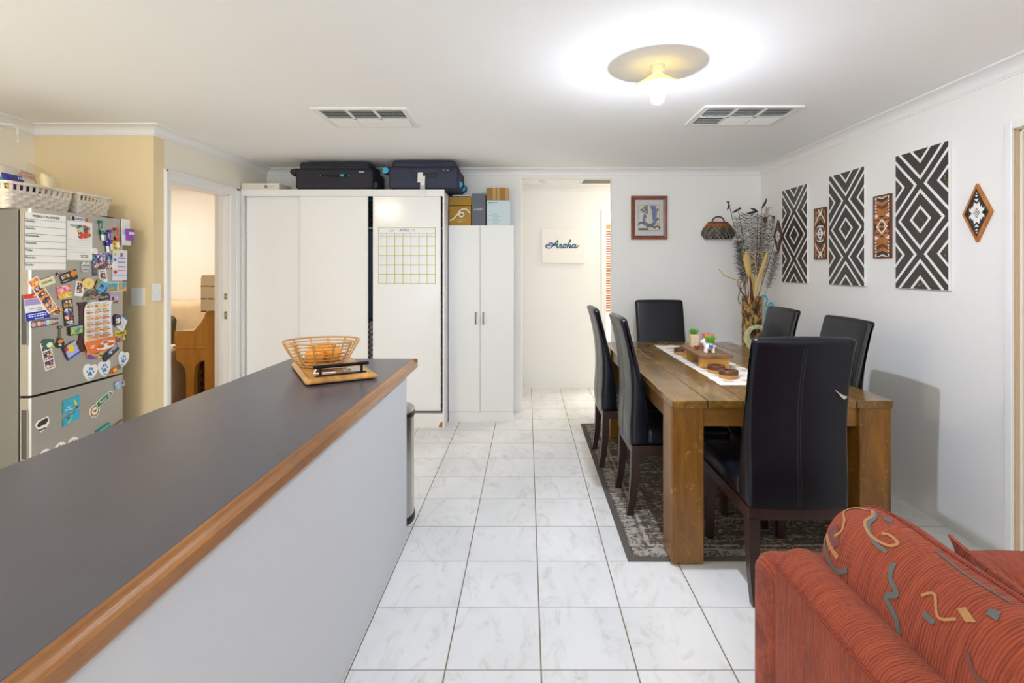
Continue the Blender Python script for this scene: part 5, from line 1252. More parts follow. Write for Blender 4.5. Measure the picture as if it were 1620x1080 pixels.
cn = thing('word_canvas', 'square cream canvas with a shiny blue-green script word in the hall', 'canvas', mat=frame((0.418, YH - 0.001, 1.653), 'back'))
part('canvas', MB().box(-0.247, 0.247, -0.199, 0.199, 0, 0.032, 0.003), plain('canvas_cream', 'f3f0ea', 0.8, var=0.015), cn)
def paua():
    t = NT('shell_script')
    n = t.noise(t.obj(), 16, 3, 0.6, 1.0)
    t.base(t.ramp(n, [(0.30, lin('0c2a3a')), (0.45, lin('1f7a78')), (0.55, lin('2a4fb0')), (0.68, lin('154048'))])); t.rough(0.15); t.b.inputs['Metallic'].default_value = 0.4
    return t.m
def strokes(scale, z=0.0335):
    S = [  # script capital A with its lead-in loop, then r, o, h, a
        [(-1.55, -0.02), (-1.72, 0.10), (-1.80, -0.08), (-1.62, -0.26), (-1.30, -0.22), (-0.95, 0.10), (-0.72, 0.42), (-0.58, 0.62), (-0.60, 0.25), (-0.66, -0.12), (-0.58, -0.26), (-0.44, -0.16)],
        [(-0.85, 0.08), (-1.20, 0.30), (-1.48, 0.28), (-1.52, 0.12), (-1.30, 0.04), (-0.95, 0.06), (-0.60, 0.10)],
        [(-0.44, -0.16), (-0.34, 0.10), (-0.32, 0.20), (-0.24, 0.14), (-0.20, 0.10), (-0.28, -0.14), (-0.22, -0.24), (-0.10, -0.16)],
        [(-0.10, -0.16), (0.08, 0.14), (0.22, 0.12), (0.24, -0.10), (0.08, -0.24), (-0.04, -0.12), (0.04, 0.08), (0.22, 0.14), (0.40, 0.08)],
        [(0.40, -0.02), (0.62, 0.36), (0.74, 0.60), (0.70, 0.66), (0.62, 0.48), (0.46, -0.02), (0.38, -0.25), (0.50, 0.0), (0.66, 0.14), (0.74, 0.06), (0.66, -0.16), (0.72, -0.25), (0.86, -0.14)],
        [(1.28, 0.12), (1.08, 0.16), (0.90, -0.04), (0.92, -0.22), (1.08, -0.20), (1.24, 0.02), (1.30, 0.14), (1.22, -0.12), (1.26, -0.24), (1.42, -0.14), (1.62, 0.10)]]
    mb = MB()
    for s_ in S:
        pts = [(p[0] * scale, p[1] * scale * 0.9, z) for p in s_]
        mb.tube(catmull(pts, 7), lambda t: 0.0045 + 0.0028 * math.sin(t * PI * 3) ** 2, 8)
    return mb
part('lettering', strokes(0.112), paua(), cn, True)

# feathered kete on the back wall
M_kf = plain('feather_grey', '5d564e', 0.7, var=0.25, nscale=80)
M_ko = plain('feather_orange', 'a5622c', 0.6, var=0.25, nscale=80)
M_kb = plain('kete_brown', '5a3524', 0.6, var=0.15)
M_kf2 = plain('feather_pale_grey', '7d756a', 0.7, var=0.25, nscale=80)
M_kk = plain('kete_black', '17130f', 0.8)
kt = thing('feathered_basket', 'small wall-hung kit bag of overlapping grey and orange feathers', 'wall ornament', (1.84, YB - 0.06, 1.66))
def kprof(a, z):     # half-oval bag body
    rx = 0.092 + 0.060 * math.sin(PI * min(1, max(0, (1 - z))) * 0.74) - 0.028 * max(0, (0.35 - z)) / 0.35
    return Vector((1.84 + rx * math.sin(a), YB - 0.012 - 0.055 * math.cos(a) * (0.75 + 0.25 * math.sin(PI * z)), 1.675 + 0.155 * z))
mb = MB()
rows = [[kprof(-PI / 2 + PI * i / 16, j / 8) for i in range(17)] for j in range(9)]
mb.grid(rows)
mb.sheet([[p for p in rows[8]], [(p.x, YB - 0.004, p.z) for p in rows[8]]]).sheet([[(p.x, YB - 0.004, p.z) for p in r] for r in rows]).sheet([[p for p in rows[0]], [(p.x, YB - 0.004, p.z) for p in rows[0]]])
part('bag_body', mb, M_kk, kt, True, True)
mb = MB()
for r in range(7):
    z = 0.02 + r * 0.145
    n = 11
    for k in range(n):
        a = -PI / 2 + PI * (k + (0.5 if r % 2 else 0.0)) / (n - 0.5)
        if a > PI / 2: continue
        c = kprof(a, z + 0.06); top = kprof(a, min(1.0, z + 0.16))
        out = Vector((math.sin(a), -math.cos(a), 0)); tang = Vector((math.cos(a), math.sin(a), 0))
        top = top + out * 0.003; tip = kprof(a, z) + out * 0.012 - Vector((0, 0, 0.016))
        mid = (top + tip) / 2 + out * 0.006
        wd_ = 0.0145
        P = [top - tang * wd_ * 0.7, top + tang * wd_ * 0.7, mid + tang * wd_, tip, mid - tang * wd_]
        Q = [p - out * 0.003 for p in P]
        mb.faces(P + Q, [(0, 1, 2, 3, 4), (9, 8, 7, 6, 5)] + [(i, (i + 1) % 5, 5 + (i + 1) % 5, 5 + i) for i in range(5)], 1 if r >= 5 else (2 if (k * 7 + r * 3) % 5 < 3 else 0))
part('feather_scales', mb, [M_kf, M_ko, M_kf2], kt, world=True)
part('handle', MB().tube(catmull([(1.775, YB - 0.03, 1.825), (1.785, YB - 0.03, 1.862), (1.815, YB - 0.03, 1.885), (1.86, YB - 0.03, 1.885), (1.887, YB - 0.03, 1.862), (1.897, YB - 0.03, 1.825)], 6), 0.0065, 8), M_kb, kt, True, True)
part('top_band', MB().tube([kprof(-PI / 2 + PI * i / 20, 1.0) for i in range(21)], 0.008, 8), M_kb, kt, True, True)

# ------------------------------------------------------------------ panels on the right wall
def lattice_mat(name, dark, a=0.20, rough=0.28, bands=((0.76, 0.875), (0.30, 0.405))):
    t = NT(name)
    sp = t.n('ShaderNodeSeparateXYZ'); t.t.links.new(t.obj(), sp.inputs[0])
    su = t.math('DIVIDE', t.math('ADD', sp.outputs[0], sp.outputs[1]), a)
    sv = t.math('DIVIDE', t.math('SUBTRACT', sp.outputs[0], sp.outputs[1]), a)
    def wrap(x): return t.math('ABSOLUTE', t.math('SUBTRACT', t.math('MULTIPLY', t.math('FRACT', t.math('DIVIDE', t.math('ADD', x, 21.0), 2.0)), 2.0), 1.0))
    d = t.math('MAXIMUM', wrap(su), wrap(sv))
    tot = None
    for lo, hi in bands:
        b = t.math('MULTIPLY', t.math('GREATER_THAN', d, lo), t.math('LESS_THAN', d, hi))
        tot = b if tot is None else t.math('MAXIMUM', tot, b)
    t.base(t.mix(tot, lin(dark), lin('efeeec'))); t.rough(rough)
    return t.m
M_lat = lattice_mat('lattice_print', '38322f')
M_side = plain('canvas_edge', 'e9e8e4', 0.6)
M_gold = plain('gold_fleck', 'b79a4a', 0.3, 0.8)
PL = [(4.328, 0.400, 'black and white diamond-lattice canvas furthest along the right wall'), (3.626, 0.400, 'black and white diamond-lattice canvas in the middle of the right wall'), (2.938, 0.396, 'black and white diamond-lattice canvas nearest the doorway')]
for yc, w, lb in PL:
    t = thing('patterned_canvas', lb, 'canvas', mat=frame((XR - 0.001, yc, 1.671), 'right'), group='diamond-lattice canvases on the right wall')
    h = 0.80
    part('stretcher', MB().box(-w / 2, w / 2, -h / 2, h / 2, 0, 0.017, 0.002), M_side, t)
    mb = MB().prism(rect(-w / 2 + 0.002, w / 2 - 0.002, -h / 2 + 0.002, h / 2 - 0.002), 0.0168, 0.0176); rr = random.Random(int(yc * 100))
    def fleck(x0, y0, x1, y1, n):
        for k in range(n):
            q = (k + rr.random() * 0.6) / n
            x, y = x0 + (x1 - x0) * q, y0 + (y1 - y0) * q
            mb.prism([(x + rr.uniform(-0.006, 0.006), y + rr.uniform(-0.008, 0.008)) for _ in range(3)], 0.0175, 0.0181, 1)
    if yc > 4: fleck(0.19, 0.28, 0.06, 0.16, 12); fleck(-0.19, -0.30, -0.11, -0.2, 10); fleck(-0.11, 0.0, 0.0, 0.12, 10); fleck(0.0, -0.12, -0.1, 0.0, 9)
    elif yc > 3: fleck(-0.02, 0.03, 0.02, -0.03, 8); fleck(-0.1, 0.36, 0.0, 0.27, 10); fleck(0.0, 0.27, 0.1, 0.38, 10); fleck(-0.1, -0.38, 0.0, -0.29, 9); fleck(0.0, -0.29, 0.1, -0.38, 9)
    else: fleck(-0.02, 0.03, 0.03, -0.03, 10); fleck(-0.19, 0.19, -0.17, 0.22, 6); fleck(0.17, 0.22, 0.19, 0.17, 7); fleck(-0.02, 0.38, 0.03, 0.37, 6); fleck(-0.02, -0.38, 0.03, -0.36, 8); fleck(0.17, -0.22, 0.19, -0.17, 7); fleck(-0.19, -0.22, -0.17, -0.17, 6)
    part('printed_face', mb, [M_lat, M_gold], t)

M_wo = wood('inlay_orange', '9a5420', 'c98238', 'Y', 2.0, 0.4)
M_wb = wood('inlay_brown', '4a2414', '7d4524', 'Y', 2.0, 0.4)
M_wk, M_ww = K('2e2624'), K('f0eeea')
IM = [M_wb, M_wo, M_wk, M_ww]
def carved(yc, zc, w, h, kind, label):
    t = thing('carved_panel', label, 'wall panel', mat=frame((XR - 0.001, yc, zc), 'right'), group='narrow inlaid timber panels')
    part('frame', frame_ring(MB(), w, h, 0.010, 0, 0.016), M_wb, t)
    mb = MB().box(-w / 2 + 0.009, w / 2 - 0.009, -h / 2 + 0.009, h / 2 - 0.009, 0.001, 0.009, mi=2)
    hw, hh = w / 2 - 0.010, h / 2 - 0.010
    lev = [0.009]
    def q(poly, mi):
        """mirror a polygon given in the upper right quarter to all four"""
        lev[0] += 0.00022
        for sx in (1, -1):
            for sy in (1, -1):
                P = [(sx * p[0] * hw, sy * p[1] * hh) for p in poly]
                if sx * sy < 0: P = P[::-1]
                mb.prism(P, 0.0085, lev[0], mi)
    if kind == 'cross':
        q([(0, 0), (1, 0), (1, 1), (0, 1)], 2)
        q([(1.0, 0.72), (0.45, 0.86), (1, 1.0)], 1); q([(1, 0.60), (0.62, 0.70), (1, 0.82)], 1)
        q([(0, 1.0), (0.22, 1.0), (0.0, 0.94)], 1)
        q([(0.0, 0.80), (0.28, 1.0), (0.52, 1.0), (0.0, 0.68)], 3); q([(0.0, 0.92), (0.0, 0.84), (0.85, 0.46), (1.0, 0.34), (1.0, 0.50)], 3)
        q([(0.0, 0.72), (0.0, 0.62), (0.62, 0.42), (0.85, 0.42)], 1)
        q([(0, 0.52), (0.45, 0.37), (0, 0.34)], 0); q([(0.0, 0.34), (0.45, 0.33), (0.70, 0.26), (0.62, 0.24), (0.0, 0.30)], 3)
        q([(0.55, 0.22), (0.8, 0.22), (1, 0.08), (0.8, 0.06)], 1); q([(0.78, 0.0), (1.0, 0.05), (0.78, 0.08)], 3)
        q([(0, 0), (0.66, 0), (0, 0.30)], 3); q([(0, 0.03), (0.2, 0.10), (0.24, 0.14), (0, 0.12)], 2); q([(0.36, 0.0), (0.48, 0.03), (0.40, 0.05)], 2); q([(0, 0.18), (0.12, 0.19), (0, 0.22)], 2)
        q([(0, 0), (0.12, 0.0), (0, 0.035)], 2)
    else:
        q([(0, 0), (1, 0), (1, 1), (0, 1)], 3)
        for k in range(5):
            y = 0.92 - 0.12 * k
            q([(0, y), (0.78, min(1.0, y + 0.10)), (0.78, y - 0.02), (0, y - 0.13)], (2, 1, 0, 1, 1)[k])
        for k in range(5):
            y = 0.90 - 0.105 * k
            q([(1, y + 0.03), (0.62 - 0.1 * (k % 2), y - 0.05), (1, y - 0.03)], (2, 0, 1, 2, 1)[k])
        q([(1, 0.50), (0.72, 0.46), (1, 0.42)], 2); q([(0, 1.0), (0.3, 1.0), (0, 0.94)], 1)
        q([(0, 0.38), (0.5, 0.36), (0.9, 0.28), (1, 0.0), (0, 0)], 1)
        q([(0, 0.36), (0.42, 0.35), (0, 0.28)], 2); q([(0.28, 0.26), (0.8, 0.24), (0.5, 0.18)], 2); q([(1, 0.16), (0.6, 0.04), (1, 0.0)], 2); q([(0.9, 0.3), (1, 0.2), (0.8, 0.2)], 0)
        q([(0, 0), (0.78, 0), (0, 0.26)], 3); q([(0, 0), (0.60, 0), (0, 0.20)], 1); q([(0, 0.03), (0.22, 0.05), (0.30, 0.10), (0.12, 0.12), (0, 0.10)], 2); q([(0.34, 0), (0.5, 0.0), (0.38, 0.04)], 3)
    part('inlay', mb, IM, t)
carved(3.954, 1.657, 0.154, 0.396, 'cross', 'narrow inlaid timber panel with white crosses between the far and middle canvases')
carved(3.264, 1.655, 0.156, 0.400, 'arrow', 'narrow inlaid timber panel of orange arrows between the middle and near canvases')

def diamond(yc, zc, w, h, label, rim=None):
    t = thing('diamond_plaque', label, 'wall plaque', mat=frame((XR - 0.001, yc, zc), 'right'), group='timber diamond plaques')
    D = lambda s: [(0, h / 2 * s), (-w / 2 * s, 0), (0, -h / 2 * s), (w / 2 * s, 0)]
    mb = MB()
    rows = [[(p[0], p[1], z) for p in D(s)] for s, z in ((1, 0), (1, 0.014), (0.85, 0.014), (0.85, 0.010))]
    mb.grid(rows, closed_u=True)
    part('rim', mb, rim or M_wo, t)
    part('field', MB().prism(D(0.855), 0.001, 0.0115), M_wk, t)
    mb = MB(); lev = [0.0115]
    def q(poly, mi=0, ys=(1, -1)):
        lev[0] += 0.0003
        for sx in (1, -1):
            for sy in ys:
                P = [(sx * p[0] * w / 2, sy * p[1] * h / 2) for p in poly]
                if sx * sy < 0: P = P[::-1]
                mb.prism(P, 0.0112, lev[0], mi)
    q([(0, 0), (0.34, 0), (0.52, 0.10), (0.52, 0.18), (0.42, 0.14), (0.32, 0.24), (0.26, 0.19), (0.18, 0.38), (0, 0.30)])
    q([(0, 0.38), (0.16, 0.48), (0, 0.48)]); q([(0, 0.54), (0.10, 0.60), (0, 0.60)]); q([(0, 0.64), (0.05, 0.67), (0, 0.70)])
    q([(0.5, 0), (0.6, -0.055), (0.70, 0), (0.6, 0.055)]); q([(0.56, 0), (0.6, -0.022), (0.64, 0), (0.6, 0.022)], 1)
    q([(0, 0), (0.22, 0), (0, 0.17)], 1); q([(0, 0), (0.19, 0), (0, 0.145)], 0); q([(0, 0), (0.12, 0), (0, 0.09)], 1); q([(0, 0), (0.07, 0), (0, 0.055)], 0)
    part('inlay', mb, [M_ww, M_wk], t)
diamond(2.576, 1.667, 0.166, 0.293, 'diamond timber plaque with a white star near the doorway')
diamond(4.622, 1.679, 0.158, 0.292, 'diamond timber plaque in the far corner behind the feathers', M_wb)
# ------------------------------------------------------------------ rug
RX0, RX1, RY0_, RY1_ = 0.478, 2.06, 2.44, 4.606
def rug_mat():
    t = NT('distressed_rug')
    tc = t.n('ShaderNodeTexCoord')
    sp = t.n('ShaderNodeSeparateXYZ'); t.t.links.new(tc.outputs['Object'], sp.inputs[0])
    hw, hl = (RX1 - RX0) / 2, (RY1_ - RY0_) / 2
    ex = t.math('SUBTRACT', hw, t.math('ABSOLUTE', sp.outputs[0]))
    ey = t.math('SUBTRACT', hl, t.math('ABSOLUTE', sp.outputs[1]))
    e = t.math('MINIMUM', ex, ey)
    vec = t.obj((1, 1, 1))
    n1 = t.noise(vec, 26, 5, 0.7, 2.2)
    n2 = t.noise(vec, 7, 4, 0.6, 1.2)
    n3 = t.noise(t.obj((0.35, 2.2, 1)), 30, 4, 0.7, 0.5)
    thr = t.math('ADD', t.math('MULTIPLY', t.ramp(e, [(0.03, (0.0,) * 3), (0.045, (0.10,) * 3), (0.10, (0.10,) * 3), (0.115, (0.02,) * 3), (0.135, (0.13,) * 3), (0.15, (0.02,) * 3), (0.22, (0.06,) * 3), (0.24, (0.0,) * 3), (0.30, (0.035,) * 3)]), 1.0), 0.0)
    f = t.math('ADD', t.math('ADD', t.math('MULTIPLY', n1, 0.55), t.math('MULTIPLY', n3, 0.45)), thr)
    m = t.ramp(f, [(0.545, (0, 0, 0)), (0.61, (1, 1, 1))])
    dark = t.mix(n2, lin('4a4037'), lin('6a5e51'))
    blk = t.ramp(t.noise(vec, 40, 3, 0.6, 1.0), [(0.36, (1, 1, 1)), (0.44, (0, 0, 0))])
    t.base(t.mix(m, t.mix(t.math('MULTIPLY', blk, 0.6), dark, lin('201c1a')), lin('a9a49a')))
    t.rough(0.95); t.b.inputs['Specular IOR Level'].default_value = 0.1
    t.bump(n1, 0.4, 0.003)
    return t.m
rg = thing('dining_rug', 'dark distressed patterned rug under the dining table', 'rug', ((RX0 + RX1) / 2, (RY0_ + RY1_) / 2, 0))
hw, hl = (RX1 - RX0) / 2, (RY1_ - RY0_) / 2
part('pile', MB().box(-hw + 0.012, hw - 0.012, -hl + 0.012, hl - 0.012, 0.0005, 0.006), rug_mat(), rg)
mb = MB()
o_, i_ = rect(-hw, hw, -hl, hl), rect(-hw + 0.030, hw - 0.030, -hl + 0.030, hl - 0.030)
mb.grid([[(p[0], p[1], z) for p in L] for L, z in ((o_, 0.0005), (o_, 0.0055), (i_, 0.0072), (i_, 0.0005))], closed_u=True, closed_v=True)
part('binding', mb, plain('rug_binding', '57524b', 0.9), rg)

# ------------------------------------------------------------------ dining table
TZ0 = 0.0075
def table_top_mat():
    t = NT('table_timber')
    tc = t.n('ShaderNodeTexCoord')
    sp = t.n('ShaderNodeSeparateXYZ'); t.t.links.new(tc.outputs['Object'], sp.inputs[0])
    pl = t.math('FLOOR', t.math('DIVIDE', sp.outputs[0], 0.174))
    wn = t.n('ShaderNodeTexWhiteNoise', noise_dimensions='1D'); t.set(wn.inputs['W'], pl)
    cb = t.n('ShaderNodeVectorMath', operation='MULTIPLY_ADD'); t.t.links.new(wn.outputs['Color'], cb.inputs[0]); cb.inputs[1].default_value = (5, 5, 5); t.t.links.new(tc.outputs['Object'], cb.inputs[2])
    mp = t.n('ShaderNodeMapping'); mp.inputs['Scale'].default_value = (7, 0.9, 7); t.t.links.new(cb.outputs[0], mp.inputs[0])
    n = t.noise(mp.outputs[0], 2.6, 6, 0.62, 0.8)
    n2 = t.noise(mp.outputs[0], 14, 4, 0.6)
    f = t.math('ADD', t.math('MULTIPLY', n, 0.7), t.math('MULTIPLY', n2, 0.3))
    c = t.ramp(f, [(0.30, lin('4f3817')), (0.5, lin('7d5a24')), (0.70, lin('a88240'))])
    c = t.mix(t.math('MULTIPLY', wn.outputs['Value'], 0.25), c, lin('5a4526'))
    t.base(c); t.rough(t.ramp(t.noise(t.obj(), 5, 4, 0.7), [(0.3, (0.16,) * 3), (0.7, (0.34,) * 3)]))
    t.b.inputs['Coat Weight'].default_value = 0.35; t.b.inputs['Coat Roughness'].default_value = 0.12
    t.bump(n2, 0.06, 0.002)
    return t.m
M_top = table_top_mat()
M_leg = wood('leg_timber', '4f300c', '9e6a1c', 'Z', 1.1, 0.35, 6, 0.25, scratch='b58c4c')
M_apr = wood('apron_timber', '5c3a12', 'a06d26', 'X', 1.0, 0.4, 6, 0.2)
M_groove = plain('groove_dark', '241a12', 0.7)
tx0, tx1, ty0, ty1, tz = 0.671, 1.708, 2.400, 4.340, 0.773
tb_ = thing('dining_table', 'heavy rustic dark timber dining table with block legs', 'dining table', ((tx0 + tx1) / 2, (ty0 + ty1) / 2, TZ0))
mb = MB(); n = 6
for k in range(n):
    a, b = tx0 + (tx1 - tx0) * k / n, tx0 + (tx1 - tx0) * (k + 1) / n
    mb.box(a + 0.0015, b - 0.0015, ty0 + 0.10, ty1 - 0.10, tz - 0.035, tz, 0.003) if False else mb.box(a + 0.0022, b - 0.0022, ty0, ty1, tz - 0.034, tz, 0.0028)
part('tabletop', mb, M_top, tb_, world=True)
part('top_core', MB().box(tx0 + 0.004, tx1 - 0.004, ty0 + 0.003, ty1 - 0.003, tz - 0.033, tz - 0.003), M_groove, tb_, world=True)
for x0, x1 in ((tx0 + 0.003, tx0 + 0.157), (tx1 - 0.153, tx1 - 0.003)):
    for y0, y1 in ((ty0 + 0.010, ty0 + 0.160), (ty1 - 0.160, ty1 - 0.010)):
        part('leg', MB().box(x0, x1, y0, y1, TZ0, tz - 0.0345, 0.006), M_leg, tb_, world=True)
for y0 in (ty0 + 0.03, ty1 - 0.055): part('apron', MB().box(tx0 + 0.157, tx1 - 0.153, y0, y0 + 0.025, tz - 0.128, tz - 0.0345, 0.002), M_apr, tb_, world=True)
M_apry = wood('apron_timber_long', '4a3015', '7d5628', 'Y', 1.0, 0.4, 6, 0.2)
for x0 in (tx0 + 0.02, tx1 - 0.045): part('apron', MB().box(x0, x0 + 0.025, ty0 + 0.16, ty1 - 0.16, tz - 0.128, tz - 0.0345, 0.002), M_apry, tb_, world=True)

# ------------------------------------------------------------------ chairs
def leather():
    t = NT('dark_leather')
    n = t.noise(t.obj(), 220, 3, 0.6)
    n2 = t.noise(t.obj(), 5, 3, 0.6)
    t.base(t.mix(n2, lin('06080e'), lin('0b101b')))
    t.rough(t.ramp(n2, [(0.3, (0.30,) * 3), (0.7, (0.42,) * 3)]))
    t.b.inputs['Specular IOR Level'].default_value = 0.25
    t.b.inputs['Coat Weight'].default_value = 0.3; t.b.inputs['Coat Roughness'].default_value = 0.22
    t.bump(n, 0.10, 0.0012)
    return t.m
M_lea = leather()
M_cleg = wood('chair_leg_timber', '20110d', '3a211a', 'Z', 2.0, 0.38, 6, 0.2)
M_seam = plain('seam_thread', '2c303c', 0.6)
def make_chair(label):
    t = thing('dining_chair', label, 'dining chair', (0, 0, 0), group='dark leather dining chairs round the table')
    hw = 0.212
    prof = [(-0.288, 0.392), (-0.290, 0.50), (-0.283, 0.62), (-0.284, 0.76), (-0.300, 0.90), (-0.326, 1.02), (-0.345, 1.082), (-0.340, 1.097), (-0.322, 1.102), (-0.305, 1.092), (-0.288, 1.03),
            (-0.255, 0.90), (-0.222, 0.76), (-0.196, 0.62), (-0.182, 0.50), (-0.180, 0.392)]
    prof = [(p.x, p.y) for p in catmull([Vector((a, b, 0)) for a, b in prof], 3, False)]
    part('backrest', MB().soft(prof, hw, 0.024, lambda w, a, b: (w, a, b), 5, 0, 3, 0.004), M_lea, t, True, angle=50)
    sp = rrect(-0.200, 0.275, 0.392, 0.488, 0.032, 4)
    part('seat', MB().soft(sp, hw, 0.030, lambda w, a, b: (w, a, b), 5, 0, 3, 0.003), M_lea, t, True, angle=50)
    part('frame', MB().box(-hw + 0.006, hw - 0.006, -0.280, 0.262, 0.338, 0.3925, 0.003), M_cleg, t)
    for sx in (-1, 1):
        for sy in (-1, 1):
            x = sx * (hw - 0.030)
            mb = MB()
            rows = []
            for z, yo, hx, hy in ((0.345, -0.258 if sy < 0 else 0.236, 0.024, 0.024), (0.22, -0.262 if sy < 0 else 0.238, 0.022, 0.0225), (0.10, -0.272 if sy < 0 else 0.240, 0.019, 0.020), (0.0, -0.290 if sy < 0 else 0.242, 0.016, 0.018)):
                rows.append([(x + a * hx, yo + b * hy, z) for a, b in ((-1, -1), (1, -1), (1, 1), (-1, 1))])
            vs = mb.grid(rows, closed_u=True); mb.cap(vs[0], 0, True); mb.cap(vs[-1])
            part('leg', mb, M_cleg, t)
    mb = MB()
    outer = [p for p in prof if p[0] < -0.27 and p[1] < 1.09][:22]
    for dx in (-0.006, 0.006): mb.tube([(dx, a - 0.0035, b) for a, b in outer], 0.0014, 5)
    part('back_seam', mb, M_seam, t, True)
    return t
CZ0 = 0.0075
ch0 = make_chair('dark leather dining chair with its back to the camera, torn at one side')
spots = [(1.122, 2.413, 0.0, None),
         (0.865, 3.080, -PI / 2, 'dark leather dining chair nearer of the two on the hall side of the table'),
         (0.806, 3.780, -PI / 2, 'dark leather dining chair further of the two on the hall side of the table'),
         (1.178, 4.287, PI, 'dark leather dining chair at the far end of the table facing the camera'),
         (1.500, 2.930, PI / 2, 'dark leather dining chair nearer of the two on the wall side of the table'),
         (1.500, 3.668, PI / 2, 'dark leather dining chair further of the two on the wall side of the table')]
for i, (x, y, a, lb) in enumerate(spots):
    o = ch0 if i == 0 else copy_tree(ch0)
    o.location = (x, y, CZ0); o.rotation_euler = (0, 0, a)
    if lb: o['label'] = lb
mb = MB()
mb.faces([(0.118, -0.2915, 0.905), (0.135, -0.288, 0.896), (0.168, -0.2845, 0.880), (0.186, -0.2825, 0.866), (0.194, -0.2785, 0.857), (0.188, -0.280, 0.846), (0.170, -0.2835, 0.858), (0.148, -0.2865, 0.878)], [tuple(range(8))], 0)
mb.tube([(0.114, -0.293, 0.912), (0.15, -0.290, 0.884), (0.176, -0.2855, 0.868), (0.197, -0.280, 0.862)], lambda q: 0.002 + 0.005 * q, 6, 1)
mb.tube([(0.150, -0.288, 0.872), (0.182, -0.2845, 0.848)], 0.003, 6, 1)
xft = Matrix.Translation((0.186, -0.2985, 0.851)) @ Matrix.Scale(0.6, 4) @ Matrix.Translation((-0.194, 0.2785, -0.857))
part('tear', MB() if False else mb, [K('e3dcc6'), K('c3c0bc')], ch0, label='torn patch showing pale padding').data.transform(xft)

# ------------------------------------------------------------------ table runner and centrepiece
tz2 = tz + 0.001
def runner_mat():
    t = NT('runner_cloth')
    sp = t.n('ShaderNodeSeparateXYZ'); t.t.links.new(t.obj(), sp.inputs[0])
    a = t.math('GREATER_THAN', t.math('FRACT', t.math('MULTIPLY', t.math('ADD', sp.outputs[0], 10.0), 9.0)), 0.5)
    b = t.math('GREATER_THAN', t.math('FRACT', t.math('MULTIPLY', t.math('ADD', sp.outputs[1], 10.0), 7.0)), 0.5)
    c = t.mix(t.math('MULTIPLY', a, 0.7), t.mix(t.math('MULTIPLY', b, 0.9), lin('f0ede6'), lin('cdb078')), lin('f0ebe2'))
    t.base(t.mix(t.noise(t.obj(), 160, 2), c, t.mix(0.3, c, lin('cfc8b8')))); t.rough(0.9)
    return t.m
rn = MB(); rows = []
rr = random.Random(4)
for j in range(61):
    y = 2.715 + (4.13 - 2.715) * j / 60
    dx0, dx1 = (rr.uniform(-0.007, 0.004), rr.uniform(-0.004, 0.007))
    rows.append([(x, y, tz2 + 0.0022 + 0.0015 * math.sin(j * 1.7) * (1 if k in (0, 8) else 0.2)) for k, x in enumerate([1.02 + dx0 + (1.34 + dx1 - 1.02 - dx0) * i / 8 for i in range(9)])])
rn.grid(rows); rn.grid([[(p[0], p[1], tz2) for p in r] for r in rows])
rn.grid([[r[0] for r in rows], [(r[0][0], r[0][1], tz2) for r in rows]]); rn.grid([[r[-1] for r in rows], [(r[-1][0], r[-1][1], tz2) for r in rows]])
rn.grid([rows[0], [(p[0], p[1], tz2) for p in rows[0]]]); rn.grid([rows[-1], [(p[0], p[1], tz2) for p in rows[-1]]])
solo('table_runner', rn, runner_mat(), 'cream checked cloth runner along the dining table', 'table runner', smooth=True)
rz = tz2 + 0.0042
M_pine = wood('pine_block', 'c98a35', 'eebc62', 'X', 1.2, 0.5, 8)
M_wal = wood('walnut_slab', '5a3a24', '9a7350', 'Y', 1.2, 0.5, 7)
ri = thing('timber_riser', 'little timber riser with a grey-brown top on two pine blocks', 'display stand', (1.145, 3.30, rz))
part('block', MB().box(1.068, 1.240, 3.165, 3.215, rz, rz + 0.068, 0.002), M_pine, ri, world=True)
part('block', MB().box(1.068, 1.240, 3.455, 3.505, rz, rz + 0.068, 0.002), M_pine, ri, world=True)
part('top_slab', MB().box(1.050, 1.250, 3.115, 3.555, rz + 0.068, rz + 0.086, 0.004), M_wal, ri, world=True)
sz = rz + 0.0865
M_wal2 = wood('walnut_dark', '3f2113', '7a4a2c', 'X', 1.5, 0.4, 7)
M_lt = wood('pale_disc_timber', 'b5793a', 'd9a25e', 'X', 1.5, 0.4, 7)
for x, y, r, lb in ((1.133, 2.900, 0.053, 'two-tone timber candle holder nearest the camera on the runner'), (1.118, 3.045, 0.050, 'two-tone timber candle holder just in front of the riser'), (1.100, 3.700, 0.045, 'two-tone timber candle holder behind the riser')):
    t = thing('candle_holder', lb, 'candle holder', (x, y, rz), group='round timber candle holders')
    part('base', MB().lathe([(r - 0.002, 0), (r, 0.003), (r, 0.017)], n=36), M_lt, t, True)
    part('upper', MB().lathe([(r, 0.0172), (r, 0.038), (r - 0.003, 0.041), (r * 0.5, 0.041), (r * 0.48, 0.033), (0, 0.033)][::-1], n=36, caps=False), M_wal2, t, True)
def succulent(parent, c, s, n, col, seed):
    rr = random.Random(seed); mb = MB()
    for k in range(n):
        a = 2.4 * k; tilt = 0.25 + 0.75 * (k / n)
        d = Vector((math.cos(a) * math.sin(tilt), math.sin(a) * math.sin(tilt), math.cos(tilt)))
        L = s * rr.uniform(0.8, 1.1)
        mb.tube([Vector(c), Vector(c) + d * L * 0.45, Vector(c) + d * L + Vector((0, 0, L * 0.12))], lambda q: max(0.0006, 0.0088 * (1 - q) ** 0.7 * (0.6 + q)), 6)
    return part('leaves', mb, col, parent, True)
M_succ = plain('succulent_green', '5d9a35', 0.5, var=0.3, nscale=60)
M_soil = plain('potting_soil', '3a2c20', 0.9)
M_tex = plain('pot_stone', 'e0c9a4', 0.8, var=0.22, nscale=90, bump=0.4)
p1 = thing('succulent_pot', 'square cream textured pot with a small green succulent', 'potted plant', (1.123, 3.475, sz))
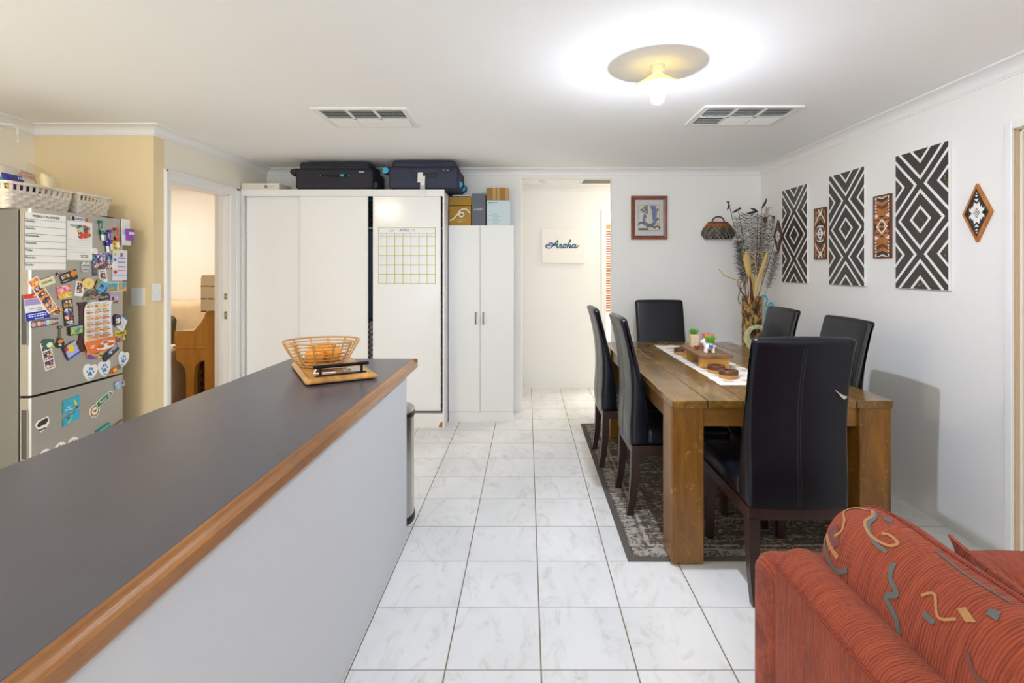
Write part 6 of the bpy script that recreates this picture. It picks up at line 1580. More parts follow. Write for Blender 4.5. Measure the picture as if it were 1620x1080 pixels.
part('pot', MB().sheet([[(a * s, b * s, z) for a, b in ((-1, -1), (1, -1), (1, 1), (-1, 1))] for s, z in ((0.024, 0), (0.0265, 0.084), (0.0215, 0.084), (0.021, 0.07))], closed_u=True).box(-0.024, 0.024, -0.024, 0.024, 0, 0.002), M_tex, p1)
part('soil', MB().box(-0.0208, 0.0208, -0.0208, 0.0208, 0.06, 0.073), M_soil, p1)
succulent(p1, (0, 0, 0.072), 0.052, 22, M_succ, 3)
cdl = thing('candle', 'squat coral red candle on the riser behind the white animal pot', 'candle', (1.205, 3.43, sz))
part('wax', MB().lathe([(0.0, 0.0), (0.037, 0.0), (0.038, 0.004), (0.038, 0.088), (0.036, 0.091), (0, 0.090)], n=32, caps=False), plain('coral_wax', 'd8564c', 0.4, var=0.08), cdl, True)
part('wick', MB().tube([(0, 0, 0.089), (0.002, 0, 0.101)], 0.001, 5), M_black, cdl)
bt = thing('incense_cone_holder', 'tiny turned brown wooden bowl beside the white animal pot', 'bowl', (1.098, 3.335, sz))
part('bowl', MB().lathe([(0.0, 0.0), (0.012, 0.0), (0.014, 0.004), (0.010, 0.008), (0.018, 0.016), (0.019, 0.024), (0.016, 0.024), (0.012, 0.016), (0, 0.014)], n=24, caps=False), wood('bowl_timber', '7a3f1c', 'b06a34', 'Z'), bt, True)
al = thing('animal_pot', 'white animal-shaped pot with a blue saddle cloth and green succulent', 'potted plant', (1.135, 3.232, sz))
M_cer = plain('white_ceramic', 'f2f1ee', 0.2, var=0.01)
mb = MB()
mb.sphere((0.008, 0, 0.034), 0.026, sc=(1.25, 0.85, 0.72))
for x in (-0.014, 0.030):
    for y in (-0.012, 0.012): mb.lathe([(0.0085, 0), (0.009, 0.003), (0.0075, 0.03)], (x, y, 0), 12)
mb.tube([(-0.012, 0, 0.040), (-0.024, 0, 0.054), (-0.027, 0, 0.064)], 0.0125, 12)
mb.sphere((-0.031, 0, 0.066), 0.0135, sc=(1.25, 0.95, 0.9))
for y in (-0.008, 0.008): mb.lathe([(0.0045, 0.072), (0.004, 0.080), (0.0008, 0.088)], (-0.026, y, 0), 8)
mb.tube([(0.036, 0, 0.042), (0.044, 0, 0.040), (0.046, 0, 0.032)], 0.004, 8)
mb.lathe([(0.018, 0.046), (0.020, 0.058), (0.016, 0.058), (0.015, 0.05)], (0.012, 0, 0), 20)
part('body', mb, M_cer, al, True)
mb = MB()
rows = []
for i in range(13):
    a = -1.9 + 3.8 * i / 12
    rows.append([(x, 0.0236 * math.sin(a), 0.034 + 0.0206 * math.cos(a)) for x in (-0.002, 0.010, 0.024)])
mb.grid(rows)
part('saddle_cloth', mb, K('3f66b0'), al, True)
part('soil', MB().lathe([(0.0165, 0.050), (0.0165, 0.0545)], (0.012, 0, 0), 16), M_soil, al)
succulent(al, (0.012, 0, 0.054), 0.058, 24, plain('succulent_lime', '6fae3c', 0.5, var=0.3, nscale=60), 9)
for y in (-0.0105, 0.0105): part('eye', MB().sphere((-0.036, y * 1.12, 0.070), 0.0016, n=8, m=6), M_black, al, True)

# ------------------------------------------------------------------ corner cabinet, log vase, feathers, ring vase
cc = thing('corner_cabinet', 'low white cabinet in the far corner behind the dining chairs', 'cabinet', (2.0, 4.73, 0))
part('top', MB().box(1.74, 2.255, 4.49, 4.975, 0.645, 0.668, 0.003), M_trim, cc, world=True)
part('body', MB().box(1.76, 2.25, 4.52, 4.975, 0.06, 0.645, 0.002), M_cup, cc, world=True)
part('plinth', MB().box(1.78, 2.24, 4.55, 4.97, 0, 0.06), M_cup, cc, world=True)
for x0 in (1.765, 2.008):
    d = part('door', MB().box(x0, x0 + 0.237, 4.503, 4.519, 0.075, 0.638, 0.002), M_cup, cc, world=True)
    part('knob', MB().sphere((x0 + (0.21 if x0 < 1.9 else 0.03), 4.495, 0.5), 0.010, n=14, m=10), M_chrome, d, True, True)
kz = 0.668
def bark():
    t = NT('chipped_bark')
    v = t.n('ShaderNodeTexVoronoi', {'Scale': 34.0}); mp = t.obj((1, 1, 0.38)); t.t.links.new(mp, v.inputs['Vector'])
    n = t.noise(t.obj((1, 1, 0.5)), 30, 4, 0.7, 1.0)
    c = t.ramp(n, [(0.40, lin('3a2412')), (0.47, lin('8a6230')), (0.6, lin('c9a35c')), (0.75, lin('d9bb7c'))])
    t.base(t.mix(t.ramp(v.outputs['Distance'], [(0.55, (0, 0, 0)), (0.75, (0.8, 0.8, 0.8))]), c, lin('2a180c'))); t.rough(0.75); t.bump(n, 0.8, 0.008)
    return t.m
VXC, VYC = 2.050, 4.70
vs_ = thing('log_vase', 'tall cylindrical bark vase of chipped tan wood in the corner', 'vase', (VXC, VYC, kz))
mb = MB(); rr = random.Random(2)
rows = []
for j in range(25):
    z = 0.470 * j / 24
    rows.append([((0.084 + rr.uniform(-0.003, 0.003)) * math.cos(2 * PI * k / 48), (0.084 + rr.uniform(-0.003, 0.003)) * math.sin(2 * PI * k / 48), z) for k in range(48)])
rows.append([(0.072 * math.cos(2 * PI * k / 48), 0.072 * math.sin(2 * PI * k / 48), 0.470) for k in range(48)])
rows.append([(0.070 * math.cos(2 * PI * k / 48), 0.070 * math.sin(2 * PI * k / 48), 0.30) for k in range(48)])
g_ = mb.grid(rows, closed_u=True); mb.cap(g_[0], 0, True); mb.cap(g_[-1])
part('log_body', mb, bark(), vs_, True, angle=60)
part('painted_patch', MB().sheet([[((0.0875) * math.cos(a), (0.0875) * math.sin(a), z) for a in (-1.05, -0.9, -0.75, -0.6)] for z in (0.36, 0.40, 0.44, 0.462)]), picture('vase_paint', ['d9702a', 'e8a04a', '7a3a1c', 'c9a35c'], 60), vs_, True, label='orange painted patch')
rv = thing('ring_vase', 'pale green ceramic ring-shaped vase in front of the log vase', 'vase', (2.035, 4.565, kz))
rc = Vector((2.035, 4.565, kz + 0.118)); mb = MB()
rows = []
for k in range(49):
    a = -PI * 0.42 + 2 * PI * 0.94 * k / 48
    r0, th = 0.088, 0.030 + 0.010 * math.sin(a - 0.3) * -1
    rows.append([(rc.x + math.cos(a) * (r0 + th * math.cos(b)), rc.y + 0.028 * math.sin(b), rc.z + math.sin(a) * (r0 + th * math.cos(b))) for b in [2 * PI * j / 14 for j in range(14)]])
g_ = mb.grid(rows, closed_u=True); mb.cap(g_[0], 0, True); mb.cap(g_[-1])
def ringmat():
    t = NT('green_glaze')
    n = t.noise(t.obj((8, 2, 8)), 4, 3, 0.6, 0.5)
    t.base(t.ramp(n, [(0.35, lin('b9bb82')), (0.65, lin('dfe0b4'))])); t.rough(0.2)
    return t.m
part('ring', mb, ringmat(), rv, True, True, angle=60)
part('foot', MB().lathe([(0.045, 0), (0.043, 0.006), (0.03, 0.012)], (0, 0, 0), 24), ringmat(), rv, True)
tq = thing('coiled_ribbon', 'turquoise coiled ribbon hooked over the log vase rim', 'ribbon', (VXC + 0.09, VYC - 0.03, kz + 0.36))
pts = catmull([(VXC + 0.055, VYC - 0.075, kz + 0.474), (VXC + 0.085, VYC - 0.078, kz + 0.478), (VXC + 0.105, VYC - 0.08, kz + 0.44), (VXC + 0.095, VYC - 0.08, kz + 0.39), (VXC + 0.125, VYC - 0.08, kz + 0.36), (VXC + 0.155, VYC - 0.08, kz + 0.385), (VXC + 0.140, VYC - 0.08, kz + 0.415), (VXC + 0.115, VYC - 0.08, kz + 0.395), (VXC + 0.12, VYC - 0.08, kz + 0.35), (VXC + 0.085, VYC - 0.08, kz + 0.335), (VXC + 0.10, VYC - 0.08, kz + 0.30)], 7)
part('ribbon_strand', MB().tube(pts, 0.0085, 8, flat=0.8), plain('turquoise_glass', '3fb2d2', 0.25), tq, True, True)

def wpt(px, py, y): return Vector(((px - VX) * y / F, y, H + (VY - py) * y / F))
vtop = Vector((VXC, VYC, kz + 0.40))
M_fd, M_fb = plain('feather_dark', '332a21', 0.8, var=0.2), plain('feather_brown', '4b3524', 0.8, var=0.2)
M_quill = plain('feather_quill', 'a9967a', 0.6)
GF = 'peacock feathers in the log vase'
def feather(tip, y, base_off, bend, bl, mat, label, seed, eye=None, n=64):
    rr = random.Random(seed)
    b0 = vtop + Vector((base_off[0], base_off[1], -0.06)); tp = wpt(tip[0], tip[1], y)
    mid = (b0 + tp) / 2 + Vector((bend, 0, 0.02))
    path = catmull([b0, (b0 + mid) / 2 + Vector((bend * 0.3, 0, 0)), mid, (mid + tp) / 2 + Vector((bend * 0.3, 0, 0.01)), tp], 10)
    t = thing('peacock_feather', label, 'feather', b0, group=GF)
    part('quill', MB().tube(path, lambda q: 0.0028 * (1 - 0.8 * q), 6), M_quill, t, True, True)
    mb = MB()
    m = len(path)
    for k in range(n):
        q = min(0.985, 0.34 + 0.64 * (k + rr.uniform(-0.8, 0.8) + 0.8) / n)
        f = q * (m - 1); i = min(int(f), m - 2)
        p = path[i].lerp(path[i + 1], f - i); d = (path[i + 1] - path[i]).normalized()
        side = d.cross(Vector((0, 1, 0))).normalized()
        L = bl * (0.55 + 0.45 * math.sin(PI * min(1, (q - 0.3) / 0.7))) * rr.uniform(0.55, 1.25)
        for sg in (-1, 1):
            dy = rr.uniform(-0.35, 0.35)
            e1 = p + (d * 0.75 + side * sg * 0.65 + Vector((0, dy, 0))) * L * 0.55
            e2 = e1 + (d * 0.35 + side * sg * 0.9 + Vector((0, dy, -0.35))) * L * 0.5
            w = d * 0.0022
            mb.faces([p - w, p + w, e1 + w * 0.8, e1 - w * 0.8, e2], [(0, 1, 2, 3), (3, 2, 4)])
            wy = Vector((0, 0.0018, 0))
            mb.faces([p - wy, p + wy, e1 + wy * 0.8, e1 - wy * 0.8, e2], [(0, 1, 2, 3), (3, 2, 4)])
    part('barbs', mb, mat, t, world=True)
    if eye:
        part('eye_spot', MB().sphere(tp - Vector((0, 0.01, 0.02)), 0.024, sc=(0.8, 0.25, 1.1)), M_fb, t, True, True)
        part('eye_centre', MB().sphere(tp - Vector((0, 0.017, 0.024)), 0.011, sc=(0.9, 0.25, 1.0)), plain('feather_olive', '5d5a2e', 0.5), t, True, True)
    return t
FE = [((1166, 344), 4.72, (-0.045, -0.02), -0.02, 0.075, M_fd, None, 'dark feather leaning furthest left in the log vase'),
      ((1178, 338), 4.66, (-0.03, 0.02), -0.015, 0.08, M_fd, None, 'dark feather second from the left in the log vase'),
      ((1189, 336), 4.74, (-0.015, -0.03), 0.0, 0.08, M_fd, None, 'dark feather third from the left in the log vase'),
      ((1199, 340), 4.64, (0.0, 0.0), 0.005, 0.075, M_fb, None, 'brown feather in the middle of the log vase'),
      ((1209, 344), 4.68, (0.012, -0.03), 0.004, 0.075, M_fb, True, 'brown feather with a round eye spot in the log vase'),
      ((1214, 328), 4.75, (0.02, 0.02), 0.006, 0.07, M_fb, None, 'tallest brown feather right of the eye-spot feather'),
      ((1224, 343), 4.70, (0.035, 0.0), 0.01, 0.07, M_fd, None, 'dark feather leaning right in the log vase'),
      ((1228, 398), 4.60, (0.045, -0.02), 0.03, 0.06, M_fd, None, 'short drooping dark feather at the right of the log vase'),
      ((1168, 382), 4.62, (-0.03, -0.03), -0.01, 0.085, M_fd, None, 'short dark feather low on the left of the log vase')]
for i, (tip, y, off, bend, bl, mat, eye, lb) in enumerate(FE): feather(tip, y, off, bend, bl, mat, lb, 20 + i, eye)
M_pod = plain('dried_pod', '23222c', 0.5, var=0.15)
M_stem = plain('dried_stem', '4a3b2a', 0.7)
for i, (tx, ty, y, pods, lb) in enumerate(((1153, 322, 4.70, [((0, 0), (1150, 333)), ((0, 0), (1149, 319))], 'thin stem with a black pod reaching furthest left'),
        (1168, 331, 4.72, [((0, 0), (1158, 337)), ((0, 0), (1171, 329))], 'thin stem with two short black pods'),
        (1199, 336, 4.67, [((0, 0), (1186, 329)), ((-2, -1), (1181, 338))], 'thin stem with a pair of long black pods'),
        (1205, 330, 4.73, [((0, 0), (1213, 313))], 'thin stem with one upright black pod'))):
    t = thing('dried_flower', lb, 'dried flower', vtop + Vector((-0.02 + 0.012 * i, 0.02, -0.05)), group='dried pod stems in the log vase')
    b0 = vtop + Vector((-0.03 + 0.018 * i, 0.02, -0.05)); tp = wpt(tx, ty, y)
    part('stem', MB().tube(catmull([b0, b0.lerp(tp, 0.5) + Vector((0.015, 0, 0.03)), tp], 10), 0.0026, 6), M_stem, t, True, True)
    for (ox, oy), (ex, ey) in pods:
        a, b = wpt(tx + ox, ty + oy, y), wpt(ex, ey, y)
        md = a.lerp(b, 0.5) + Vector((0.008, 0, 0.004))
        part('pod', MB().tube(catmull([a, md, b], 6), lambda q: 0.0008 + 0.0115 * math.sin(PI * min(1, q * 0.9 + 0.08)) ** 1.2 * (1 - 0.3 * q), 8), M_pod, t, True, True)
lf = thing('dried_seed_head', 'curled olive green seed head at the right of the feathers', 'dried flower', vtop + Vector((0.03, 0.03, -0.05)))
b0 = vtop + Vector((0.03, 0.03, -0.05))
part('stem', MB().tube(catmull([b0, wpt(1222, 395, 4.72), wpt(1228, 352, 4.72), wpt(1236, 338, 4.72), wpt(1236.5, 333.5, 4.72)], 8), 0.0025, 6), M_stem, lf, True, True)
part('leaf', MB().tube(catmull([wpt(1221, 342, 4.71), wpt(1227, 344, 4.71), wpt(1233, 340, 4.71), wpt(1236, 334, 4.71)], 6), lambda q: 0.001 + 0.02 * math.sin(PI * q) ** 0.8, 8), plain('leaf_olive', '4f5a34', 0.6, var=0.2), lf, True, True)
part('fringe', MB().tube(catmull([wpt(1228, 350, 4.705), wpt(1234, 345, 4.705), wpt(1237.5, 338, 4.705)], 6), lambda q: 0.001 + 0.011 * math.sin(PI * q), 8), plain('leaf_pale', 'b9b394', 0.7, var=0.2), lf, True, True)
M_spathe = plain('dried_spathe', 'd9b36a', 0.5, var=0.12)
def spathe(pts, r, label, y):
    P = catmull([wpt(a, b, y) for a, b in pts], 8)
    t = thing('palm_spathe', label, 'dried palm', P[0], group='dried palm spathes in the log vase')
    part('blade', MB().tube(P, r, 10, flat=0.45), M_spathe, t, True, True)
spathe([(1184, 480), (1187, 455), (1184, 428), (1180, 404), (1178, 401)], lambda q: 0.006 + 0.026 * max(0.0, math.sin(PI * min(1, max(0, (q - 0.35) / 0.66)))) ** 0.9, 'yellow paddle-shaped spathe at the left of the log vase', 4.63)
spathe([(1188, 478), (1190, 452), (1186, 425)], lambda q: 0.007 + 0.010 * math.sin(PI * q), 'short yellow spathe close behind the paddle-shaped one', 4.66)
spathe([(1194, 472), (1198, 448), (1205, 428), (1212, 406), (1214, 398)], lambda q: 0.005 + 0.014 * math.sin(PI * (0.15 + 0.8 * q)), 'long curved yellow spathe leaning right in the log vase', 4.62)
t = thing('palm_spathe', 'dark red-brown spathe standing in the middle of the log vase', 'dried palm', wpt(1189, 472, 4.6), group='dried palm spathes in the log vase')
part('blade', MB().tube(catmull([wpt(1189, 474, 4.61), wpt(1188, 450, 4.61), wpt(1186, 436, 4.61)], 6), lambda q: 0.016 * (1 - q * 0.75), 8, flat=0.5), plain('spathe_brown', '5a2a22', 0.6, var=0.15), t, True, True)
t = thing('curly_vine', 'thin curling dry vine drooping left from the log vase', 'dried vine', wpt(1180, 470, 4.62))
part('vine', MB().tube(catmull([wpt(p[0], p[1], 4.62) for p in ((1182, 472), (1176, 464), (1171, 455), (1173, 442), (1178, 434), (1181, 440), (1176, 452), (1170, 462), (1168, 474), (1171, 481))], 7), 0.0036, 6)
     .tube(catmull([wpt(p[0], p[1], 4.60) for p in ((1179, 470), (1172, 460), (1167, 446), (1176, 432), (1183, 436))], 7), 0.003, 6), plain('vine_dry', '5d4634', 0.7), t, True, True)
part('curled_tendril', MB().tube(catmull([wpt(p[0], p[1], 4.63) for p in ((1188, 470), (1196, 430), (1194, 408), (1197, 398), (1205, 400), (1206, 406), (1200, 407))], 7), 0.0036, 6), M_spathe, t, True, True)
part('pale_tip', MB().tube(catmull([wpt(p[0], p[1], 4.60) for p in ((1176, 458), (1168, 445), (1158, 440), (1146, 435), (1136, 424))], 7), lambda q: 0.004 + 0.004 * math.sin(PI * q), 8, flat=0.6), M_spathe, t, True, True)

# ------------------------------------------------------------------ bedroom seen through the doorway
M_honey = wood('honey_timber', 'a06a22', 'd69a44', 'Z', 0.8, 0.35, 5, 0.3)
pn = thing('piano', 'honey timber upright piano seen end-on through the doorway', 'piano', (-2.75, 5.3, 0))
PY0, PY1 = 4.58, 5.98
fnp = lambda x, z, y: (x, y, z)
for y in (PY0, PY1 - 0.03):
    part('end_panel', MB().prism([(-2.86, 0.0), (-2.63, 0.0), (-2.63, 1.30), (-2.845, 1.30), (-2.845, 1.0), (-2.86, 0.985)], y - 0.012 * (y < 5), y + 0.03 + 0.012 * (y > 5), fn=fnp), M_honey, pn, world=True)
    part('key_cheek', MB().prism([(-3.125, 0.685), (-2.86, 0.685), (-2.86, 0.985), (-2.90, 0.91), (-2.965, 0.835), (-3.135, 0.835), (-3.14, 0.80)], y + 0.001, y + 0.031, fn=fnp), M_honey, pn, world=True)
    lg = [(-3.12, 0.685), (-2.87, 0.685), (-2.87, 0.60)] + [(-2.955 + 0.085 * math.cos(a), 0.50 + 0.10 * math.sin(a)) for a in [PI / 2 - 0.2 + (PI / 2 + 0.2) * k / 6 for k in range(7)]][1:] + [(-3.035, 0.44), (-3.03, 0.06), (-3.045, 0.0), (-2.945, 0.0)]
    part('moulding', MB().box(-3.145, -2.862, y - 0.008, y + 0.038, 0.678, 0.702, 0.004), M_honey, pn, world=True)
    lg = [(-3.12, 0.685), (-2.865, 0.685), (-2.865, 0.575), (-2.91, 0.565), (-2.945, 0.53), (-2.96, 0.47), (-2.965, 0.42), (-2.965, 0.06), (-2.95, 0.0), (-3.05, 0.0), (-3.035, 0.06), (-3.035, 0.44), (-3.045, 0.50), (-3.075, 0.545), (-3.12, 0.575)]
    part('front_leg', MB().prism(lg[::-1], y + 0.002, y + 0.05, fn=fnp), M_honey, pn, world=True)
part('key_bed', MB().box(-3.13, -2.85, PY0 + 0.031, PY1 - 0.031, 0.685, 0.745, 0.003), M_honey, pn, world=True)
part('key_lid', MB().box(-3.12, -2.88, PY0 + 0.032, PY1 - 0.032, 0.815, 0.832, 0.002), M_honey, pn, world=True)
part('front_panel', MB().box(-2.85, -2.835, PY0 + 0.03, PY1 - 0.03, 0.0, 1.29), M_honey, pn, world=True)
part('back_panel', MB().box(-2.645, -2.635, PY0 + 0.03, PY1 - 0.03, 0.0, 1.29), M_honey, pn, world=True)
part('top_lid', MB().box(-2.885, -2.62, PY0 - 0.012, PY1 + 0.01, 1.30, 1.322, 0.004), M_honey, pn, world=True)
part('keys', MB().box(-3.10, -2.90, PY0 + 0.06, PY1 - 0.06, 0.745, 0.765), K('f0eee6'), pn, world=True)
def throw_mat():
    t = NT('striped_throw')
    sp = t.n('ShaderNodeSeparateXYZ'); t.t.links.new(t.obj(), sp.inputs[0])
    f = t.math('FRACT', t.math('MULTIPLY', sp.outputs[2], 9.0))
    s = t.math('LESS_THAN', f, 0.12)
    wv = t.math('GREATER_THAN', t.noise(t.obj(), 60, 2), 0.42)
    t.base(t.mix(t.math('MULTIPLY', s, wv), t.mix(t.noise(t.obj(), 50, 3), lin('d9c7a8'), lin('e6d8bc')), lin('8a7458'))); t.rough(0.95)
    return t.m
tw = MB(); rows = []
path = [(PY0 - 0.026, 1.005), (PY0 - 0.028, 1.15), (PY0 - 0.027, 1.30), (PY0 - 0.018, 1.3265), (PY0 + 0.02, 1.3275), (PY0 + 0.30, 1.3275), (PY0 + 0.6, 1.3275)]
for j, (y, z) in enumerate(path):
    rows.append([(x, y + (0.004 * math.sin(i * 1.3) if j < 2 else 0), z) for i, x in enumerate([-2.882 + (-2.622 + 2.882) * k / 10 for k in range(11)])])
tw.grid(rows); tw.grid([[(p[0], p[1] - (0.004 if j < 3 else 0), p[2] + (0.004 if j >= 3 else 0)) for p in r] for j, r in enumerate(rows)])
solo('striped_throw', tw, throw_mat(), 'cream striped throw draped over the end of the piano', 'throw', smooth=True)
M_lin = plain('beige_linen', 'd6c09c', 0.95, var=0.12, nscale=10, bump=0.3)
M_lin2 = plain('grey_linen', 'cdbb9c', 0.95, var=0.15, nscale=12, bump=0.3)
bdm = thing('covered_sofa', 'sofa under a beige linen cover in the bedroom', 'sofa', (-4.2, 5.7, 0))
def lumpy(mb, x0, x1, y0, y1, z0, z1, seed, amp=0.018, n=12, r=0.08):
    """rounded upholstered block with slight sag"""
    rr = random.Random(seed); ph = [rr.uniform(0, 6) for _ in range(4)]
    lp = rrect(y0, y1, z0, z1, r, 4)
    mb.soft(lp, (x1 - x0) / 2, r * 0.8, lambda w, a, b: ((x0 + x1) / 2 + w, a + amp * math.sin(w * 5 + ph[0]) * (b > z1 - r * 2), b + amp * math.sin(w * 7 + ph[1] + a * 3) * (b > z1 - r * 1.5)), 4, 0, n)
    return mb
part('back_cover', lumpy(MB(), -4.9, -3.25, 5.78, 6.16, 0.05, 1.03, 1), M_lin, bdm, True, True, angle=60)
part('seat_cover', lumpy(MB(), -4.88, -3.27, 5.05, 5.80, 0.05, 0.52, 2), M_lin2, bdm, True, True, angle=60)
part('arm_cover', lumpy(MB(), -4.95, -3.62 if False else -4.62, 5.05, 6.1, 0.05, 0.72, 3), M_lin2, bdm, True, True, angle=60)
bn2 = thing('covered_ottoman', 'low seat under a pale grey draped cloth beside the piano', 'ottoman', (-3.35, 4.75, 0))
part('drape', lumpy(MB(), -3.62, -3.215, 4.62, 5.0, 0.12, 0.66, 5, 0.012), plain('drape_grey', 'd6c8b2', 0.95, var=0.15, nscale=14, bump=0.3), bn2, True, True, angle=60)
part('frame', MB().box(-3.60, -3.17, 4.65, 4.97, 0.10, 0.125), M_wb, bn2, world=True)
for x in (-3.58, -3.19):
    for y in (4.67, 4.95): part('foot', MB().box(x - 0.015, x + 0.015, y - 0.015, y + 0.015, 0, 0.10), M_wb, bn2, world=True)
cu = thing('dark_cushion', 'dark grey-green cushion standing on the covered sofa', 'cushion', (-4.02, 5.65, 0.54))
part('cushion', MB().soft(rrect(-0.17, 0.17, 0, 0.34, 0.08, 5), 0.07, 0.065, lambda w, a, b: (a, w + (0.34 - b) * -0.2, b)), plain('cushion_moss', '5a5a44', 0.9), cu, True)
st = thing('piano_stool', 'dark timber piano stool with barley-twist legs', 'stool', (-2.99, 5.15, 0))
part('seat', MB().box(-3.18, -2.88, 4.95, 5.35, 0.49, 0.55, 0.01).box(-3.16, -2.90, 4.97, 5.33, 0.42, 0.49, 0.003), wood('stool_timber', '3a1d14', '6a3a2a', 'X'), st, world=True)
for x in (-3.14, -2.92):
    for y in (4.99, 5.31):
        mb = MB(); rows = []
        for j in range(46):
            z = 0.42 * j / 45; a = j * 0.75
            rows.append([(x + 0.006 * math.cos(a) + 0.017 * math.cos(2 * PI * k / 10), y + 0.006 * math.sin(a) + 0.017 * math.sin(2 * PI * k / 10), z) for k in range(10)])
        g_ = mb.grid(rows, closed_u=True); mb.cap(g_[0], 0, True); mb.cap(g_[-1])
        part('leg', mb, wood('stool_timber', '3a1d14', '6a3a2a', 'X'), st, True, True)
struct('floor_2', MB().box(-6.1, XL - 0.105, YN + 0.1, 6.2, 0.0, 0.006), wood('bedroom_boards', '3a1f14', '6a3c26', 'Y', 0.8, 0.35), 'dark timber floor of the bedroom', 'floor')
# ------------------------------------------------------------------ sofa
def chenille(name, axis='Y', c0='3a1009', c1='a34c33', dist=2.5, sc=300):
    t = NT(name)
    tc = t.n('ShaderNodeTexCoord')
    w = t.n('ShaderNodeTexWave', {'Scale': sc / 6.28 * 1.0, 'Distortion': dist, 'Detail': 2.0, 'Detail Scale': 1.2})
    w.wave_type = 'BANDS'; w.bands_direction = axis
    t.t.links.new(tc.outputs['Object'], w.inputs['Vector'])
    n = t.noise(t.obj((9, 150, 9) if axis == 'Y' else (150, 9, 9)), 1.0, 5, 0.75, 0.6)
    n2 = t.noise(t.obj((1, 1, 1)), 6, 3)
    f = t.math('ADD', t.math('MULTIPLY', w.outputs[1], 0.15), t.math('ADD', t.math('MULTIPLY', n, 0.8), t.math('MULTIPLY', n2, 0.12)))
    t.base(t.ramp(f, [(0.20, lin(c0)), (0.62, lin(c1))]))
    t.rough(0.95); t.b.inputs['Specular IOR Level'].default_value = 0.1
    t.b.inputs['Sheen Weight'].default_value = 0.1; t.b.inputs['Sheen Roughness'].default_value = 0.5
    h = t.math('ADD', w.outputs[1], t.math('MULTIPLY', n, 0.6))
    t.bump(h, 0.5, 0.004)
    return t.m
M_che = chenille('red_chenille')
M_che2 = chenille('red_chenille_panel', dist=4.0)
M_grey, M_tan, M_mauve = plain('weave_grey', '5f625e', 0.95, var=0.2, nscale=200), plain('weave_tan', 'ab7c4c', 0.95, var=0.2, nscale=200), plain('weave_mauve', '74443a', 0.95, var=0.2, nscale=200)
SY0, SY1 = -0.62, 1.49
sf = thing('sofa', 'rust red chenille sofa with its back to the room', 'sofa', (1.15, 0.45, 0))
# back: outer panel and rolled top, running towards the camera
bp = [(0.635, 0.10), (0.635, 0.30), (0.634, 0.50), (0.635, 0.622), (0.640, 0.640), (0.656, 0.660), (0.690, 0.672), (0.725, 0.668), (0.755, 0.650), (0.772, 0.620), (0.778, 0.55), (0.78, 0.30), (0.78, 0.10)]
bp = [(p.x, p.y) for p in catmull([Vector((a, b, 0)) for a, b in bp], 3)]
part('back', MB().soft(bp, (1.345 - (SY0 + 0.18)) / 2, 0.035, lambda w, a, b: (a, (1.345 + SY0 + 0.18) / 2 + w, b), 5, 0, 14), M_che2, sf, True, True, angle=50)
part('back_piping', MB().tube([(0.6335, 1.325, 0.634)] + [(0.6335, 1.30 - 0.06 * k, 0.6355) for k in range(28)], 0.0045, 6), chenille('piping_red', c0='5f1d14', c1='8f3a28'), sf, True, True)
def arm(y0, y1):
    ap_ = [(y0, 0.10), (y0, 0.50), (y0 + 0.012, 0.565), (y0 + 0.05, 0.595), (y0 + 0.105, 0.602), (y1 - 0.05, 0.595), (y1 - 0.012, 0.565), (y1, 0.50), (y1, 0.10)]
    ap_ = [(p.x, p.y) for p in catmull([Vector((a, b, 0)) for a, b in ap_], 4)]
    return part('arm', MB().soft(ap_, (1.62 - 0.643) / 2, 0.045, lambda w, a, b: ((1.62 + 0.643) / 2 + w, a, b + 0.006 * math.sin(w * 9)), 5, 0, 10), chenille('red_chenille_arm', 'X'), sf, True, True, angle=50)
arm(1.290, SY1); arm(SY0, SY0 + 0.20)
part('base', MB().box(0.65, 1.56, SY0 + 0.02, SY1 - 0.02, 0.06, 0.27, 0.02), M_che, sf, world=True)
for k in range(2):
    y0 = SY0 + 0.205 + k * 0.84
    part('seat_cushion', MB().soft(rrect(0.785, 1.57, 0.272, 0.43, 0.05, 5), 0.415, 0.05, lambda w, a, b, y0=y0: (a, y0 + 0.418 + w, b + 0.012 * math.cos(w * 3.5) * (b > 0.38)), 5, 0, 5), M_che, sf, True, True, angle=50)
for x in (0.70, 1.5):
    for y in (SY0 + 0.08, SY1 - 0.08): part('foot', MB().lathe([(0.022, 0), (0.03, 0.061)], (x, y, 0), 16), M_cleg, sf, world=True)
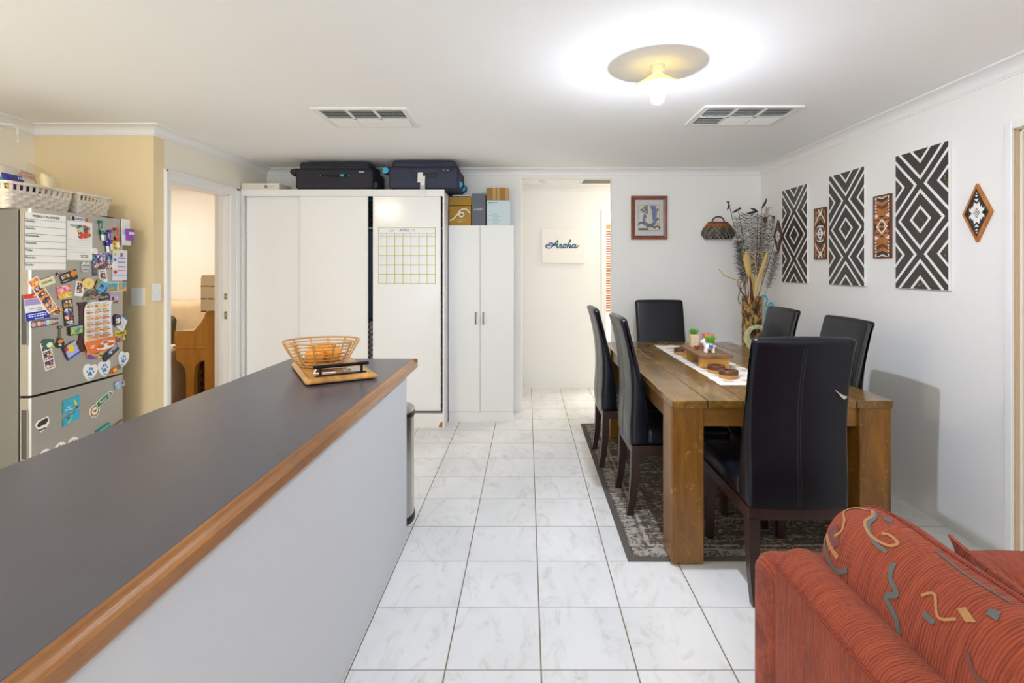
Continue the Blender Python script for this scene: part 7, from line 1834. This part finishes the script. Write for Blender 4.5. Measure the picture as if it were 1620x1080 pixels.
# loose back cushions: fat rolls with woven motifs
def back_cushion(y0, y1, seed, motifs):
    yc, hl = (y0 + y1) / 2, (y1 - y0) / 2
    cx, cz, ax, az = 0.852, 0.604, 0.118, 0.197
    def S(th, v, off=0.0):
        """th: 0 = crest seam, positive towards the back of the sofa; v: -1..1 along the cushion (1 = far end)"""
        e = 1 - abs(v) ** 9
        k = max(0.02, e) ** 0.38
        a = PI / 2 + th
        ca, sa = math.cos(a), math.sin(a)
        sx = abs(ca) ** 0.86 * (1 if ca > 0 else -1); sz_ = abs(sa) ** 0.86 * (1 if sa > 0 else -1)
        wob = 1 + 0.012 * math.sin(v * 9 + seed) + 0.01 * math.sin(th * 3 + v * 5)
        d = Vector((sx * (ax + off) * k * wob, 0, sz_ * (az + off) * (0.35 + 0.65 * k) * wob))
        lean = Matrix.Rotation(0.02, 4, 'Y')
        p = lean @ d
        return Vector((cx + p.x, yc + hl * v + off * (v ** 7), cz + p.z))
    mb = MB()
    nv, nt = 56, 48
    rows = [[S(2 * PI * i / nt, -0.995 + 1.99 * j / nv) for i in range(nt)] for j in range(nv + 1)]
    g_ = mb.grid(rows, 0, closed_u=True); mb.cap(g_[0], 0, True); mb.cap(g_[-1])
    for pts, wdt, mi in motifs:
        if wdt is None:
            # filled patch: fan of small quads between two polylines
            A, B = pts
            n = 10
            rr_ = []
            for k in range(n + 1):
                q = k / n
                def at(L):
                    f = q * (len(L) - 1); i = min(int(f), len(L) - 2); u = f - i
                    return (L[i][0] * (1 - u) + L[i + 1][0] * u, L[i][1] * (1 - u) + L[i + 1][1] * u)
                a, b = at(A), at(B)
                rr_.append([S(a[0] + (b[0] - a[0]) * s / 5, a[1] + (b[1] - a[1]) * s / 5, 0.0016) for s in range(6)])
            mb.grid(rr_, mi)
        else:
            P = catmull([Vector((a, b, 0)) for a, b in pts], 8)
            rr_ = []
            for i, p in enumerate(P):
                t_ = (P[min(i + 1, len(P) - 1)] - P[max(i - 1, 0)])
                # work in metres so that the ribbon keeps its width
                tm = Vector((t_.x * 0.175, t_.y * hl)); tm = tm.normalized() if tm.length > 1e-9 else Vector((1, 0))
                nm = Vector((-tm.y / 0.175, tm.x / hl))
                w = 0.78 * wdt
                rr_.append([S(p.x + nm.x * w * s, p.y + nm.y * w * s, 0.0016) for s in (-1, 0, 1)])
            mb.grid(rr_, mi)
    part('back_cushion', mb, [M_che, M_grey, M_tan, M_mauve], sf, True, angle=70, world=True)
    sm_ = MB().tube([S(-0.10, -0.9 + 1.8 * k / 40, 0.001) for k in range(41)], 0.004, 6)
    part('cushion_seam', sm_, chenille('piping_red', c0='5f1d14', c1='8f3a28'), sf, True, True)
mot = [
    ([(0.62, 0.80), (0.45, 0.87), (0.25, 0.86), (0.12, 0.78)], 0.005, 2),
    ([(0.62, 0.80), (0.80, 0.77), (0.95, 0.80)], 0.005, 2),
    (([(0.75, 0.82), (0.95, 0.88)], [(1.0, 0.74), (1.2, 0.80)]), None, 3),
    ([(1.10, 0.90), (1.25, 0.82), (1.32, 0.72), (1.20, 0.64)], 0.007, 1),
    ([(1.02, 0.88), (1.12, 0.80), (1.16, 0.72)], 0.008, 2),
    ([(0.06, 0.78), (0.20, 0.72), (0.42, 0.70), (0.55, 0.62), (0.50, 0.52), (0.36, 0.50), (0.33, 0.56), (0.40, 0.59)], 0.0055, 2),
    ([(0.06, 0.76), (0.22, 0.70), (0.44, 0.67), (0.60, 0.58), (0.60, 0.50)], 0.008, 1),
    ([(0.66, 0.44), (0.86, 0.42), (0.98, 0.36), (1.10, 0.40), (1.25, 0.32), (1.5, 0.28)], 0.008, 1),
    (([(0.30, 0.02), (0.36, 0.05)], [(0.44, 0.00), (0.46, 0.04)]), None, 1),
    (([(0.55, 0.10), (0.63, 0.12)], [(0.62, 0.04), (0.70, 0.07)]), None, 2),
    ([(0.78, 0.26), (0.66, 0.22), (0.86, 0.16), (0.74, 0.10)], 0.004, 2),
    (([(0.90, 0.22), (0.98, 0.22)], [(0.92, 0.16), (0.98, 0.17)]), None, 1),
    (([(0.5, -0.18), (0.62, -0.15)], [(0.52, -0.27), (0.64, -0.26)]), None, 3),
    ([(0.95, 0.02), (1.08, -0.03), (1.05, -0.10), (0.95, -0.16), (0.9, -0.22)], 0.006, 3),
    ([(1.3, -0.02), (1.45, -0.12), (1.30, -0.24), (1.15, -0.32), (1.1, -0.45), (1.2, -0.6)], 0.007, 1),
    ([(1.28, -0.02), (1.42, -0.12), (1.27, -0.24), (1.11, -0.32), (1.06, -0.45), (1.15, -0.6)], 0.003, 2),
    (([(0.02, 0.66), (0.07, 0.70)], [(0.10, 0.62), (0.14, 0.66)]), None, 1),
    ([(0.02, 0.40), (0.10, 0.20), (0.06, 0.05)], 0.004, 1),
]
back_cushion(0.375, 1.372, 1.3, mot)
back_cushion(-0.41, 0.365, 2.9, mot[5:12])
# throw cushion with a flat flanged edge, standing inside the far arm
tcu = thing('throw_cushion', 'flat red flanged cushion propped inside the far sofa arm', 'cushion', (1.16, 1.05, 0.43))
mb = MB(); n = 16
def T(u, v, sg):
    e = max(0.0, (1 - abs(u) ** 2.6)) * max(0.0, (1 - abs(v) ** 2.6))
    ins = 1.0
    x = 1.035 + 0.15 * (1 - (v + 1) / 2) + sg * (0.004 + 0.05 * e ** 0.6)
    return (x - 0.03 * (1 - u) / 2 * (v > 0), 1.06 + 0.20 * u * (1 + 0.02 * v), 0.445 + 0.139 * (v + 1) + 0.014 * abs(u) ** 3 * (v > 0))
for sg in (1, -1): mb.grid([[T(-1 + 2 * i / n, -1 + 2 * j / n, sg) for i in range(n + 1)] for j in range(n + 1)])
ed = [(-1 + 2 * k / n, 1) for k in range(n + 1)] + [(1, 1 - 2 * k / n) for k in range(1, n + 1)] + [(1 - 2 * k / n, -1) for k in range(1, n + 1)] + [(-1, -1 + 2 * k / n) for k in range(1, n)]
mb.grid([[T(u, v, 1) for u, v in ed], [T(u, v, -1) for u, v in ed]], closed_u=True)
part('cover', mb, M_che, tcu, True, True, angle=60)
mb = MB()
mb.tube(catmull([Vector(T(-0.5 + 0.2 * k, 0.93, -1)) for k in range(6)], 4), 0.004, 5)
part('woven_mark', mb, M_grey, tcu, True, True)
